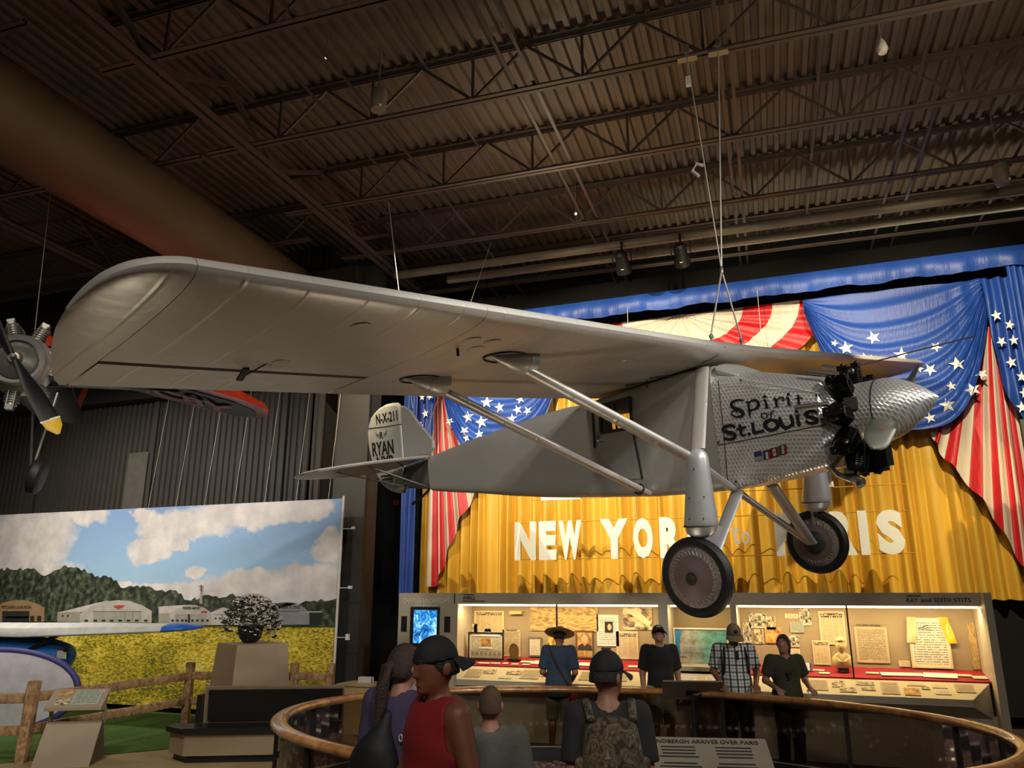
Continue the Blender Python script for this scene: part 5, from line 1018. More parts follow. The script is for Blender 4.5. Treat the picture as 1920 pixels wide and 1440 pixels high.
MUR = [('tan', [(-16.413, 1.585), (-16.491, 1.906), (-16.234, 1.983), (-15.997, 2.021), (-15.729, 2.031), (-15.482, 2.004), (-15.231, 1.949), (-15.033, 1.88), (-14.986, 1.602)]), ('dark', [(-16.246, 1.803), (-15.452, 1.809), (-15.404, 1.597), (-16.195, 1.588)]), ('cream', [(-16.124, 1.693), (-15.454, 1.7), (-15.446, 1.666), (-16.116, 1.66)]), ('dark', [(-15.403, 1.711), (-15.285, 1.712), (-15.262, 1.608), (-15.38, 1.606)]), ('dark', [(-15.206, 1.713), (-15.089, 1.714), (-15.066, 1.61), (-15.183, 1.609)]), ('roof', [(-14.7, 1.774), (-13.632, 1.977), (-13.299, 2.028), (-13.984, 1.803)]), ('side', [(-14.647, 1.769), (-14.02, 1.799), (-13.983, 1.604), (-14.612, 1.597)]), ('white', [(-13.986, 1.595), (-14.016, 1.774), (-13.766, 1.901), (-13.417, 2.006), (-13.059, 2.038), (-12.746, 2.021), (-12.427, 1.943), (-12.16, 1.837), (-12.126, 1.617)]), ('door', [(-13.675, 1.809), (-12.419, 1.818), (-12.386, 1.614), (-13.636, 1.599)]), ('red', [(-13.159, 1.919), (-13.043, 1.944), (-12.849, 1.931), (-12.937, 1.884), (-13.028, 1.856), (-13.105, 1.887)]), ('dark', [(-14.509, 1.743), (-14.468, 1.743), (-14.46, 1.702), (-14.5, 1.701)]), ('dark', [(-14.369, 1.744), (-14.329, 1.744), (-14.321, 1.703), (-14.361, 1.702)]), ('dark', [(-13.88, 1.653), (-13.782, 1.655), (-13.774, 1.615), (-13.873, 1.614)]), ('dark', [(-13.634, 1.656), (-13.537, 1.657), (-13.529, 1.618), (-13.627, 1.617)]), ('dark', [(-13.415, 1.658), (-13.318, 1.659), (-13.311, 1.621), (-13.408, 1.62)]), ('dark', [(-13.205, 1.661), (-13.109, 1.662), (-13.102, 1.623), (-13.198, 1.622)]), ('dark', [(-12.982, 1.663), (-12.887, 1.664), (-12.881, 1.626), (-12.976, 1.625)]), ('dark', [(-12.769, 1.665), (-12.675, 1.666), (-12.669, 1.628), (-12.763, 1.627)]), ('dark', [(-12.558, 1.667), (-12.464, 1.668), (-12.458, 1.63), (-12.552, 1.629)]), ('dark', [(-12.325, 1.67), (-12.233, 1.671), (-12.227, 1.633), (-12.319, 1.632)]), ('line', [(-12.846, 1.815), (-12.837, 1.815), (-12.802, 1.609), (-12.812, 1.609)]), ('line', [(-12.641, 1.816), (-12.631, 1.816), (-12.598, 1.612), (-12.607, 1.611)]), ('line', [(-13.689, 1.818), (-12.408, 1.827), (-12.407, 1.816), (-13.687, 1.807)]), ('roof', [(-11.863, 1.926), (-11.367, 1.949), (-11.174, 1.959), (-11.703, 1.791), (-11.983, 1.789), (-12.002, 1.913)]), ('side', [(-11.984, 1.792), (-11.699, 1.794), (-11.667, 1.576), (-11.951, 1.572)]), ('white', [(-11.671, 1.576), (-11.698, 1.791), (-11.509, 1.891), (-11.286, 1.946), (-11.105, 1.951), (-10.895, 1.905), (-10.713, 1.819), (-10.684, 1.588)]), ('door', [(-11.573, 1.778), (-10.802, 1.784), (-10.777, 1.587), (-11.545, 1.577)]), ('red', [(-10.964, 1.826), (-10.878, 1.853), (-10.801, 1.833), (-10.816, 1.805), (-10.939, 1.804)]), ('dark', [(-11.259, 1.781), (-11.209, 1.781), (-11.188, 1.625), (-11.238, 1.625)]), ('dark', [(-11.647, 1.681), (-11.587, 1.682), (-11.581, 1.638), (-11.641, 1.637)]), ('dark', [(-11.527, 1.682), (-11.468, 1.683), (-11.462, 1.639), (-11.521, 1.639)]), ('dark', [(-11.41, 1.683), (-11.351, 1.684), (-11.345, 1.641), (-11.404, 1.64)]), ('dark', [(-11.321, 1.684), (-11.262, 1.685), (-11.256, 1.642), (-11.315, 1.641)]), ('dark', [(-11.167, 1.686), (-11.108, 1.687), (-11.102, 1.643), (-11.161, 1.643)]), ('dark', [(-11.049, 1.687), (-10.991, 1.688), (-10.985, 1.645), (-11.044, 1.644)]), ('dark', [(-10.928, 1.688), (-10.87, 1.689), (-10.864, 1.646), (-10.923, 1.645)]), ('dark', [(-10.808, 1.69), (-10.75, 1.69), (-10.744, 1.648), (-10.802, 1.647)]), ('darkroof', [(-10.849, 1.893), (-10.583, 1.906), (-10.441, 1.914), (-10.706, 1.823)]), ('white2', [(-10.688, 1.588), (-10.713, 1.819), (-10.579, 1.872), (-10.44, 1.911), (-10.272, 1.877), (-10.05, 1.774), (-10.03, 1.597)]), ('dark', [(-10.614, 1.726), (-10.575, 1.726), (-10.571, 1.692), (-10.61, 1.692)]), ('dark', [(-10.515, 1.727), (-10.476, 1.727), (-10.472, 1.693), (-10.511, 1.693)]), ('dark', [(-10.412, 1.728), (-10.373, 1.728), (-10.369, 1.694), (-10.408, 1.694)]), ('dark', [(-10.318, 1.729), (-10.279, 1.729), (-10.275, 1.695), (-10.314, 1.695)]), ('line', [(-10.462, 1.779), (-10.445, 1.779), (-10.426, 1.626), (-10.444, 1.625)]), ('line', [(-10.635, 1.782), (-10.24, 1.786), (-10.239, 1.777), (-10.634, 1.774)]), ('darkroof', [(-9.666, 1.841), (-9.588, 1.904), (-9.343, 1.984), (-9.013, 2.01), (-8.766, 1.991), (-9.393, 1.846)]), ('side2', [(-9.685, 1.824), (-9.433, 1.826), (-9.412, 1.621), (-9.664, 1.618)]), ('treedark', [(-8.531, 1.836), (-8.261, 1.838), (-8.245, 1.62), (-8.513, 1.616)]), ('grey', [(-9.446, 1.852), (-8.522, 1.859), (-8.504, 1.624), (-9.422, 1.613)]), ('grey', [(-9.397, 1.846), (-9.213, 1.934), (-9.012, 1.995), (-8.805, 1.973), (-8.638, 1.917), (-8.536, 1.852)]), ('line', [(-9.436, 1.856), (-8.533, 1.862), (-8.532, 1.849), (-9.434, 1.842)]), ('pale', [(-8.734, 1.851), (-8.257, 1.854), (-8.256, 1.838), (-8.732, 1.834)]), ('line', [(-9.34, 1.738), (-9.195, 1.74), (-9.194, 1.73), (-9.339, 1.728)]), ('line', [(-9.336, 1.697), (-9.191, 1.698), (-9.19, 1.688), (-9.335, 1.687)]), ('line', [(-9.332, 1.655), (-9.187, 1.657), (-9.186, 1.647), (-9.331, 1.645)]), ('tower', [(-11.031, 2.324), (-11.004, 2.324), (-10.986, 2.183), (-11.013, 2.184)]), ('tower2', [(-11.026, 2.184), (-10.977, 2.183), (-10.938, 1.974), (-11.013, 1.974)]), ('tower', [(-11.079, 2.307), (-10.952, 2.306), (-10.95, 2.294), (-11.077, 2.295)]), ('tower', [(-11.064, 2.245), (-10.951, 2.245), (-10.949, 2.234), (-11.063, 2.235)]), ('trees', [(-16.43, 1.449), (-16.718, 2.625), (-16.246, 2.688), (-15.84, 2.662), (-15.451, 2.68), (-15.18, 2.501), (-15.014, 2.587), (-14.758, 2.672), (-14.615, 2.714), (-14.228, 2.645), (-13.998, 2.6), (-13.763, 2.512), (-13.471, 2.489), (-13.171, 2.403), (-13.035, 2.266), (-12.866, 2.256), (-12.53, 2.317), (-12.315, 2.254), (-11.972, 2.213), (-11.775, 2.233), (-11.62, 2.253), (-11.398, 2.072), (-11.224, 2.033), (-11.075, 2.073), (-10.916, 2.123), (-10.719, 2.074), (-10.471, 2.094), (-10.104, 2.133), (-9.919, 2.114), (-9.731, 2.056), (-9.49, 2.038), (-9.342, 1.981), (-9.24, 1.906), (-8.778, 1.927), (-8.612, 2.003), (-8.444, 2.04), (-8.22, 2.059), (-7.976, 2.078), (-7.942, 1.569)])]
lay = {'trees': 0, 'roof': 1, 'side': 1, 'tan': 1, 'side2': 1, 'treedark': 1, 'darkroof': 2, 'white': 2, 'white2': 2, 'grey': 2, 'door': 3, 'pale': 3, 'tower': 1, 'tower2': 1}
for kind, pts in MUR:
    if kind == 'trees':
        top = pts[1:-1]; pp = [pts[0]]
        for a, c in zip(top, top[1:]):
            n = max(2, int((c[0]-a[0])/.07))
            for i in range(n): t = i/n; pp.append((a[0]+(c[0]-a[0])*t, a[1]+(c[1]-a[1])*t+random.uniform(-.035, .05)))
        pts = pp+[top[-1], pts[-1]]; q = MB(); n = len(pts)-2
        v = [(p[0], 12.375, p[1]) for p in pts[1:-1]]+[(p[0], 12.375, 1.60) for p in pts[1:-1]]; q.add(v, [(i, n+i, n+i+1, i+1) for i in range(n-1)]); q.build('printed_tree_line', mt, mural); continue
    q = MB(); y = 12.372-.0012*lay.get(kind, 4); q.add([(p[0], y, p[1]) for p in pts], [tuple(range(len(pts)))])
    q.build('printed_'+{'trees': 'trees', 'dark': 'window', 'line': 'line', 'red': 'emblem', 'tower': 'tower', 'tower2': 'tower', 'roof': 'roof', 'darkroof': 'roof', 'door': 'door'}.get(kind, 'hangar'), mat('mural_'+kind, MC[kind], .6), mural)
for t_, x, z, w_, h_ in (('PITCAIRN AVIATION', -15.84, 1.885, .85, .06), ('PIONEER AIRPORT', -11.18, 1.895, .42, .05), ('PIONEER FLYING', -8.99, 1.925, .52, .06)):
    text_on('printed_lettering', t_, .1, (x, 12.364, z), (1, 0, 0), (0, 0, 1), mat('mural_lettering', '#3a332c', .6), mural, w_, h_)
struct(MB().box((-7.93, 12.36, 2.0), (.03, .03, 3.8)).build('trim_1', mat('mural_edge', '#c9c5ba', .5)))
for i in range(7):
    x = -8.3-i*.72; MB().tube([(x, 12.42, 3.86), (x+.02, 12.62, 6.3)], .004, 5).build('hanging_cord', M_cable, mural)
for z, k in ((3.30, 'upper'), (2.26, 'middle'), (1.42, 'lower')):
    q = MB(); q.bar((-7.92, 12.36, z), (-7.72, 12.36, z), .012, .012); q.box((-7.68, 12.34, z+.01), (.06, .05, .10 if k == 'lower' else .05)); tag(q.build('mural_stay', M_white), k+' small white bracket tying the mural edge to the column', 'bracket')
# ================================================================ TURF AND FENCE
M_turf = mat('artificial_turf', '#3d5c12', .9, 0, .35, 30, .8, 140)
q = MB(); q.add([(-20, 6.0, .012), (-10.6, 7.6, .012), (-9.35, 9.0, .012), (-8.6, 9.9, .012), (-8.0, 12.38, .012), (-20, 12.38, .012)], [(0, 1, 2, 3, 4, 5)]); struct(q.build('turf', M_turf))
M_conc = mat('pale_floor', '#8f7c56', .7, 0, .1, 4); q = MB(); q.add([(-10.6, 7.6, .006), (-9.6, 6.2, .006), (-6.8, 7.0, .006), (-6.2, 11.0, .006), (-8.0, 12.2, .006), (-8.6, 9.9, .006), (-9.35, 9.0, .006)], [tuple(range(7))]); struct(q.build('walkway', M_conc))
wood_, nt, b = newmat('rough_fence_wood'); tc = N(nt, 'ShaderNodeTexCoord'); wv = N(nt, 'ShaderNodeTexNoise', i_Scale=14.0, i_Detail=5.0, i_Distortion=.6); nt.links.new(tc.outputs['Object'], wv.inputs['Vector']); nt.links.new(ramp(nt, wv.outputs['Fac'], [(.3, (.15, .08, .032)), (.7, (.42, .25, .115))]), b.inputs['Base Color']); b.inputs['Roughness'].default_value = .8; bu = N(nt, 'ShaderNodeBump', i_Strength=.4, i_Distance=.02); nt.links.new(wv.outputs['Fac'], bu.inputs['Height']); nt.links.new(bu.outputs[0], b.inputs['Normal'])
fence = thing('rail_fence', 'rough wooden post and rail fence around the turf', 'fence', (0, 0, 0))
def rough_bar(a, c, w_, h_, nm):
    a, c = Vector(a), Vector(c); d_ = c-a; n = 6; t = d_.normalized(); u = Vector((0, 0, 1)) if abs(t.z) < .9 else Vector((.9, .4, 0)).normalized(); s_ = t.cross(u).normalized(); u = s_.cross(t); rs = []
    for i in range(n+1):
        p_ = a+d_*(i/n); rs.append([p_+s_*w_*x_*.5*random.uniform(.88, 1.1)+u*h_*y_*.5*random.uniform(.9, 1.1) for x_, y_ in ((-1, -.8), (-.8, -1), (.8, -1), (1, -.8), (1, .8), (.8, 1), (-.8, 1), (-1, .8))])
    q = MB(); q.rings(rs); return q.build(nm, wood_, fence, 35)
fp = [(-12.3, 7.0), (-9.97, 8.2), (-10.11, 11.3), (-8.38, 11.85), (-7.73, 11.95)]
for i, (x, y) in enumerate(fp[1:]): rough_bar((x, y, 0), (x+(.03 if i == 0 else 0), y, 1.02), .16, .12, 'post')
for (a, c) in zip(fp, fp[1:]):
    for z in (.40, .80): rough_bar((a[0], a[1], z+.01), (c[0], c[1], z), .06, .12, 'rail')
# ================================================================ WHITE AND PURPLE WING PANEL
M_pwh = mat('white_sailcloth', '#b9b4b8', .6); M_pur = mat('purple_cloth', '#3a3570', .6)
wp_ = thing('wing_panel', 'big rounded white fabric wing panel with purple rim behind the fence', 'wing panel', (-12.42, 9.55, .66), math.radians(24))
q = MB(); n = 48; rs = []
for (k, y) in ((1.0, 0.), (.97, -.05), (.6, -.09), (.0, -.10)): rs.append([(1.28*k*math.cos(2*PI*j/n), y, .60*k*math.sin(2*PI*j/n)) for j in range(n)])
q.rings(rs, False, True); rs = []
for (k, y) in ((1.0, 0.), (.97, .05), (.0, .08)): rs.append([(1.28*k*math.cos(2*PI*j/n), y, .60*k*math.sin(2*PI*j/n)) for j in range(n)])
q.rings(rs, False, True); q.build('panel', M_pwh, wp_, 40)
q = MB(); q.tube([(1.29*math.cos(2*PI*j/n), 0, .61*math.sin(2*PI*j/n)) for j in range(n)], .055, 8, True); q.build('rim', M_pur, wp_, 60)
# ================================================================ SMALL BLUE AND WHITE AIRCRAFT
ba = thing('small_aircraft', 'small blue aircraft with long white wing tipped in blue, in front of the mural', 'airplane', (-13.12, 10.9, 0))
M_bw = mat('white_fabric_wing', '#c3c2bd', .55); M_bb = mat('blue_aircraft_paint', '#1d63a8', .4); M_tip = mat('blue_tip', '#1556b0', .4)
def wsec(x, c0, c1, z, th): return [(x, c0, z), (x, c0+.03, z+th*.6), (x, c0+.2*(c1-c0), z+th), (x, c0+.5*(c1-c0), z+th*.8), (x, c1, z+.02), (x, c0+.5*(c1-c0), z-.02), (x, c0+.1, z-.03), (x, c0+.01, z-.02)]
q = MB(); q.rings([wsec(-3.2, -.5, .5, 1.42, .22), wsec(0, -.5, .5, 1.44, .22), (wsec(1.5, -.5, .5, 1.50, .18)), wsec(3.12, -.5, .45, 1.575, .11)]); q.build('wing', M_bw, ba, 40)
q = MB(); q.rings([wsec(3.12, -.5, .45, 1.575, .11), wsec(3.3, -.46, .40, 1.59, .10), wsec(3.42, -.38, .3, 1.60, .07), wsec(3.47, -.28, .15, 1.61, .03)]); q.build('wing_tip', M_tip, ba, 40)
q = MB(); q.rings([[(x, r*1.1*math.cos(2*PI*j/16), z+r*math.sin(2*PI*j/16)) for j in range(16)] for x, r, z in ((-2.2, .42, 1.0), (-.6, .42, 1.02), (.1, .34, 1.05), (.55, .22, 1.08), (.7, .08, 1.12))]); q.build('fuselage', M_bb, ba, 50)
MB().bar((-.35, -.4, 1.0), (.72, -.3, 1.49), .06, .06).build('wing_strut', M_ink, ba)
MB().box((-.9, -.2, 1.42), (.16, .3, .34)).build('cabin_post', mat('dark_blue_post', '#10263f', .5), ba)
q = MB(); q.tube([(.45, -.1, 1.14), (1.0, -.3, 1.24)], .035, 8); bm = q.build('nose_boom', M_ink, ba, 50)
MB().box((.74, -.24, 1.14), (.20, .02, .15)).build('paper_tag', M_white, ba); MB().box((.74, -.252, 1.21), (.20, .004, .02)).build('tag_stripe', fl_red, ba)
for x, y in ((-.2, -.35), (-.2, .35), (-2.0, 0)): MB().lathe([(.0, -.05), (.14, -.05), (.18, 0), (.14, .05), (.0, .05)], 18, (x, y, .18), 'y').build('wheel', M_tyre, ba, 40); 
for y in (-.35, .35): MB().bar((-.2, y, .2), (-.3, y*.5, .75), .05, .05).build('gear_leg', M_bb, ba)
MB().bar((-2.0, 0, .2), (-2.0, 0, .75), .05, .05).build('gear_leg', M_bb, ba)
# ================================================================ SIGN DESK
sd = thing('sign_desk', 'tan slanted sign desk standing before the fence', 'sign stand', (-9.45, 8.50, 0), math.radians(33))
M_tan = mat('tan_laminate', '#8c7c66', .55, 0, .05); 
q = MB(); q.prism([(-.42, 0), (-.38, 0), (.02, .50), (-.02, .50)], lambda p, k: (-.34+.68*k, p[0], p[1])); q.build('foot_panel', M_tan, sd)
for s in (-1, 1):
    q = MB(); q.prism([(-.36, .02), (.30, .02), (.05, .5), (-.02, .5)], lambda p, k: (s*.33-.01+.02*k, p[0], p[1])); q.build('side_panel', mat('desk_side', '#5c4f40', .6), sd)
    q = MB(); q.prism([(-.04, .46), (.06, .46), (.03, .62), (-.14, .66), (-.14, .70), (.10, .86), (.16, .86), (.06, .70), (.12, .62), (.14, .46)], lambda p, k: (s*.33-.015+.03*k, p[0], p[1])); q.build('bracket', M_tan, sd)
q = MB(); q.prism([(-.20, .66), (-.20, .70), (.16, .89), (.16, .85)], lambda p, k: (-.35+.70*k, p[0], p[1])); q.build('top_panel', M_tan, sd)
nrm = Vector((0, -.19, .36)).normalized(); ctr = Vector((0, -.02, .795))+nrm*.004
def onpanel(nm, u0, u1, v0, v1, m, par, k=1):
    a = Vector((0, .36, .19)).normalized(); q = MB(); q.add([ctr+Vector((u, 0, 0))+a*v+nrm*.001*k for u, v in ((u0, v0), (u1, v0), (u1, v1), (u0, v1))], [(0, 1, 2, 3)]); return q.build(nm, m, par)
onpanel('text_sheet', -.06, .28, -.16, .16, PP['grey'], sd); onpanel('picture', -.26, -.10, .05, .16, PP['sepia'], sd); onpanel('picture', -.26, -.08, -.15, 0, PP['photo'], sd); onpanel('picture', .22, .30, .12, .18, PP['photo2'], sd, 2)
# ================================================================ BENCH, PLANTER, FLOWERS
bn_ = thing('bench', 'long tan bench with black padded seat and back', 'bench', (-7.93, 8.88, 0), math.radians(26))
M_pad = mat('black_vinyl', '#12100f', .4, 0, .15, 10); M_bt = mat('bench_tan', '#85735a', .6, 0, .05)
q = MB(); q.prism([(-.28, .32), (0, 0), (2.0, 0), (2.0, .60), (-.28, .60)], lambda p, k: (p[0], p[1], .10+.26*k)); q.build('base', M_bt, bn_)
q = MB(); q.prism([(-.22, .36), (.03, .06), (1.95, .06), (1.95, .56), (-.22, .56)], lambda p, k: (p[0], p[1], .0+.10*k)); q.build('kickboard', M_ink, bn_)
q = MB(); q.prism([(-.02, -.04), (2.0, -.04), (2.0, .42), (.02, .42)], lambda p, k: (p[0], p[1], .365+.075*k)); q.build('seat_pad', M_pad, bn_)
q = MB(); q.prism([(-.34, .30), (-.03, -.03), (.02, .42), (-.3, .55)], lambda p, k: (p[0], p[1], .365+.065*k)); q.build('seat_pad', M_pad, bn_)
q = MB(); q.box((1.05, .47, .66), (1.9, .06, .50), (.12, 0, 0)); q.build('back_board', M_bt, bn_)
q = MB(); q.box((1.07, .425, .67), (1.82, .05, .40), (.12, 0, 0)); q.build('back_pad', M_pad, bn_)
q = MB(); q.box((.02, .55, .62), (.06, .20, .36)); q.build('back_pad', M_pad, bn_)
pb = thing('planter_box', 'square tan planter pedestal rising behind the bench', 'pedestal', (-8.20, 10.46, 0), math.radians(20.5+40))
q = MB(); q.rings([[(x*s, y*s, z) for x, y in ((-.5, -.5), (.5, -.5), (.5, .5), (-.5, .5))] for s, z in ((.90, 0), (.90, .7), (.80, 1.42))]); q.build('body', M_bt, pb)
fl = thing('flower_pot', 'black pot overflowing with small white flowers on the tan pedestal', 'potted flowers', (-8.26, 10.46, 1.43))
q = MB(); q.lathe([(.10, 0), (.16, .06), (.19, .20), (.20, .26), (.17, .25)], 20); q.build('pot', M_ink, fl, 50)
q = MB(); rr = random.Random(5)
def leaf(q, c, s, d):
    d = Vector(d).normalized(); u = d.orthogonal().normalized(); u.rotate(Matrix.Rotation(rr.uniform(0, 6.28), 3, d)); q.add([c, c+d*s*.5+u*s*.25, c+d*s, c+d*s*.5-u*s*.25], [(0, 1, 2, 3)])
def rp():
    a = rr.uniform(0, 2*PI); e = rr.uniform(-.35, 1)**1.0; r = math.sqrt(max(0, 1-e*e))*.34*rr.uniform(.8, 1.1); z = .36+.34*e
    if e < 0: r = .36*rr.uniform(.85, 1.15); z = .34+e*.9*rr.random()
    return Vector((r*math.cos(a)*1.1, r*math.sin(a), max(.02, z)))
for k in range(700): p_ = rp(); leaf(q, p_*.96, .08, (rr.uniform(-1, 1)+p_.x*3, rr.uniform(-1, 1)+p_.y*3, rr.uniform(-.8, .8)))
o = q.build('foliage', mat('dark_foliage', '#1c2417', .7, 0, .3, 20), fl); o['kind'] = 'stuff'
q = MB()
for k in range(620):
    p_ = rp()+Vector((0, 0, .02))
    if p_.x < -.2 and rr.random() < .5: continue
    s_ = rr.uniform(.026, .046)
    for j in range(5): leaf(q, p_, s_, (math.cos(j*1.256), math.sin(j*1.256), rr.uniform(-.2, .9)))
o = q.build('blossoms', mat('white_petals', '#cfc6b8', .7, 0, .15, 20), fl); o['kind'] = 'stuff'
q = MB()
for k in range(9): a = k*.7; q.tube([(0, 0, .22), (.12*math.cos(a), .12*math.sin(a), .42), (.30*math.cos(a), .28*math.sin(a), .36)], .006, 5)
o = q.build('stems', mat('stem_green', '#2b3320', .7), fl); o['kind'] = 'stuff'
pc = thing('side_pedestal', 'low cream pedestal left of the kiosk screen', 'pedestal', (-7.05, 11.85, 0)); MB().box((0, 0, .36), (.62, .5, .72)).build('body', mat('cream_laminate', '#b09a6c', .6), pc); MB().box((0, 0, .735), (.66, .54, .03)).build('top', mat('cream_laminate', '#b09a6c', .6), pc)
wn = thing('white_notice', 'small folded white notice on the cream pedestal', 'notice', (-6.98, 11.80, .75)); MB().box((0, 0, .05), (.24, .012, .095), (-.15, 0, 0)).build('front', M_white, wn); MB().box((.02, .05, .05), (.24, .012, .095), (.15, 0, 0)).build('rear_fold', M_white, wn)
# ================================================================ RED AND BLACK AIRCRAFT
fwd = Vector((.66, -.75, 0)).normalized(); lft = Vector((.763, .646, -.20)).normalized(); fwd = (fwd-lft*fwd.dot(lft)).normalized(); upv = fwd.cross(lft)
Mr = Matrix.Identity(4)
for i in range(3): Mr[i][0], Mr[i][1], Mr[i][2] = fwd[i], lft[i], upv[i]
ra = thing('red_aircraft', 'red and black aircraft with bare radial engine hung at the far left', 'airplane', (-10.24, 7.42, 5.32)); ra.rotation_euler = Mr.to_euler()
M_or = mat('orange_red_paint', '#a52a10', .35, coat=.4); M_bkp = mat('gloss_black_paint', '#08080a', .55)
q = MB(); q.lathe([(.0, .12), (.16, .11), (.26, .04), (.30, -.06), (.30, -.22), (.22, -.25)], 28, (0, 0, 0), 'x'); eng = q.build('engine_case', mat('polished_metal', '#b9b9b6', .35, .6), ra, 40); eng.scale = (1.1, 1.45, 1.45)
q = MB(); q.lathe([(.20, .13), (.235, .16), (.26, .12), (.25, .06)], 28, (0, 0, 0), 'x', False); q.build('ring_cowl', mat('polished_metal', '#a9a9a6', .28, .85), eng, 50)
q = MB(); q.lathe([(.0, .26), (.05, .25), (.07, .18), (.17, .13), (.19, .1)], 20, (0, 0, 0), 'x'); q.build('gear_case', mat('grey_metal', '#77736c', .4, .6), eng, 40)
cyb = MB(); pr_ = [(.07, .26)]; h = .28
while h < .40: pr_ += [(.055, h), (.075, h+.006), (.075, h+.012), (.055, h+.018)]; h += .024
pr_ += [(.06, .42), (.0, .44)]; cyb.lathe(pr_, 12); cyb.box((.02, 0, .44), (.10, .07, .05)); cyb.tube([(.08, .03, .2), (.07, .03, .44)], .008, 5); cyb.tube([(.08, -.03, .2), (.07, -.03, .44)], .008, 5); cyb.tube([(-.04, .03, .42), (-.12, .06, .36), (-.16, .06, .28)], .022, 7); cy_me = cyb.mesh('cylinder', mat('cylinder_grey', '#8a877f', .4, .5), 40)
for k in range(9): link('cylinder', cy_me, eng, (-.10, 0, 0), (-2*PI*k/9-.2, 0, 0))
hubr = MB().lathe([(.0, .10), (.03, .09), (.045, 0), (.06, -.06)], 14, (.28, 0, 0), 'x').build('propeller', mat('hub_metal', '#8c8a84', .4, .7), ra, 40)
for s in (1, -1):
    q = MB(); rs = []; dd = Vector((0, .80*s, -.80*s)).normalized(); tip_ = []
    for k in range(12):
        t = k/11; r = .05+1.20*t; w_ = (.045+.085*min(1, t*2.4))*math.sqrt(max(.03, 1-max(0, (t-.78)/.22)**2)); th = .03*(1-t)+.01; tw = math.radians(55-35*t); c_ = Vector((1, 0, 0))*math.sin(tw)+dd.cross(Vector((1, 0, 0)))*math.cos(tw); n_ = c_.cross(dd)
        rs.append([Vector((.28, 0, 0))+dd*r+c_*w_*math.cos(2*PI*j/12)+n_*th*math.sin(2*PI*j/12) for j in range(12)])
    q.rings(rs[:10], True, False); bl_ = q.build('blade', M_bkp, hubr, 40)
    q = MB(); q.rings(rs[9:], False, True); q.build('blade_tip', mat('yellow_tip', '#c9a312', .45), bl_, 40)
    q = MB(); m9 = [Vector(p)+(Vector(p)-(Vector((.28, 0, 0))+dd*(.05+1.20*9/11)))*.06 for p in rs[9]]; m8 = [p-dd*.025 for p in m9]; q.rings([m8, m9], False, False); q.build('tip_band', M_white, bl_)
q = MB(); rs = []
for y, c0, c1, z, th in ((.2, -.05, -1.9, .42, .16), (1.0, -.05, -1.9, .42, .16), (2.4, -.05, -1.85, .40, .15), (3.0, -.1, -1.7, .39, .13), (3.35, -.3, -1.3, .385, .08), (3.45, -.55, -.9, .38, .02)): rs.append([(c0, y, z+th*.2), (c0-.04, y, z+th*.6), (c0-.3, y, z+th), (c1, y, z+.01), (c0-.3, y, z-.06), (c0-.04, y, z-.05)])
q.rings(rs); rw = q.build('wing', M_or, ra, 40)
q = MB(); q.add([(-.36, .2, .352), (-.36, 2.9, .322), (-.55, 3.22, .322), (-1.0, 3.28, .33), (-1.55, 2.95, .37), (-1.8, .2, .40)], [(0, 1, 2, 3, 4, 5)]); q.build('black_underside', M_bkp, rw)
text_on('wing_lettering', 'NC8Y', .7, (-1.0, 2.0, .312), (0, 1, 0), (1, 0, -.06), M_or, rw, 1.8, .72, bold=.02)
q = MB(); q.rings([[(x, r*math.cos(2*PI*j/14), z+r*1.15*math.sin(2*PI*j/14)) for j in range(14)] for x, r, z in ((-.25, .30, .0), (-.9, .36, .02), (-2.2, .34, .05), (-4.2, .14, .15))]); q.build('fuselage', M_bkp, ra, 50)
q = MB(); q.add([(-3.8, 0, .2), (-4.5, 0, .2), (-4.55, 0, .75), (-4.2, 0, .85), (-3.9, .02, .4)], [(0, 1, 2, 3, 4)]); q.build('fin', M_or, ra)
for s in (1, -1):
    wcn = Vector((-.25, .62*s, -1.45)); 
    MB().bar((-.2, .25*s, -.25), wcn, .04, .03).build('gear_strut', M_bkp, ra); MB().bar((-.9, .25*s, -.3), wcn, .04, .03).build('gear_strut', M_bkp, ra); MB().tube([wcn, wcn+Vector((.05, -.02*s, .55)), wcn+Vector((.08, -.05*s, 1.2))], .018, 7).build('shock_strut', M_chrome, ra)
    q = MB(); q.lathe([(.09, -.08), (.20, -.085), (.255, -.05), (.27, 0), (.255, .05), (.20, .085), (.09, .08)], 28, tuple(wcn+Vector((0, .08*s, 0))), 'y'); q.build('wheel', M_tyre, ra, 40)
    MB().bar((-.6, .3*s, -.1), (-.7, 2.1*s, .36), .05, .03).build('wing_strut', M_bkp, ra)
tag(MB().tube([(-10.45, 7.75, 5.75), (-10.6, 7.7, ZB)], .006, 5).build('rigging_cable', M_cable), 'thin cable holding up the red and black aircraft', 'cable')
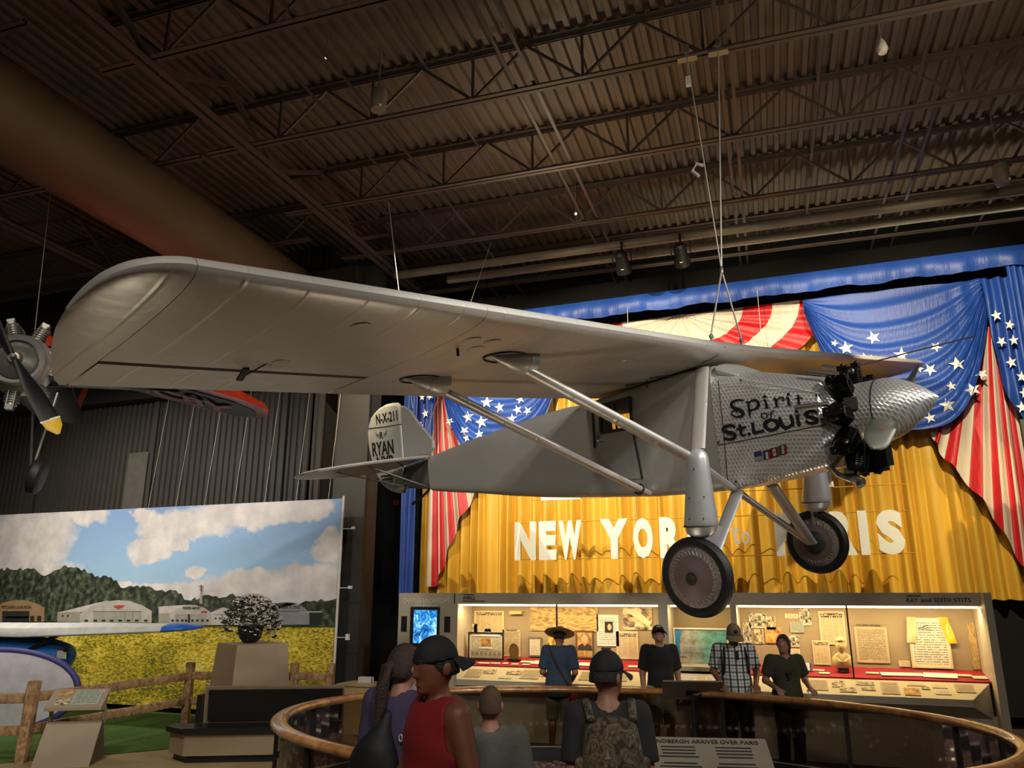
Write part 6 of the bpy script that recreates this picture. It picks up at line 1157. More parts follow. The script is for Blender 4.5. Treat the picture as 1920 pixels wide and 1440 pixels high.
# ================================================================ OVAL PIT WITH MODEL CITY
EC, EA, EB = Vector((-1.95, 8.1, 0)), 3.48, 2.56
def ell(t, k=0., z=0.): return (EC.x+(EA+k)*math.cos(t), EC.y+(EB+k)*math.sin(t), z)
M_rail, nt, b = newmat('varnished_rail'); tc = N(nt, 'ShaderNodeTexCoord'); no = N(nt, 'ShaderNodeTexNoise', i_Scale=5.0, i_Detail=5.0, i_Distortion=1.0); nt.links.new(tc.outputs['Object'], no.inputs['Vector']); nt.links.new(ramp(nt, no.outputs['Fac'], [(.3, (.16, .065, .018)), (.7, (.36, .17, .05))]), b.inputs['Base Color']); b.inputs['Roughness'].default_value = .22; b.inputs['Coat Weight'].default_value = .5
pit = thing('pit_railing', 'oval railing with varnished wooden top rail around the model city', 'railing', (0, 0, 0))
q = MB(); rs = []; n = 120
for i in range(n):
    t = 2*PI*i/n; c_ = Vector(ell(t, 0, .94)); nn = Vector((math.cos(t)/EA, math.sin(t)/EB, 0)).normalized()
    rs.append([c_+nn*.085*math.cos(2*PI*j/12)+Vector((0, 0, .045*math.sin(2*PI*j/12))) for j in range(12)])
q.rings(rs, closed=True); q.build('top_rail', M_rail, pit, 60)
M_acr, nt, b = newmat('smoked_acrylic'); out = nt.nodes['Material Output']; tr = N(nt, 'ShaderNodeBsdfTransparent'); tr.inputs[0].default_value = (.30, .25, .20, 1); gl = N(nt, 'ShaderNodeBsdfGlossy', i_Roughness=.05); mx = N(nt, 'ShaderNodeMixShader'); fr_n = N(nt, 'ShaderNodeFresnel', i_IOR=1.35); nt.links.new(fr_n.outputs[0], mx.inputs[0]); nt.links.new(tr.outputs[0], mx.inputs[1]); nt.links.new(gl.outputs[0], mx.inputs[2]); nt.links.new(mx.outputs[0], out.inputs[0])
NP = 14; M_post = mat('rail_post', '#191513', .4)
for i in range(NP):
    t0, t1 = 2*PI*i/NP, 2*PI*(i+1)/NP
    q = MB(); q.grid(lambda u, v: ell(t0+(t1-t0)*(.012+.976*u), 0, .24+.66*v), 8, 1); q.build('acrylic_panel', M_acr, pit)
    p_ = ell(t0); MB().box((p_[0], p_[1], .46), (.05, .05, .92)).build('post', M_post, pit)
q = MB(); rs = []
for k, z in ((.10, .012), (.10, .24), (-.06, .24), (-.06, .012)): rs.append([ell(2*PI*j/n, k, z) for j in range(n)])
q.rings(rs, False, False); q.build('kerb', mat('kerb_black', '#0f0d0c', .5), pit, 30)
q = MB(); rs = [[ell(2*PI*j/n, k, z) for j in range(n)] for k, z in ((.02, .243), (-.06, .246))]; q.rings(rs, False, False); q.build('kerb_strip', mat('kerb_strip', '#8a8378', .4, .4), pit)
city = thing('model_city', 'brown scale model of a city at night lying inside the oval railing', 'model city', (EC.x, EC.y, 0))
q = MB(); q.add([(math.cos(2*PI*j/60)*(EA-.09), math.sin(2*PI*j/60)*(EB-.09), .03) for j in range(60)], [tuple(range(60))]); q.build('ground', mat('city_ground', '#2a1c17', .8, 0, .3, 6), city)
q = MB(); rr = random.Random(9); M_b = [mat('roof_plum', '#553733', .8), mat('roof_brown', '#4a3228', .8), mat('roof_tan', '#6e4f48', .8)]
gx = -EA
while gx < EA:
    gy = -EB
    while gy < EB:
        if (gx/(EA-.15))**2+(gy/(EB-.15))**2 < 1 and abs(math.sin(gx*1.7+gy*.6)) > .16 and abs(gy+.5+.3*math.sin(gx*1.3)) > .13:
            q.cur = rr.randrange(3); q.box((gx+rr.uniform(-.01, .01), gy+rr.uniform(-.01, .01), .03+.03), (rr.uniform(.035, .06), rr.uniform(.035, .06), rr.uniform(.04, .10)), (0, 0, .5*math.sin(gx)))
        gy += .075
    gx += .075
q.cur = 0; o = q.build('city_blocks', M_b, city); o['kind'] = 'stuff'
q = MB()
for k in range(260):
    gx = rr.uniform(-EA, EA)*.9; gy = -.5-.3*math.sin(gx*1.3)+rr.choice((-.11, .11)) if k % 2 else rr.uniform(-EB, EB)*.85
    if (gx/(EA-.2))**2+(gy/(EB-.2))**2 < 1: q.box((gx, gy, .085), (.012, .012, .03))
o = q.build('street_lights', mat('model_lamp', '#fff2cc', .5, emit=(1, .85, .55), estr=2.5), city); o['kind'] = 'stuff'
# reading signs at the rail
M_sgn = mat('sign_panel', '#7e7767', .5, 0, .05); M_sgb = mat('sign_back', '#6f6250', .55, 0, .06)
def rail_sign(nm, label, loc, rz, w_, d_, tilt, zc, lines):
    t = thing(nm, label, 'sign', loc, rz)
    R_ = Matrix.Rotation(tilt, 3, 'X')
    MB().box((0, 0, zc), (w_, d_, .02), R_).build('panel', M_sgn if lines else M_sgb, t)
    MB().tube([(0, .05, .25), (0, .05, zc-.03)], .022, 10).build('post', M_ink, t); MB().box((0, .03, zc-.03), (.16, .10, .02), R_).build('mount', M_ink, t)
    MB().box((0, .05, .262), (.12, .12, .03)).build('foot', M_ink, t)
    MB().bar((0, .05, zc-.14), (.10 if not lines else -.1, -.04, zc-.04), .02, .02).build('gusset', M_ink, t)
    if lines:
        n_ = R_ @ Vector((0, 0, 1)); u = R_ @ Vector((0, 1, 0)); c_ = Vector((0, 0, zc))+n_*.0115
        text_on('heading', 'LINDBERGH ARRIVES OVER PARIS', .1, c_+u*(d_*.40), (1, 0, 0), u, M_lblack, t, w_*.86, .036)
        for k in range(9):
            for s_ in (-1, 1):
                if k == 4: continue
                q = MB(); e = rr.uniform(.75, 1); a = c_+u*(d_*(.27-.068*k))+Vector((s_*w_*.22-w_*.17*e, 0, 0)); q.add([a, a+Vector((w_*.34*e, 0, 0)), a+Vector((w_*.34*e, 0, 0))+u*.012, a+u*.012], [(0, 1, 2, 3)]); q.build('text_line', M_lblack, t)
    return t
rail_sign('reading_sign', 'slanted grey text sign with a capital heading, at the near rail beside the backpack', (-.74, 5.64, 0), math.radians(14), .82, .46, math.radians(28), 1.09, True)
rail_sign('reading_sign', 'slanted sign seen from behind on a black post inside the far railing', (-1.52, 10.52, 0), math.radians(14), .74, .36, math.radians(-42), .99, False)
# ================================================================ PEOPLE (smooth implicit bodies polygonised with surface nets)
def surfnets(f, org, h):
    s = f < 0
    c = [s[i:f.shape[0]-1+i, j:f.shape[1]-1+j, k:f.shape[2]-1+k] for i in (0, 1) for j in (0, 1) for k in (0, 1)]
    cnt = sum(x.astype(np.int8) for x in c); act = (cnt > 0) & (cnt < 8); idx = np.argwhere(act)
    if len(idx) == 0: return None
    vid = -np.ones(act.shape, int); vid[act] = np.arange(len(idx))
    pos = np.zeros((len(idx), 3)); n = np.zeros(len(idx))
    cor = np.array([(i, j, k) for i in (0, 1) for j in (0, 1) for k in (0, 1)])
    val = np.stack([f[tuple((idx+o).T)] for o in cor], 1)
    for a in range(8):
        for b_ in range(a+1, 8):
            if np.abs(cor[a]-cor[b_]).sum() != 1: continue
            va, vb = val[:, a], val[:, b_]; m = (va < 0) != (vb < 0); t = va[m]/(va[m]-vb[m])
            pos[m] += cor[a]+(cor[b_]-cor[a])*t[:, None]; n[m] += 1
    V = (idx+pos/n[:, None])*h+org; F = []
    for ax in range(3):
        sl0 = [slice(None)]*3; sl1 = [slice(None)]*3; sl0[ax] = slice(0, -1); sl1[ax] = slice(1, None)
        d = s[tuple(sl0)] != s[tuple(sl1)]; e = np.argwhere(d); u, v = [(1, 2), (2, 0), (0, 1)][ax]
        e = e[(e[:, u] > 0) & (e[:, v] > 0) & (e[:, u] < f.shape[u]-1) & (e[:, v] < f.shape[v]-1)]
        def g(du, dv): q = e.copy(); q[:, u] += du; q[:, v] += dv; return vid[tuple(q.T)]
        quad = np.stack([g(-1, -1), g(0, -1), g(0, 0), g(-1, 0)], 1); fl_ = s[tuple(e.T)]
        quad[~fl_] = quad[~fl_][:, ::-1]; F.append(quad)
    return V, np.concatenate(F)
class SDF:
    def __init__(s, lo, hi, h=.011):
        s.lo = np.array(lo, float); s.h = h; s.n = np.ceil((np.array(hi)-s.lo)/h).astype(int)+1; s.f = np.full(s.n, .3)
    def sub(s, lo, hi):
        a = np.clip(np.floor((np.array(lo)-s.lo)/s.h).astype(int), 0, s.n-1); b_ = np.clip(np.ceil((np.array(hi)-s.lo)/s.h).astype(int)+1, 1, s.n)
        sl = tuple(slice(x, y) for x, y in zip(a, b_)); g = np.meshgrid(*[s.lo[i]+s.h*np.arange(a[i], b_[i]) for i in range(3)], indexing='ij'); return sl, np.stack(g, -1)
    def put(s, sl, d, k):
        o = s.f[sl]
        if k > 0: hh = np.clip(.5+.5*(o-d)/k, 0, 1); s.f[sl] = o*(1-hh)+d*hh-k*hh*(1-hh)
        else: s.f[sl] = np.minimum(o, d)
    def cap(s, a, b_, ra, rb=None, k=.02, cut=False):
        rb = ra if rb is None else rb; a, b_ = np.array(a, float), np.array(b_, float); m = max(ra, rb)+k+.03
        sl, P = s.sub(np.minimum(a, b_)-m, np.maximum(a, b_)+m); ab = b_-a; t_ = ((P-a)@ab)/max(ab@ab, 1e-9); t = np.clip(t_, 0, 1)
        d = np.linalg.norm(P-a-t[..., None]*ab, axis=-1)-(ra+(rb-ra)*t)
        if cut: d = np.maximum(d, (t_-1)*np.linalg.norm(ab))
        s.put(sl, d, k); return s
    def ell(s, c, r, k=.02, R=None):
        c, r = np.array(c, float), np.array(r, float); m = r.max()+k+.03; sl, P = s.sub(c-m, c+m); q = P-c
        if R is not None: q = q@np.array(R)
        l = np.linalg.norm(q/r, axis=-1); l2 = np.linalg.norm(q/(r*r), axis=-1)+1e-6; s.put(sl, l*(l-1)/l2, k); return s
    def half(s, p, n):   # keep side where (x-p).n < 0
        g = np.meshgrid(*[s.lo[i]+s.h*np.arange(s.n[i]) for i in range(3)], indexing='ij'); n = np.array(n, float); n /= np.linalg.norm(n)
        s.f = np.maximum(s.f, sum((g[i]-p[i])*n[i] for i in range(3))); return s
    def hole(s, a, b_, r):
        a, b_ = np.array(a, float), np.array(b_, float); sl, P = s.sub(np.minimum(a, b_)-r-.05, np.maximum(a, b_)+r+.05); ab = b_-a; t = np.clip(((P-a)@ab)/max(ab@ab, 1e-9), 0, 1)
        s.f[sl] = np.maximum(s.f[sl], r-np.linalg.norm(P-a-t[..., None]*ab, axis=-1)); return s
    def mesh(s, name, m, par, sc=1., smooth_it=1):
        r = surfnets(s.f, s.lo, s.h)
        if r is None: return None
        V, Fq = r
        me = bpy.data.meshes.new(name); me.from_pydata((V*sc).tolist(), [], Fq.tolist()); me.materials.append(m); me.polygons.foreach_set('use_smooth', [True]*len(me.polygons)); me.update()
        return link(name, me, par)
def skin(nm, col): return mat(nm, col, .55, 0, .06, 10)
SK1, SK2, SK3 = skin('skin_fair', '#8f6450'), skin('skin_tan', '#7a4e3a'), skin('skin_brown', '#6b3f2a')
def plaidmat():
    m, nt, b = newmat('plaid_shirt'); tc = N(nt, 'ShaderNodeTexCoord'); sx = N(nt, 'ShaderNodeSeparateXYZ'); nt.links.new(tc.outputs['Object'], sx.inputs[0])
    def st(ax, per, w, off=0.):
        a = N(nt, 'ShaderNodeMath', operation='MULTIPLY_ADD'); a.inputs[1].default_value = 1/per; a.inputs[2].default_value = off; nt.links.new(sx.outputs[ax], a.inputs[0]); p_ = N(nt, 'ShaderNodeMath', operation='PINGPONG'); p_.inputs[1].default_value = .5; nt.links.new(a.outputs[0], p_.inputs[0]); l = N(nt, 'ShaderNodeMath', operation='LESS_THAN'); l.inputs[1].default_value = w; nt.links.new(p_.outputs[0], l.inputs[0]); return l.outputs[0]
    prev = None
    for f, c in ((st('X', .085, .13), .10), (st('Z', .085, .12), .22), (st('X', .085, .05, .5), .45), (st('Z', .085, .05, .5), .45)):
        mi = N(nt, 'ShaderNodeMix', data_type='RGBA', blend_type='MULTIPLY'); nt.links.new(f, mi.inputs[0])
        if prev is None: mi.inputs[6].default_value = (.50, .52, .50, 1)
        else: nt.links.new(prev, mi.inputs[6])
        mi.inputs[7].default_value = (c, c, c, 1); prev = mi.outputs[2]
    nt.links.new(prev, b.inputs['Base Color']); b.inputs['Roughness'].default_value = .8; return m
def camomat():
    m, nt, b = newmat('camouflage_cloth'); tc = N(nt, 'ShaderNodeTexCoord'); no = N(nt, 'ShaderNodeTexNoise', i_Scale=16.0, i_Detail=3.0, i_Distortion=1.2); nt.links.new(tc.outputs['Object'], no.inputs['Vector'])
    nt.links.new(ramp(nt, no.outputs['Fac'], [(0, (.030, .020, .012)), (.42, (.075, .055, .030)), (.50, (.13, .10, .065)), (.58, (.050, .050, .025)), (.66, (.20, .165, .12))], 'CONSTANT'), b.inputs['Base Color']); b.inputs['Roughness'].default_value = .85; return m
class Person:
    """joints in a 1.75 m figure facing -Y; scaled to the wanted height"""
    def __init__(s, label, loc, rz, H, sk, w=1., el=((.24, .03, 1.13), (-.24, .03, 1.13)), wr=((.26, -.08, .88), (-.26, -.08, .88)), hand=None, head=(0, 0, 0), lean=0., stance=.10, res=.011):
        s.t = thing('person', label, 'person', (loc[0], loc[1], 0), rz); s.sc = H/1.75; s.sk = sk; s.w = w; s.res = res
        s.L = lean; s.hd = Euler(head).to_matrix(); s.HC = np.array(s.bend((0, 0, 1.50))); s.el = [np.array(e) for e in el]; s.wr = [np.array(e) for e in wr]; s.st = stance; s.hand = hand or [None, None]
        s.sh = [np.array(s.bend((.185*w**.5, .012, 1.425))), np.array(s.bend((-.185*w**.5, .012, 1.425)))]
        s.build_body()
    def bend(s, p):      # lean the upper body forward about the hips
        x, y, z = p; c, n = math.cos(s.L), math.sin(s.L); z0 = .95
        return (x, y*c-(z-z0)*n, z0+(z-z0)*c+y*n) if z > z0 else p
    def hp(s, p):        # point in head space (origin at neck top)
        return s.HC+np.array(s.hd @ Vector(p))
    def hR(s): return np.array(s.hd)
    def torso(s, F, g=0., arms=0., k=.05):
        w = s.w
        F.ell(s.bend((0, .0, 1.29)), (.178*w+g, .115*w+g, .19+g), k); F.ell(s.bend((0, -.012*w, 1.08)), (.158*w+g, .118*w+g, .17+g), k); F.ell((0, .008, .95), (.168*w+g, .122*w+g, .13+g), k)
        F.cap(s.bend((-.15*w**.5, .01, 1.405)), s.bend((.15*w**.5, .01, 1.405)), .06+g, None, k)
    def build_body(s):
        F = SDF((-.62, -.62, -.01), (.62, .42, 1.86), s.res); s.torso(F)
        F.cap(s.bend((0, .02, 1.42)), tuple(s.HC), .058, .052, .03)
        R = s.hR(); F.ell(s.hp((0, -.012, .125)), (.074, .096, .112), .02, R); F.ell(s.hp((0, -.040, .055)), (.055, .060, .062), .03, R); F.ell(s.hp((0, -.088, .125)), (.045, .02, .05), .02, R)
        F.cap(s.hp((0, -.104, .125)), s.hp((0, -.118, .092)), .010, .014, .012); F.cap(s.hp((-.018, -.098, .050)), s.hp((.018, -.098, .050)), .009, None, .012); F.ell(s.hp((0, -.092, .022)), (.022, .02, .016), .02, R)
        for q_ in (-1, 1): F.ell(s.hp((q_*.076, .008, .110)), (.013, .024, .034), .008, R); F.ell(s.hp((q_*.032, -.094, .155)), (.022, .012, .008), .012, R)
        for i, sg in ((0, 1), (1, -1)):
            F.cap(s.sh[i], s.el[i], .054*s.w**.5, .043, .04); F.cap(s.el[i], s.wr[i], .043, .029, .02); s.hand_sdf(F, i, sg)
            hip, kn, an = (sg*.088, .0, .92), (sg*s.st, -.015, .50), (sg*s.st*1.05, .02, .085)
            F.cap(hip, kn, .088*s.w**.5, .058, .03); F.cap(kn, an, .056, .038, .02); F.ell((sg*s.st, .012, .38), (.05, .055, .11), .03); F.cap(an, (sg*s.st*1.2, -.13, .035), .036, .034, .02)
        s.body = F.mesh('body', s.sk, s.t, s.sc)
    def hand_sdf(s, F, i, sg):
        w_ = s.wr[i]; fd = s.hand[i]
        d = (w_-s.el[i]); d = d/np.linalg.norm(d)
        if fd is not None: d = np.array(fd[0], float); d /= np.linalg.norm(d); sd = np.array(fd[1], float); cu = np.array(fd[2], float)
        else: sd = np.array((0, -1., 0)); sd = sd-d*(sd@d); cu = np.array((-sg*1., 0, 0))
        sd = sd/np.linalg.norm(sd)
        F.cap(w_, w_+d*.03, .026, .028, .01)
        for k in range(3): F.cap(w_+d*.03+sd*(.022-.022*k), w_+d*.085+sd*(.028-.028*k), .019, .016, .012)
        for k, ln in enumerate((.066, .074, .070, .056)):
            b0 = w_+d*.085+sd*(.033-.022*k); m_ = b0+(d*.85+cu*.35)*ln*.55; F.cap(b0, m_, .0095, .009, .005); F.cap(m_, m_+(d*.4+cu*.9)*ln*.45, .009, .008, .005)
        b0 = w_+d*.035+sd*.035; m_ = b0+(d*.6+sd*.7)*.042; F.cap(b0, m_, .013, .011, .008); F.cap(m_, m_+(d*.8+cu*.5)*.032, .0105, .009, .005)
    def shirt(s, nm, m, sleeve=.7, hem=.86, g=.014, neck=.075, vneck=0.):
        F = SDF((-.62, -.62, .6), (.62, .42, 1.62), s.res); s.torso(F, g)
        F.cap((0, .005, .98), (0, .005, hem), .165*s.w+g, .168*s.w+g, .04) if hem < .9 else None
        hp_ = s.bend((0, .012, 1.46)); F.hole(hp_, s.bend((0, -.02, 1.60)), neck)
        if vneck: F.hole(s.bend((0, -.12, 1.46)), s.bend((0, -.16, 1.46-vneck)), .045)
        for i in (0, 1):
            if sleeve <= 0: continue
            if sleeve <= 1: F.cap(s.sh[i], s.sh[i]+(s.el[i]-s.sh[i])*sleeve, .062*s.w**.5+g*.7, .056+g, .03, True)
            else: F.cap(s.sh[i], s.el[i], .060*s.w**.5+g*.7, .048+g*.7, .03); F.cap(s.el[i], s.el[i]+(s.wr[i]-s.el[i])*(sleeve-1), .048+g*.7, .034+g*.6, .02, True)
        if sleeve <= 0:
            for i in (0, 1): F.hole(s.sh[i]+np.array((0.03 if i == 0 else -.03, 0, .02)), s.sh[i]+np.array((.05 if i == 0 else -.05, 0, -.10)), .075)
        F.half((0, 0, hem), (0, 0, -1)); return F.mesh(nm, m, s.t, s.sc)
    def pants(s, m, nm='trousers', hem=.06, top=.99, g=.016):
        F = SDF((-.36, -.32, 0), (.36, .32, 1.1), s.res); F.ell((0, .008, .95), (.168*s.w+g, .122*s.w+g, .13+g), .04)
        for sg in (1, -1): F.cap((sg*.088, 0, .92), (sg*s.st, -.015, .50), .092*s.w**.5+g, .068+g, .03); F.cap((sg*s.st, -.015, .50), (sg*s.st*1.05, .02, .05), .066+g, .054+g, .02)
        F.half((0, 0, top), (0, 0, 1)); F.half((0, 0, hem), (0, 0, -1)); F.mesh(nm, m, s.t, s.sc)
    def shoes(s, m):
        for sg in (1, -1):
            F = SDF((sg*.13-.12, -.25, 0), (sg*.13+.12, .16, .16), .01); F.cap((sg*s.st*1.05, .035, .05), (sg*s.st*1.22, -.14, .042), .05, .046, .02); F.half((0, 0, .012), (0, 0, -1)); F.half((0, 0, .115), (0, 0, 1)); F.mesh('shoe', m, s.t, s.sc)
    def hair(s, m, low=.05, g=.012, back=.03, tail=None, face=-.055):
        F = SDF(s.HC-.28, s.HC+.32, .009); R = s.hR(); F.ell(s.hp((0, -.002, .135)), (.080+g, .100+g, .110+g), .01, R); F.ell(s.hp((0, .05, .09)), (.068+g, .055+g, .075+g), .03, R)
        F.half(s.hp((0, face, .13)), s.hR()@np.array((0, -1, -.75))); F.half(s.hp((0, 0, low)), s.hR()@np.array((0, 0, -1)))
        s.hr = F.mesh('hair', m, s.t, s.sc)
        if tail:
            q = MB(); q.tube([Vector(s.hp(p))*s.sc for p in tail[0]], [r*s.sc for r in tail[1]], 10); q.build('ponytail', m, s.t, 60)
    def cap_(s, m, rev=False, brim=True, bm=None, tip=.0):
        R = s.hR(); F = SDF(s.HC-.22, s.HC+.34, .008); F.ell(s.hp((0, -.004, .145)), (.090, .112, .112), 0, R); F.half(s.hp((0, 0, .148)), s.hR()@np.array((0, -.05 if not rev else .05, -1))); F.mesh('cap', m, s.t, s.sc)
        sg = 1 if rev else -1; q = MB()
        def br(u, v): a = (u-.5)*2.3; r0 = .105+.075*v*math.cos(a*.75); p = (r0*math.sin(a)*.80, sg*(r0*math.cos(a)*(1.0+.10*v)), .152-.030*v-.030*(math.sin(a)**2)*v); return Vector(s.hp(p))*s.sc
        q.grid(br, 12, 4); q.grid(lambda u, v: br(u, v)-Vector((0, 0, .006)), 12, 4, True); q.build('cap_brim', bm or m, s.t, 60)
    def eyes(s):
        for q_ in (-1, 1):
            q = MB(); q.ball(tuple(Vector(s.hp((q_*.031, -.094, .135)))*s.sc), .0085*s.sc, 8, 6); q.build('eye', mat('eye_dark', '#1a1410', .3), s.t, 60)
            q = MB(); q.tube([Vector(s.hp((q_*.015, -.106, .156)))*s.sc, Vector(s.hp((q_*.033, -.106, .160)))*s.sc, Vector(s.hp((q_*.050, -.096, .154)))*s.sc], .005, 6); q.build('eyebrow', mat('brow_dark', '#2a1c14', .7), s.t, 60)
        q = MB(); q.tube([Vector(s.hp((-.024, -.103, .049)))*s.sc, Vector(s.hp((0, -.109, .050)))*s.sc, Vector(s.hp((.024, -.103, .049)))*s.sc], .005, 6); q.build('lips', mat('lips', '#7a4038', .5), s.t, 60)
    def part(s, mb, nm, m, sm=60): mb.xf(Matrix.Scale(s.sc, 4)); return mb.build(nm, m, s.t, sm)
AW = math.radians(200.5)
M_jean = mat('blue_denim', '#25304a', .85, 0, .15, 30); M_khaki = mat('khaki_cloth', '#7d7662', .85); M_dtr = mat('dark_trousers', '#17171a', .85); M_shoe = mat('dark_shoes', '#1b1918', .6)
M_hbr, M_hdk, M_hbo = mat('brown_hair', '#2e1c12', .6, 0, .3, 40, .6, 120), mat('dark_hair', '#17100c', .6, 0, .3, 40, .6, 120), mat('short_brown_hair', '#4a3422', .7, 0, .25, 60, .5, 150)
M_capb = mat('black_cap_cloth', '#0c0c0d', .8)
# --- man with camouflage backpack, seen from behind
p = Person('man in dark tee and black cap carrying a camouflage backpack, seen from behind', (-1.17, 4.70), AW, 1.83, SK1, .84, ((.20, .05, 1.13), (-.20, .05, 1.13)), ((.235, -.06, .90), (-.235, -.06, .90)), head=(0, 0, math.radians(-38)))
p.shirt('t_shirt', mat('charcoal_tee', '#222223', .85), .82, .84, .018); p.pants(M_dtr); p.shoes(M_shoe); p.hair(M_hdk, .085, .004); p.cap_(M_capb)
M_camo = camomat(); F = SDF((-.26, .02, .78), (.26, .42, 1.5), .010)
F.ell((0, .19, 1.17), (.16, .11, .27), .05); F.cap((-.085, .16, .95), (-.085, .15, 1.36), .07, .055, .05); F.cap((.085, .16, .95), (.085, .15, 1.36), .07, .055, .05); bp_o = F.mesh('backpack', M_camo, p.t, p.sc)
F = SDF((-.16, .2, .84), (.16, .42, 1.32), .010); F.cap((-.07, .285, .95), (-.07, .28, 1.2), .05, .045, .04); F.cap((.07, .285, .95), (.07, .28, 1.2), .05, .045, .04); F.mesh('front_pocket', M_camo, bp_o, p.sc)
for q_ in (-1, 1):
    F = SDF((q_*.175-.1, .05, .86), (q_*.175+.1, .35, 1.3), .010); F.cap((q_*.165, .17, .93), (q_*.16, .17, 1.2), .05, .04, .03); F.mesh('side_pouch', M_camo, bp_o, p.sc)
    q = MB(); q.tube([(q_*.11, .20, 1.42), (q_*.125, .06, 1.50), (q_*.13, -.10, 1.40), (q_*.15, -.14, 1.2), (q_*.19, .04, 1.0)], .022, 8, flat=.5); q.xf(Matrix.Scale(p.sc, 4)); q.build('shoulder_strap', M_camo, bp_o, 60)
q = MB(); q.box((0, .325, .96), (.20, .02, .13)); q.xf(Matrix.Scale(p.sc, 4)); q.build('brown_patch', mat('brown_patch', '#3d2a1c', .85), bp_o)
q = MB(); q.box((.205, .16, .93), (.03, .03, .16)); q.xf(Matrix.Scale(p.sc, 4)); q.build('bottle', mat('pale_bottle', '#8c8f90', .4), bp_o)
# --- boy in grey long-sleeved top
p = Person('boy with cropped brown hair in a grey long-sleeved top, seen from behind', (-1.93, 4.78), AW, 1.61, SK1, 1.0, ((.25, .04, 1.12), (-.25, .05, 1.12)), ((.14, -.20, 1.05), (-.16, -.22, 1.05)))
p.shirt('long_sleeved_top', mat('grey_jersey', '#55554f', .9, 0, .1, 60), 1.85, .84, .02, .07); p.pants(M_jean); p.shoes(M_shoe); p.hair(M_hbo, .070, -.002)
q = MB()
for k in range(5): a = k*.022; q.tube([(-.05-a*.2+.05*k, .152-.006*abs(k-2), 1.235+.006*k), (-.02+.05*k, .152-.006*abs(k-2), 1.245+.006*k)], [.006, .003], 6)
p.part(q, 'green_print', mat('lime_print', '#93a02a', .7))
# --- person in red sleeveless shirt
p = Person('person in red sleeveless shirt and backwards black cap walking left in the foreground', (-1.84, 3.85), math.radians(20.5-62), 1.94, SK3, 1.12, ((.27, .06, 1.13), (-.27, -.04, 1.13)), ((.29, .02, .88), (-.27, -.20, .93)), head=(math.radians(6), 0, math.radians(8)), stance=.12)
p.shirt('sleeveless_shirt', mat('red_jersey', '#7c0813', .8), 0, .80, .02, .085); p.pants(mat('red_shorts', '#7a0a14', .85), 'shorts', .50); p.shoes(M_shoe); p.hair(M_hdk, .075, .002); p.cap_(M_capb, True); p.eyes()
# --- woman with ponytail
p = Person('woman with long brown ponytail, purple top and black drawstring bag, seen from behind', (-2.47, 4.62), AW+math.radians(-28), 1.85, SK1, .92, ((.22, .02, 1.13), (-.24, .02, 1.13)), ((.16, -.22, 1.02), (-.18, -.20, 1.0)), head=(math.radians(8), 0, math.radians(-5)))
p.shirt('purple_top', mat('purple_jersey', '#3f3550', .88, 0, .1, 50), 1.85, .80, .02, .07); p.pants(M_jean); p.shoes(M_shoe)
p.hair(M_hbr, .045, .008, tail=([(0, .10, .13), (0, .15, .10), (.01, .15, .0), (.02, .135, -.12), (.03, .14, -.22)], [.02, .036, .040, .034, .010]))
F = SDF((-.26, .02, .80), (.26, .34, 1.46), .011); F.ell((.05, .165, 1.06), (.17, .10, .20), .05); F.cap((.04, .14, 1.2), (.0, .12, 1.36), .09, .03, .06); bg = F.mesh('drawstring_bag', mat('black_nylon', '#0d0d0f', .7), p.t, p.sc)
for q_ in (-1, 1): q = MB(); q.tube([(.02, .12, 1.38), (q_*.11, .02, 1.47), (q_*.13, -.10, 1.36), (q_*.15, -.08, 1.1), (.05+q_*.12, .14, .92)], .008, 6); q.xf(Matrix.Scale(p.sc, 4)); q.build('drawstring', M_capb, bg, 60)
text_on('back_print', 'ON', .1, Vector((-.115, .128, 1.25))*p.sc, (-1, .25, 0), (0, 0, 1), M_white, p.t, .07, .045)
q = MB(); q.tube([(-.13, .17, .86), (-.13, .17, 1.0)], .026, 10); p.part(q, 'teal_bottle', mat('teal_plastic', '#0e5a50', .3)); q = MB(); q.box((-.16, .16, .83), (.10, .03, .08)); p.part(q, 'pink_wallet', mat('pink_leather', '#a06070', .6))
# --- man in straw hat at the case
p = Person('man in straw sun hat and denim shirt with red shoulder bag, bending to the case', (-3.46, 11.13), AW+math.radians(-14), 1.70, SK1, 1.0, ((.24, -.02, 1.12), (-.24, -.02, 1.12)), ((.16, -.24, 1.0), (-.16, -.24, 1.0)), head=(math.radians(22), 0, 0), lean=.12)
p.shirt('denim_shirt', mat('denim_shirt', '#2c3e52', .85, 0, .12, 40), .85, .80, .02, .07); p.pants(M_khaki, 'shorts', .48); p.shoes(M_shoe); p.hair(M_hdk, .07, .002)
q = MB(); rs = []
for r, z in ((.0, .265), (.05, .262), (.085, .235), (.098, .19), (.105, .172), (.15, .160), (.20, .163), (.225, .175), (.20, .158), (.15, .152), (.10, .160)): rs.append([Vector(p.hp((r*math.cos(2*PI*j/28), r*1.1*math.sin(2*PI*j/28), z))) for j in range(28)])
q.rings(rs, True, False); p.part(q, 'straw_hat', mat('straw', '#a8824e', .85, 0, .2, 60, .5, 160), 50)
q = MB(); rs = [[Vector(p.hp((r*math.cos(2*PI*j/28), r*1.1*math.sin(2*PI*j/28), z))) for j in range(28)] for r, z in ((.108, .174), (.103, .196))]; q.rings(rs, False, False); p.part(q, 'hat_band', mat('hat_band', '#5d4630', .8))
q = MB(); q.tube([(.12, -.10, 1.40), (.14, .0, 1.47), (.08, .10, 1.38), (-.02, .145, 1.2), (-.15, .13, .98), (-.21, .07, .92)], .013, 6); p.part(q, 'bag_strap', mat('bag_strap', '#3c1a1c', .8))
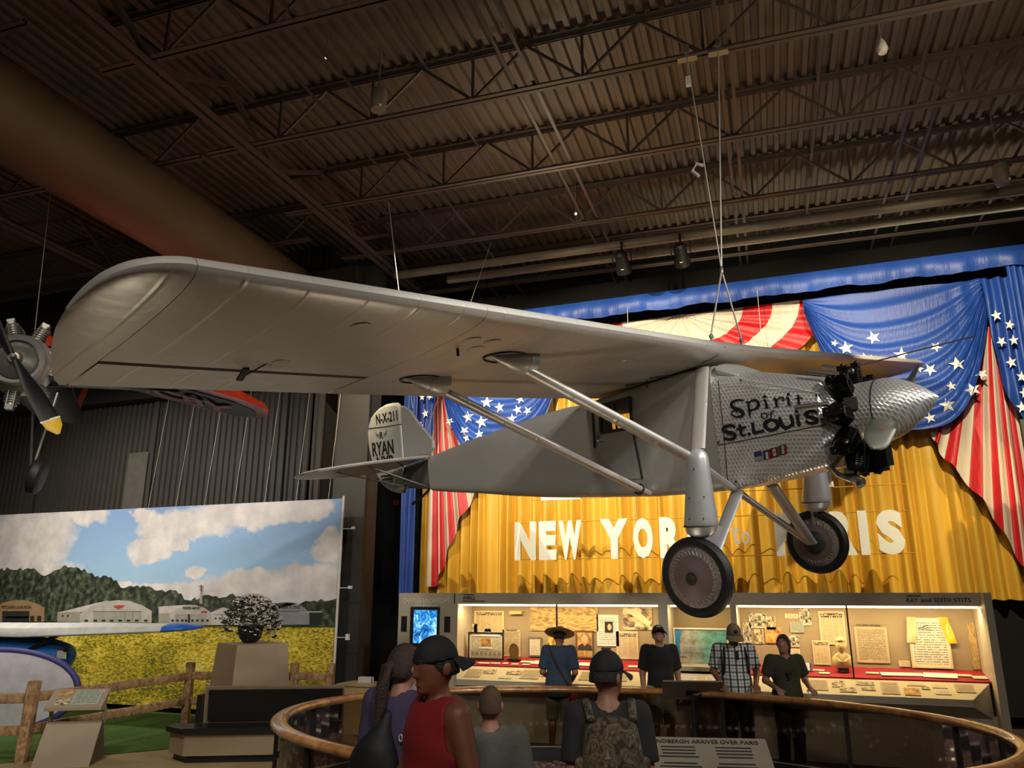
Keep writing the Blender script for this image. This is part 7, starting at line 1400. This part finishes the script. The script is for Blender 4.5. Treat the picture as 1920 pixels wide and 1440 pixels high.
F = SDF((-.34, -.1, .62), (-.1, .22, 1.0), .010); F.ell((-.225, .05, .80), (.06, .10, .12), .02); F.mesh('shoulder_bag', mat('red_bag', '#8a1620', .7), p.t, p.sc)
# --- man in black tee
p = Person('man in black tee and black cap gazing up, between the map and the rail', (-2.02, 11.12), math.radians(20.5+6), 1.75, SK1, 1.0, ((.24, .03, 1.13), (-.24, .03, 1.13)), ((.25, -.03, .88), (-.25, -.03, .88)), head=(math.radians(-24), 0, math.radians(-10)))
p.shirt('black_t_shirt', mat('black_tee', '#09090a', .85), .85, .90, .02, .08); p.pants(M_khaki, 'shorts', .48); p.shoes(M_shoe); p.hair(M_hdk, .09, .002); p.cap_(M_capb); p.eyes()
q = MB(); q.box(tuple(p.hp((0, -.108, .20))), (.05, .01, .018)); p.part(q, 'cap_badge', M_white)
# --- man in plaid shirt leaning on the rail
HR = lambda sg: ((0, -1, -.25), (sg*-1., 0, 0), (0, -.1, -1))
p = Person('man in plaid shirt and tan cap looking down, hands on the far rail', (-1.03, 10.98), math.radians(20.5-8), 1.80, SK2, 1.08, ((.265, .02, 1.16), (-.265, .02, 1.16)), ((.20, -.26, 1.02), (-.20, -.26, 1.02)), [HR(1), HR(-1)], (math.radians(26), 0, math.radians(6)))
p.shirt('plaid_shirt', plaidmat(), .85, .86, .02, .075); p.pants(M_dtr); p.shoes(M_shoe); p.hair(M_hdk, .085, .002); p.cap_(mat('tan_cap_cloth', '#6f6047', .85)); p.eyes()
q = MB(); q.ball(tuple(p.hp((0, -.102, .20))), (.026, .012, .026), 10, 6); p.part(q, 'cap_badge', M_capb)
for q_ in (-1, 1): q = MB(); q.tube([(q_*.12, .08, 1.46), (q_*.125, -.07, 1.44), (q_*.135, -.15, 1.34), (q_*.15, -.11, 1.15), (q_*.17, .04, 1.05)], .016, 6); p.part(q, 'backpack_strap', M_capb)
q = MB(); q.tube([(-.215+.045*math.cos(2*PI*j/14), -.18, 1.035+.045*math.sin(2*PI*j/14)) for j in range(14)], .012, 6, True); p.part(q, 'wristwatch', M_capb)
q = MB(); q.box((.02, -.16, 1.36), (.03, .02, .10)); p.part(q, 'sunglasses', M_capb)
# --- woman in olive top
p = Person('woman in olive V-neck top with sunglasses on it, hands on the far rail', (-.41, 10.90), math.radians(20.5+4), 1.66, SK1, 1.02, ((.27, .03, 1.17), (-.27, .03, 1.17)), ((.22, -.22, 1.09), (-.22, -.22, 1.09)), [HR(1), HR(-1)], (math.radians(-8), 0, math.radians(-38)))
p.shirt('olive_top', mat('olive_jersey', '#2b2b17', .88, 0, .2, 60), .75, .84, .022, .085, .10); p.pants(M_dtr); p.shoes(M_shoe); p.eyes()
p.hair(M_hdk, .06, .010, tail=([(0, .10, .15), (0, .14, .12), (.02, .15, .04), (.03, .14, -.05)], [.02, .032, .03, .008]))
q = MB(); q.box((-.02, -.155, 1.23), (.03, .02, .07)); q.tube([(-.05, -.155, 1.27), (.01, -.155, 1.27)], .014, 6); p.part(q, 'sunglasses', M_capb)
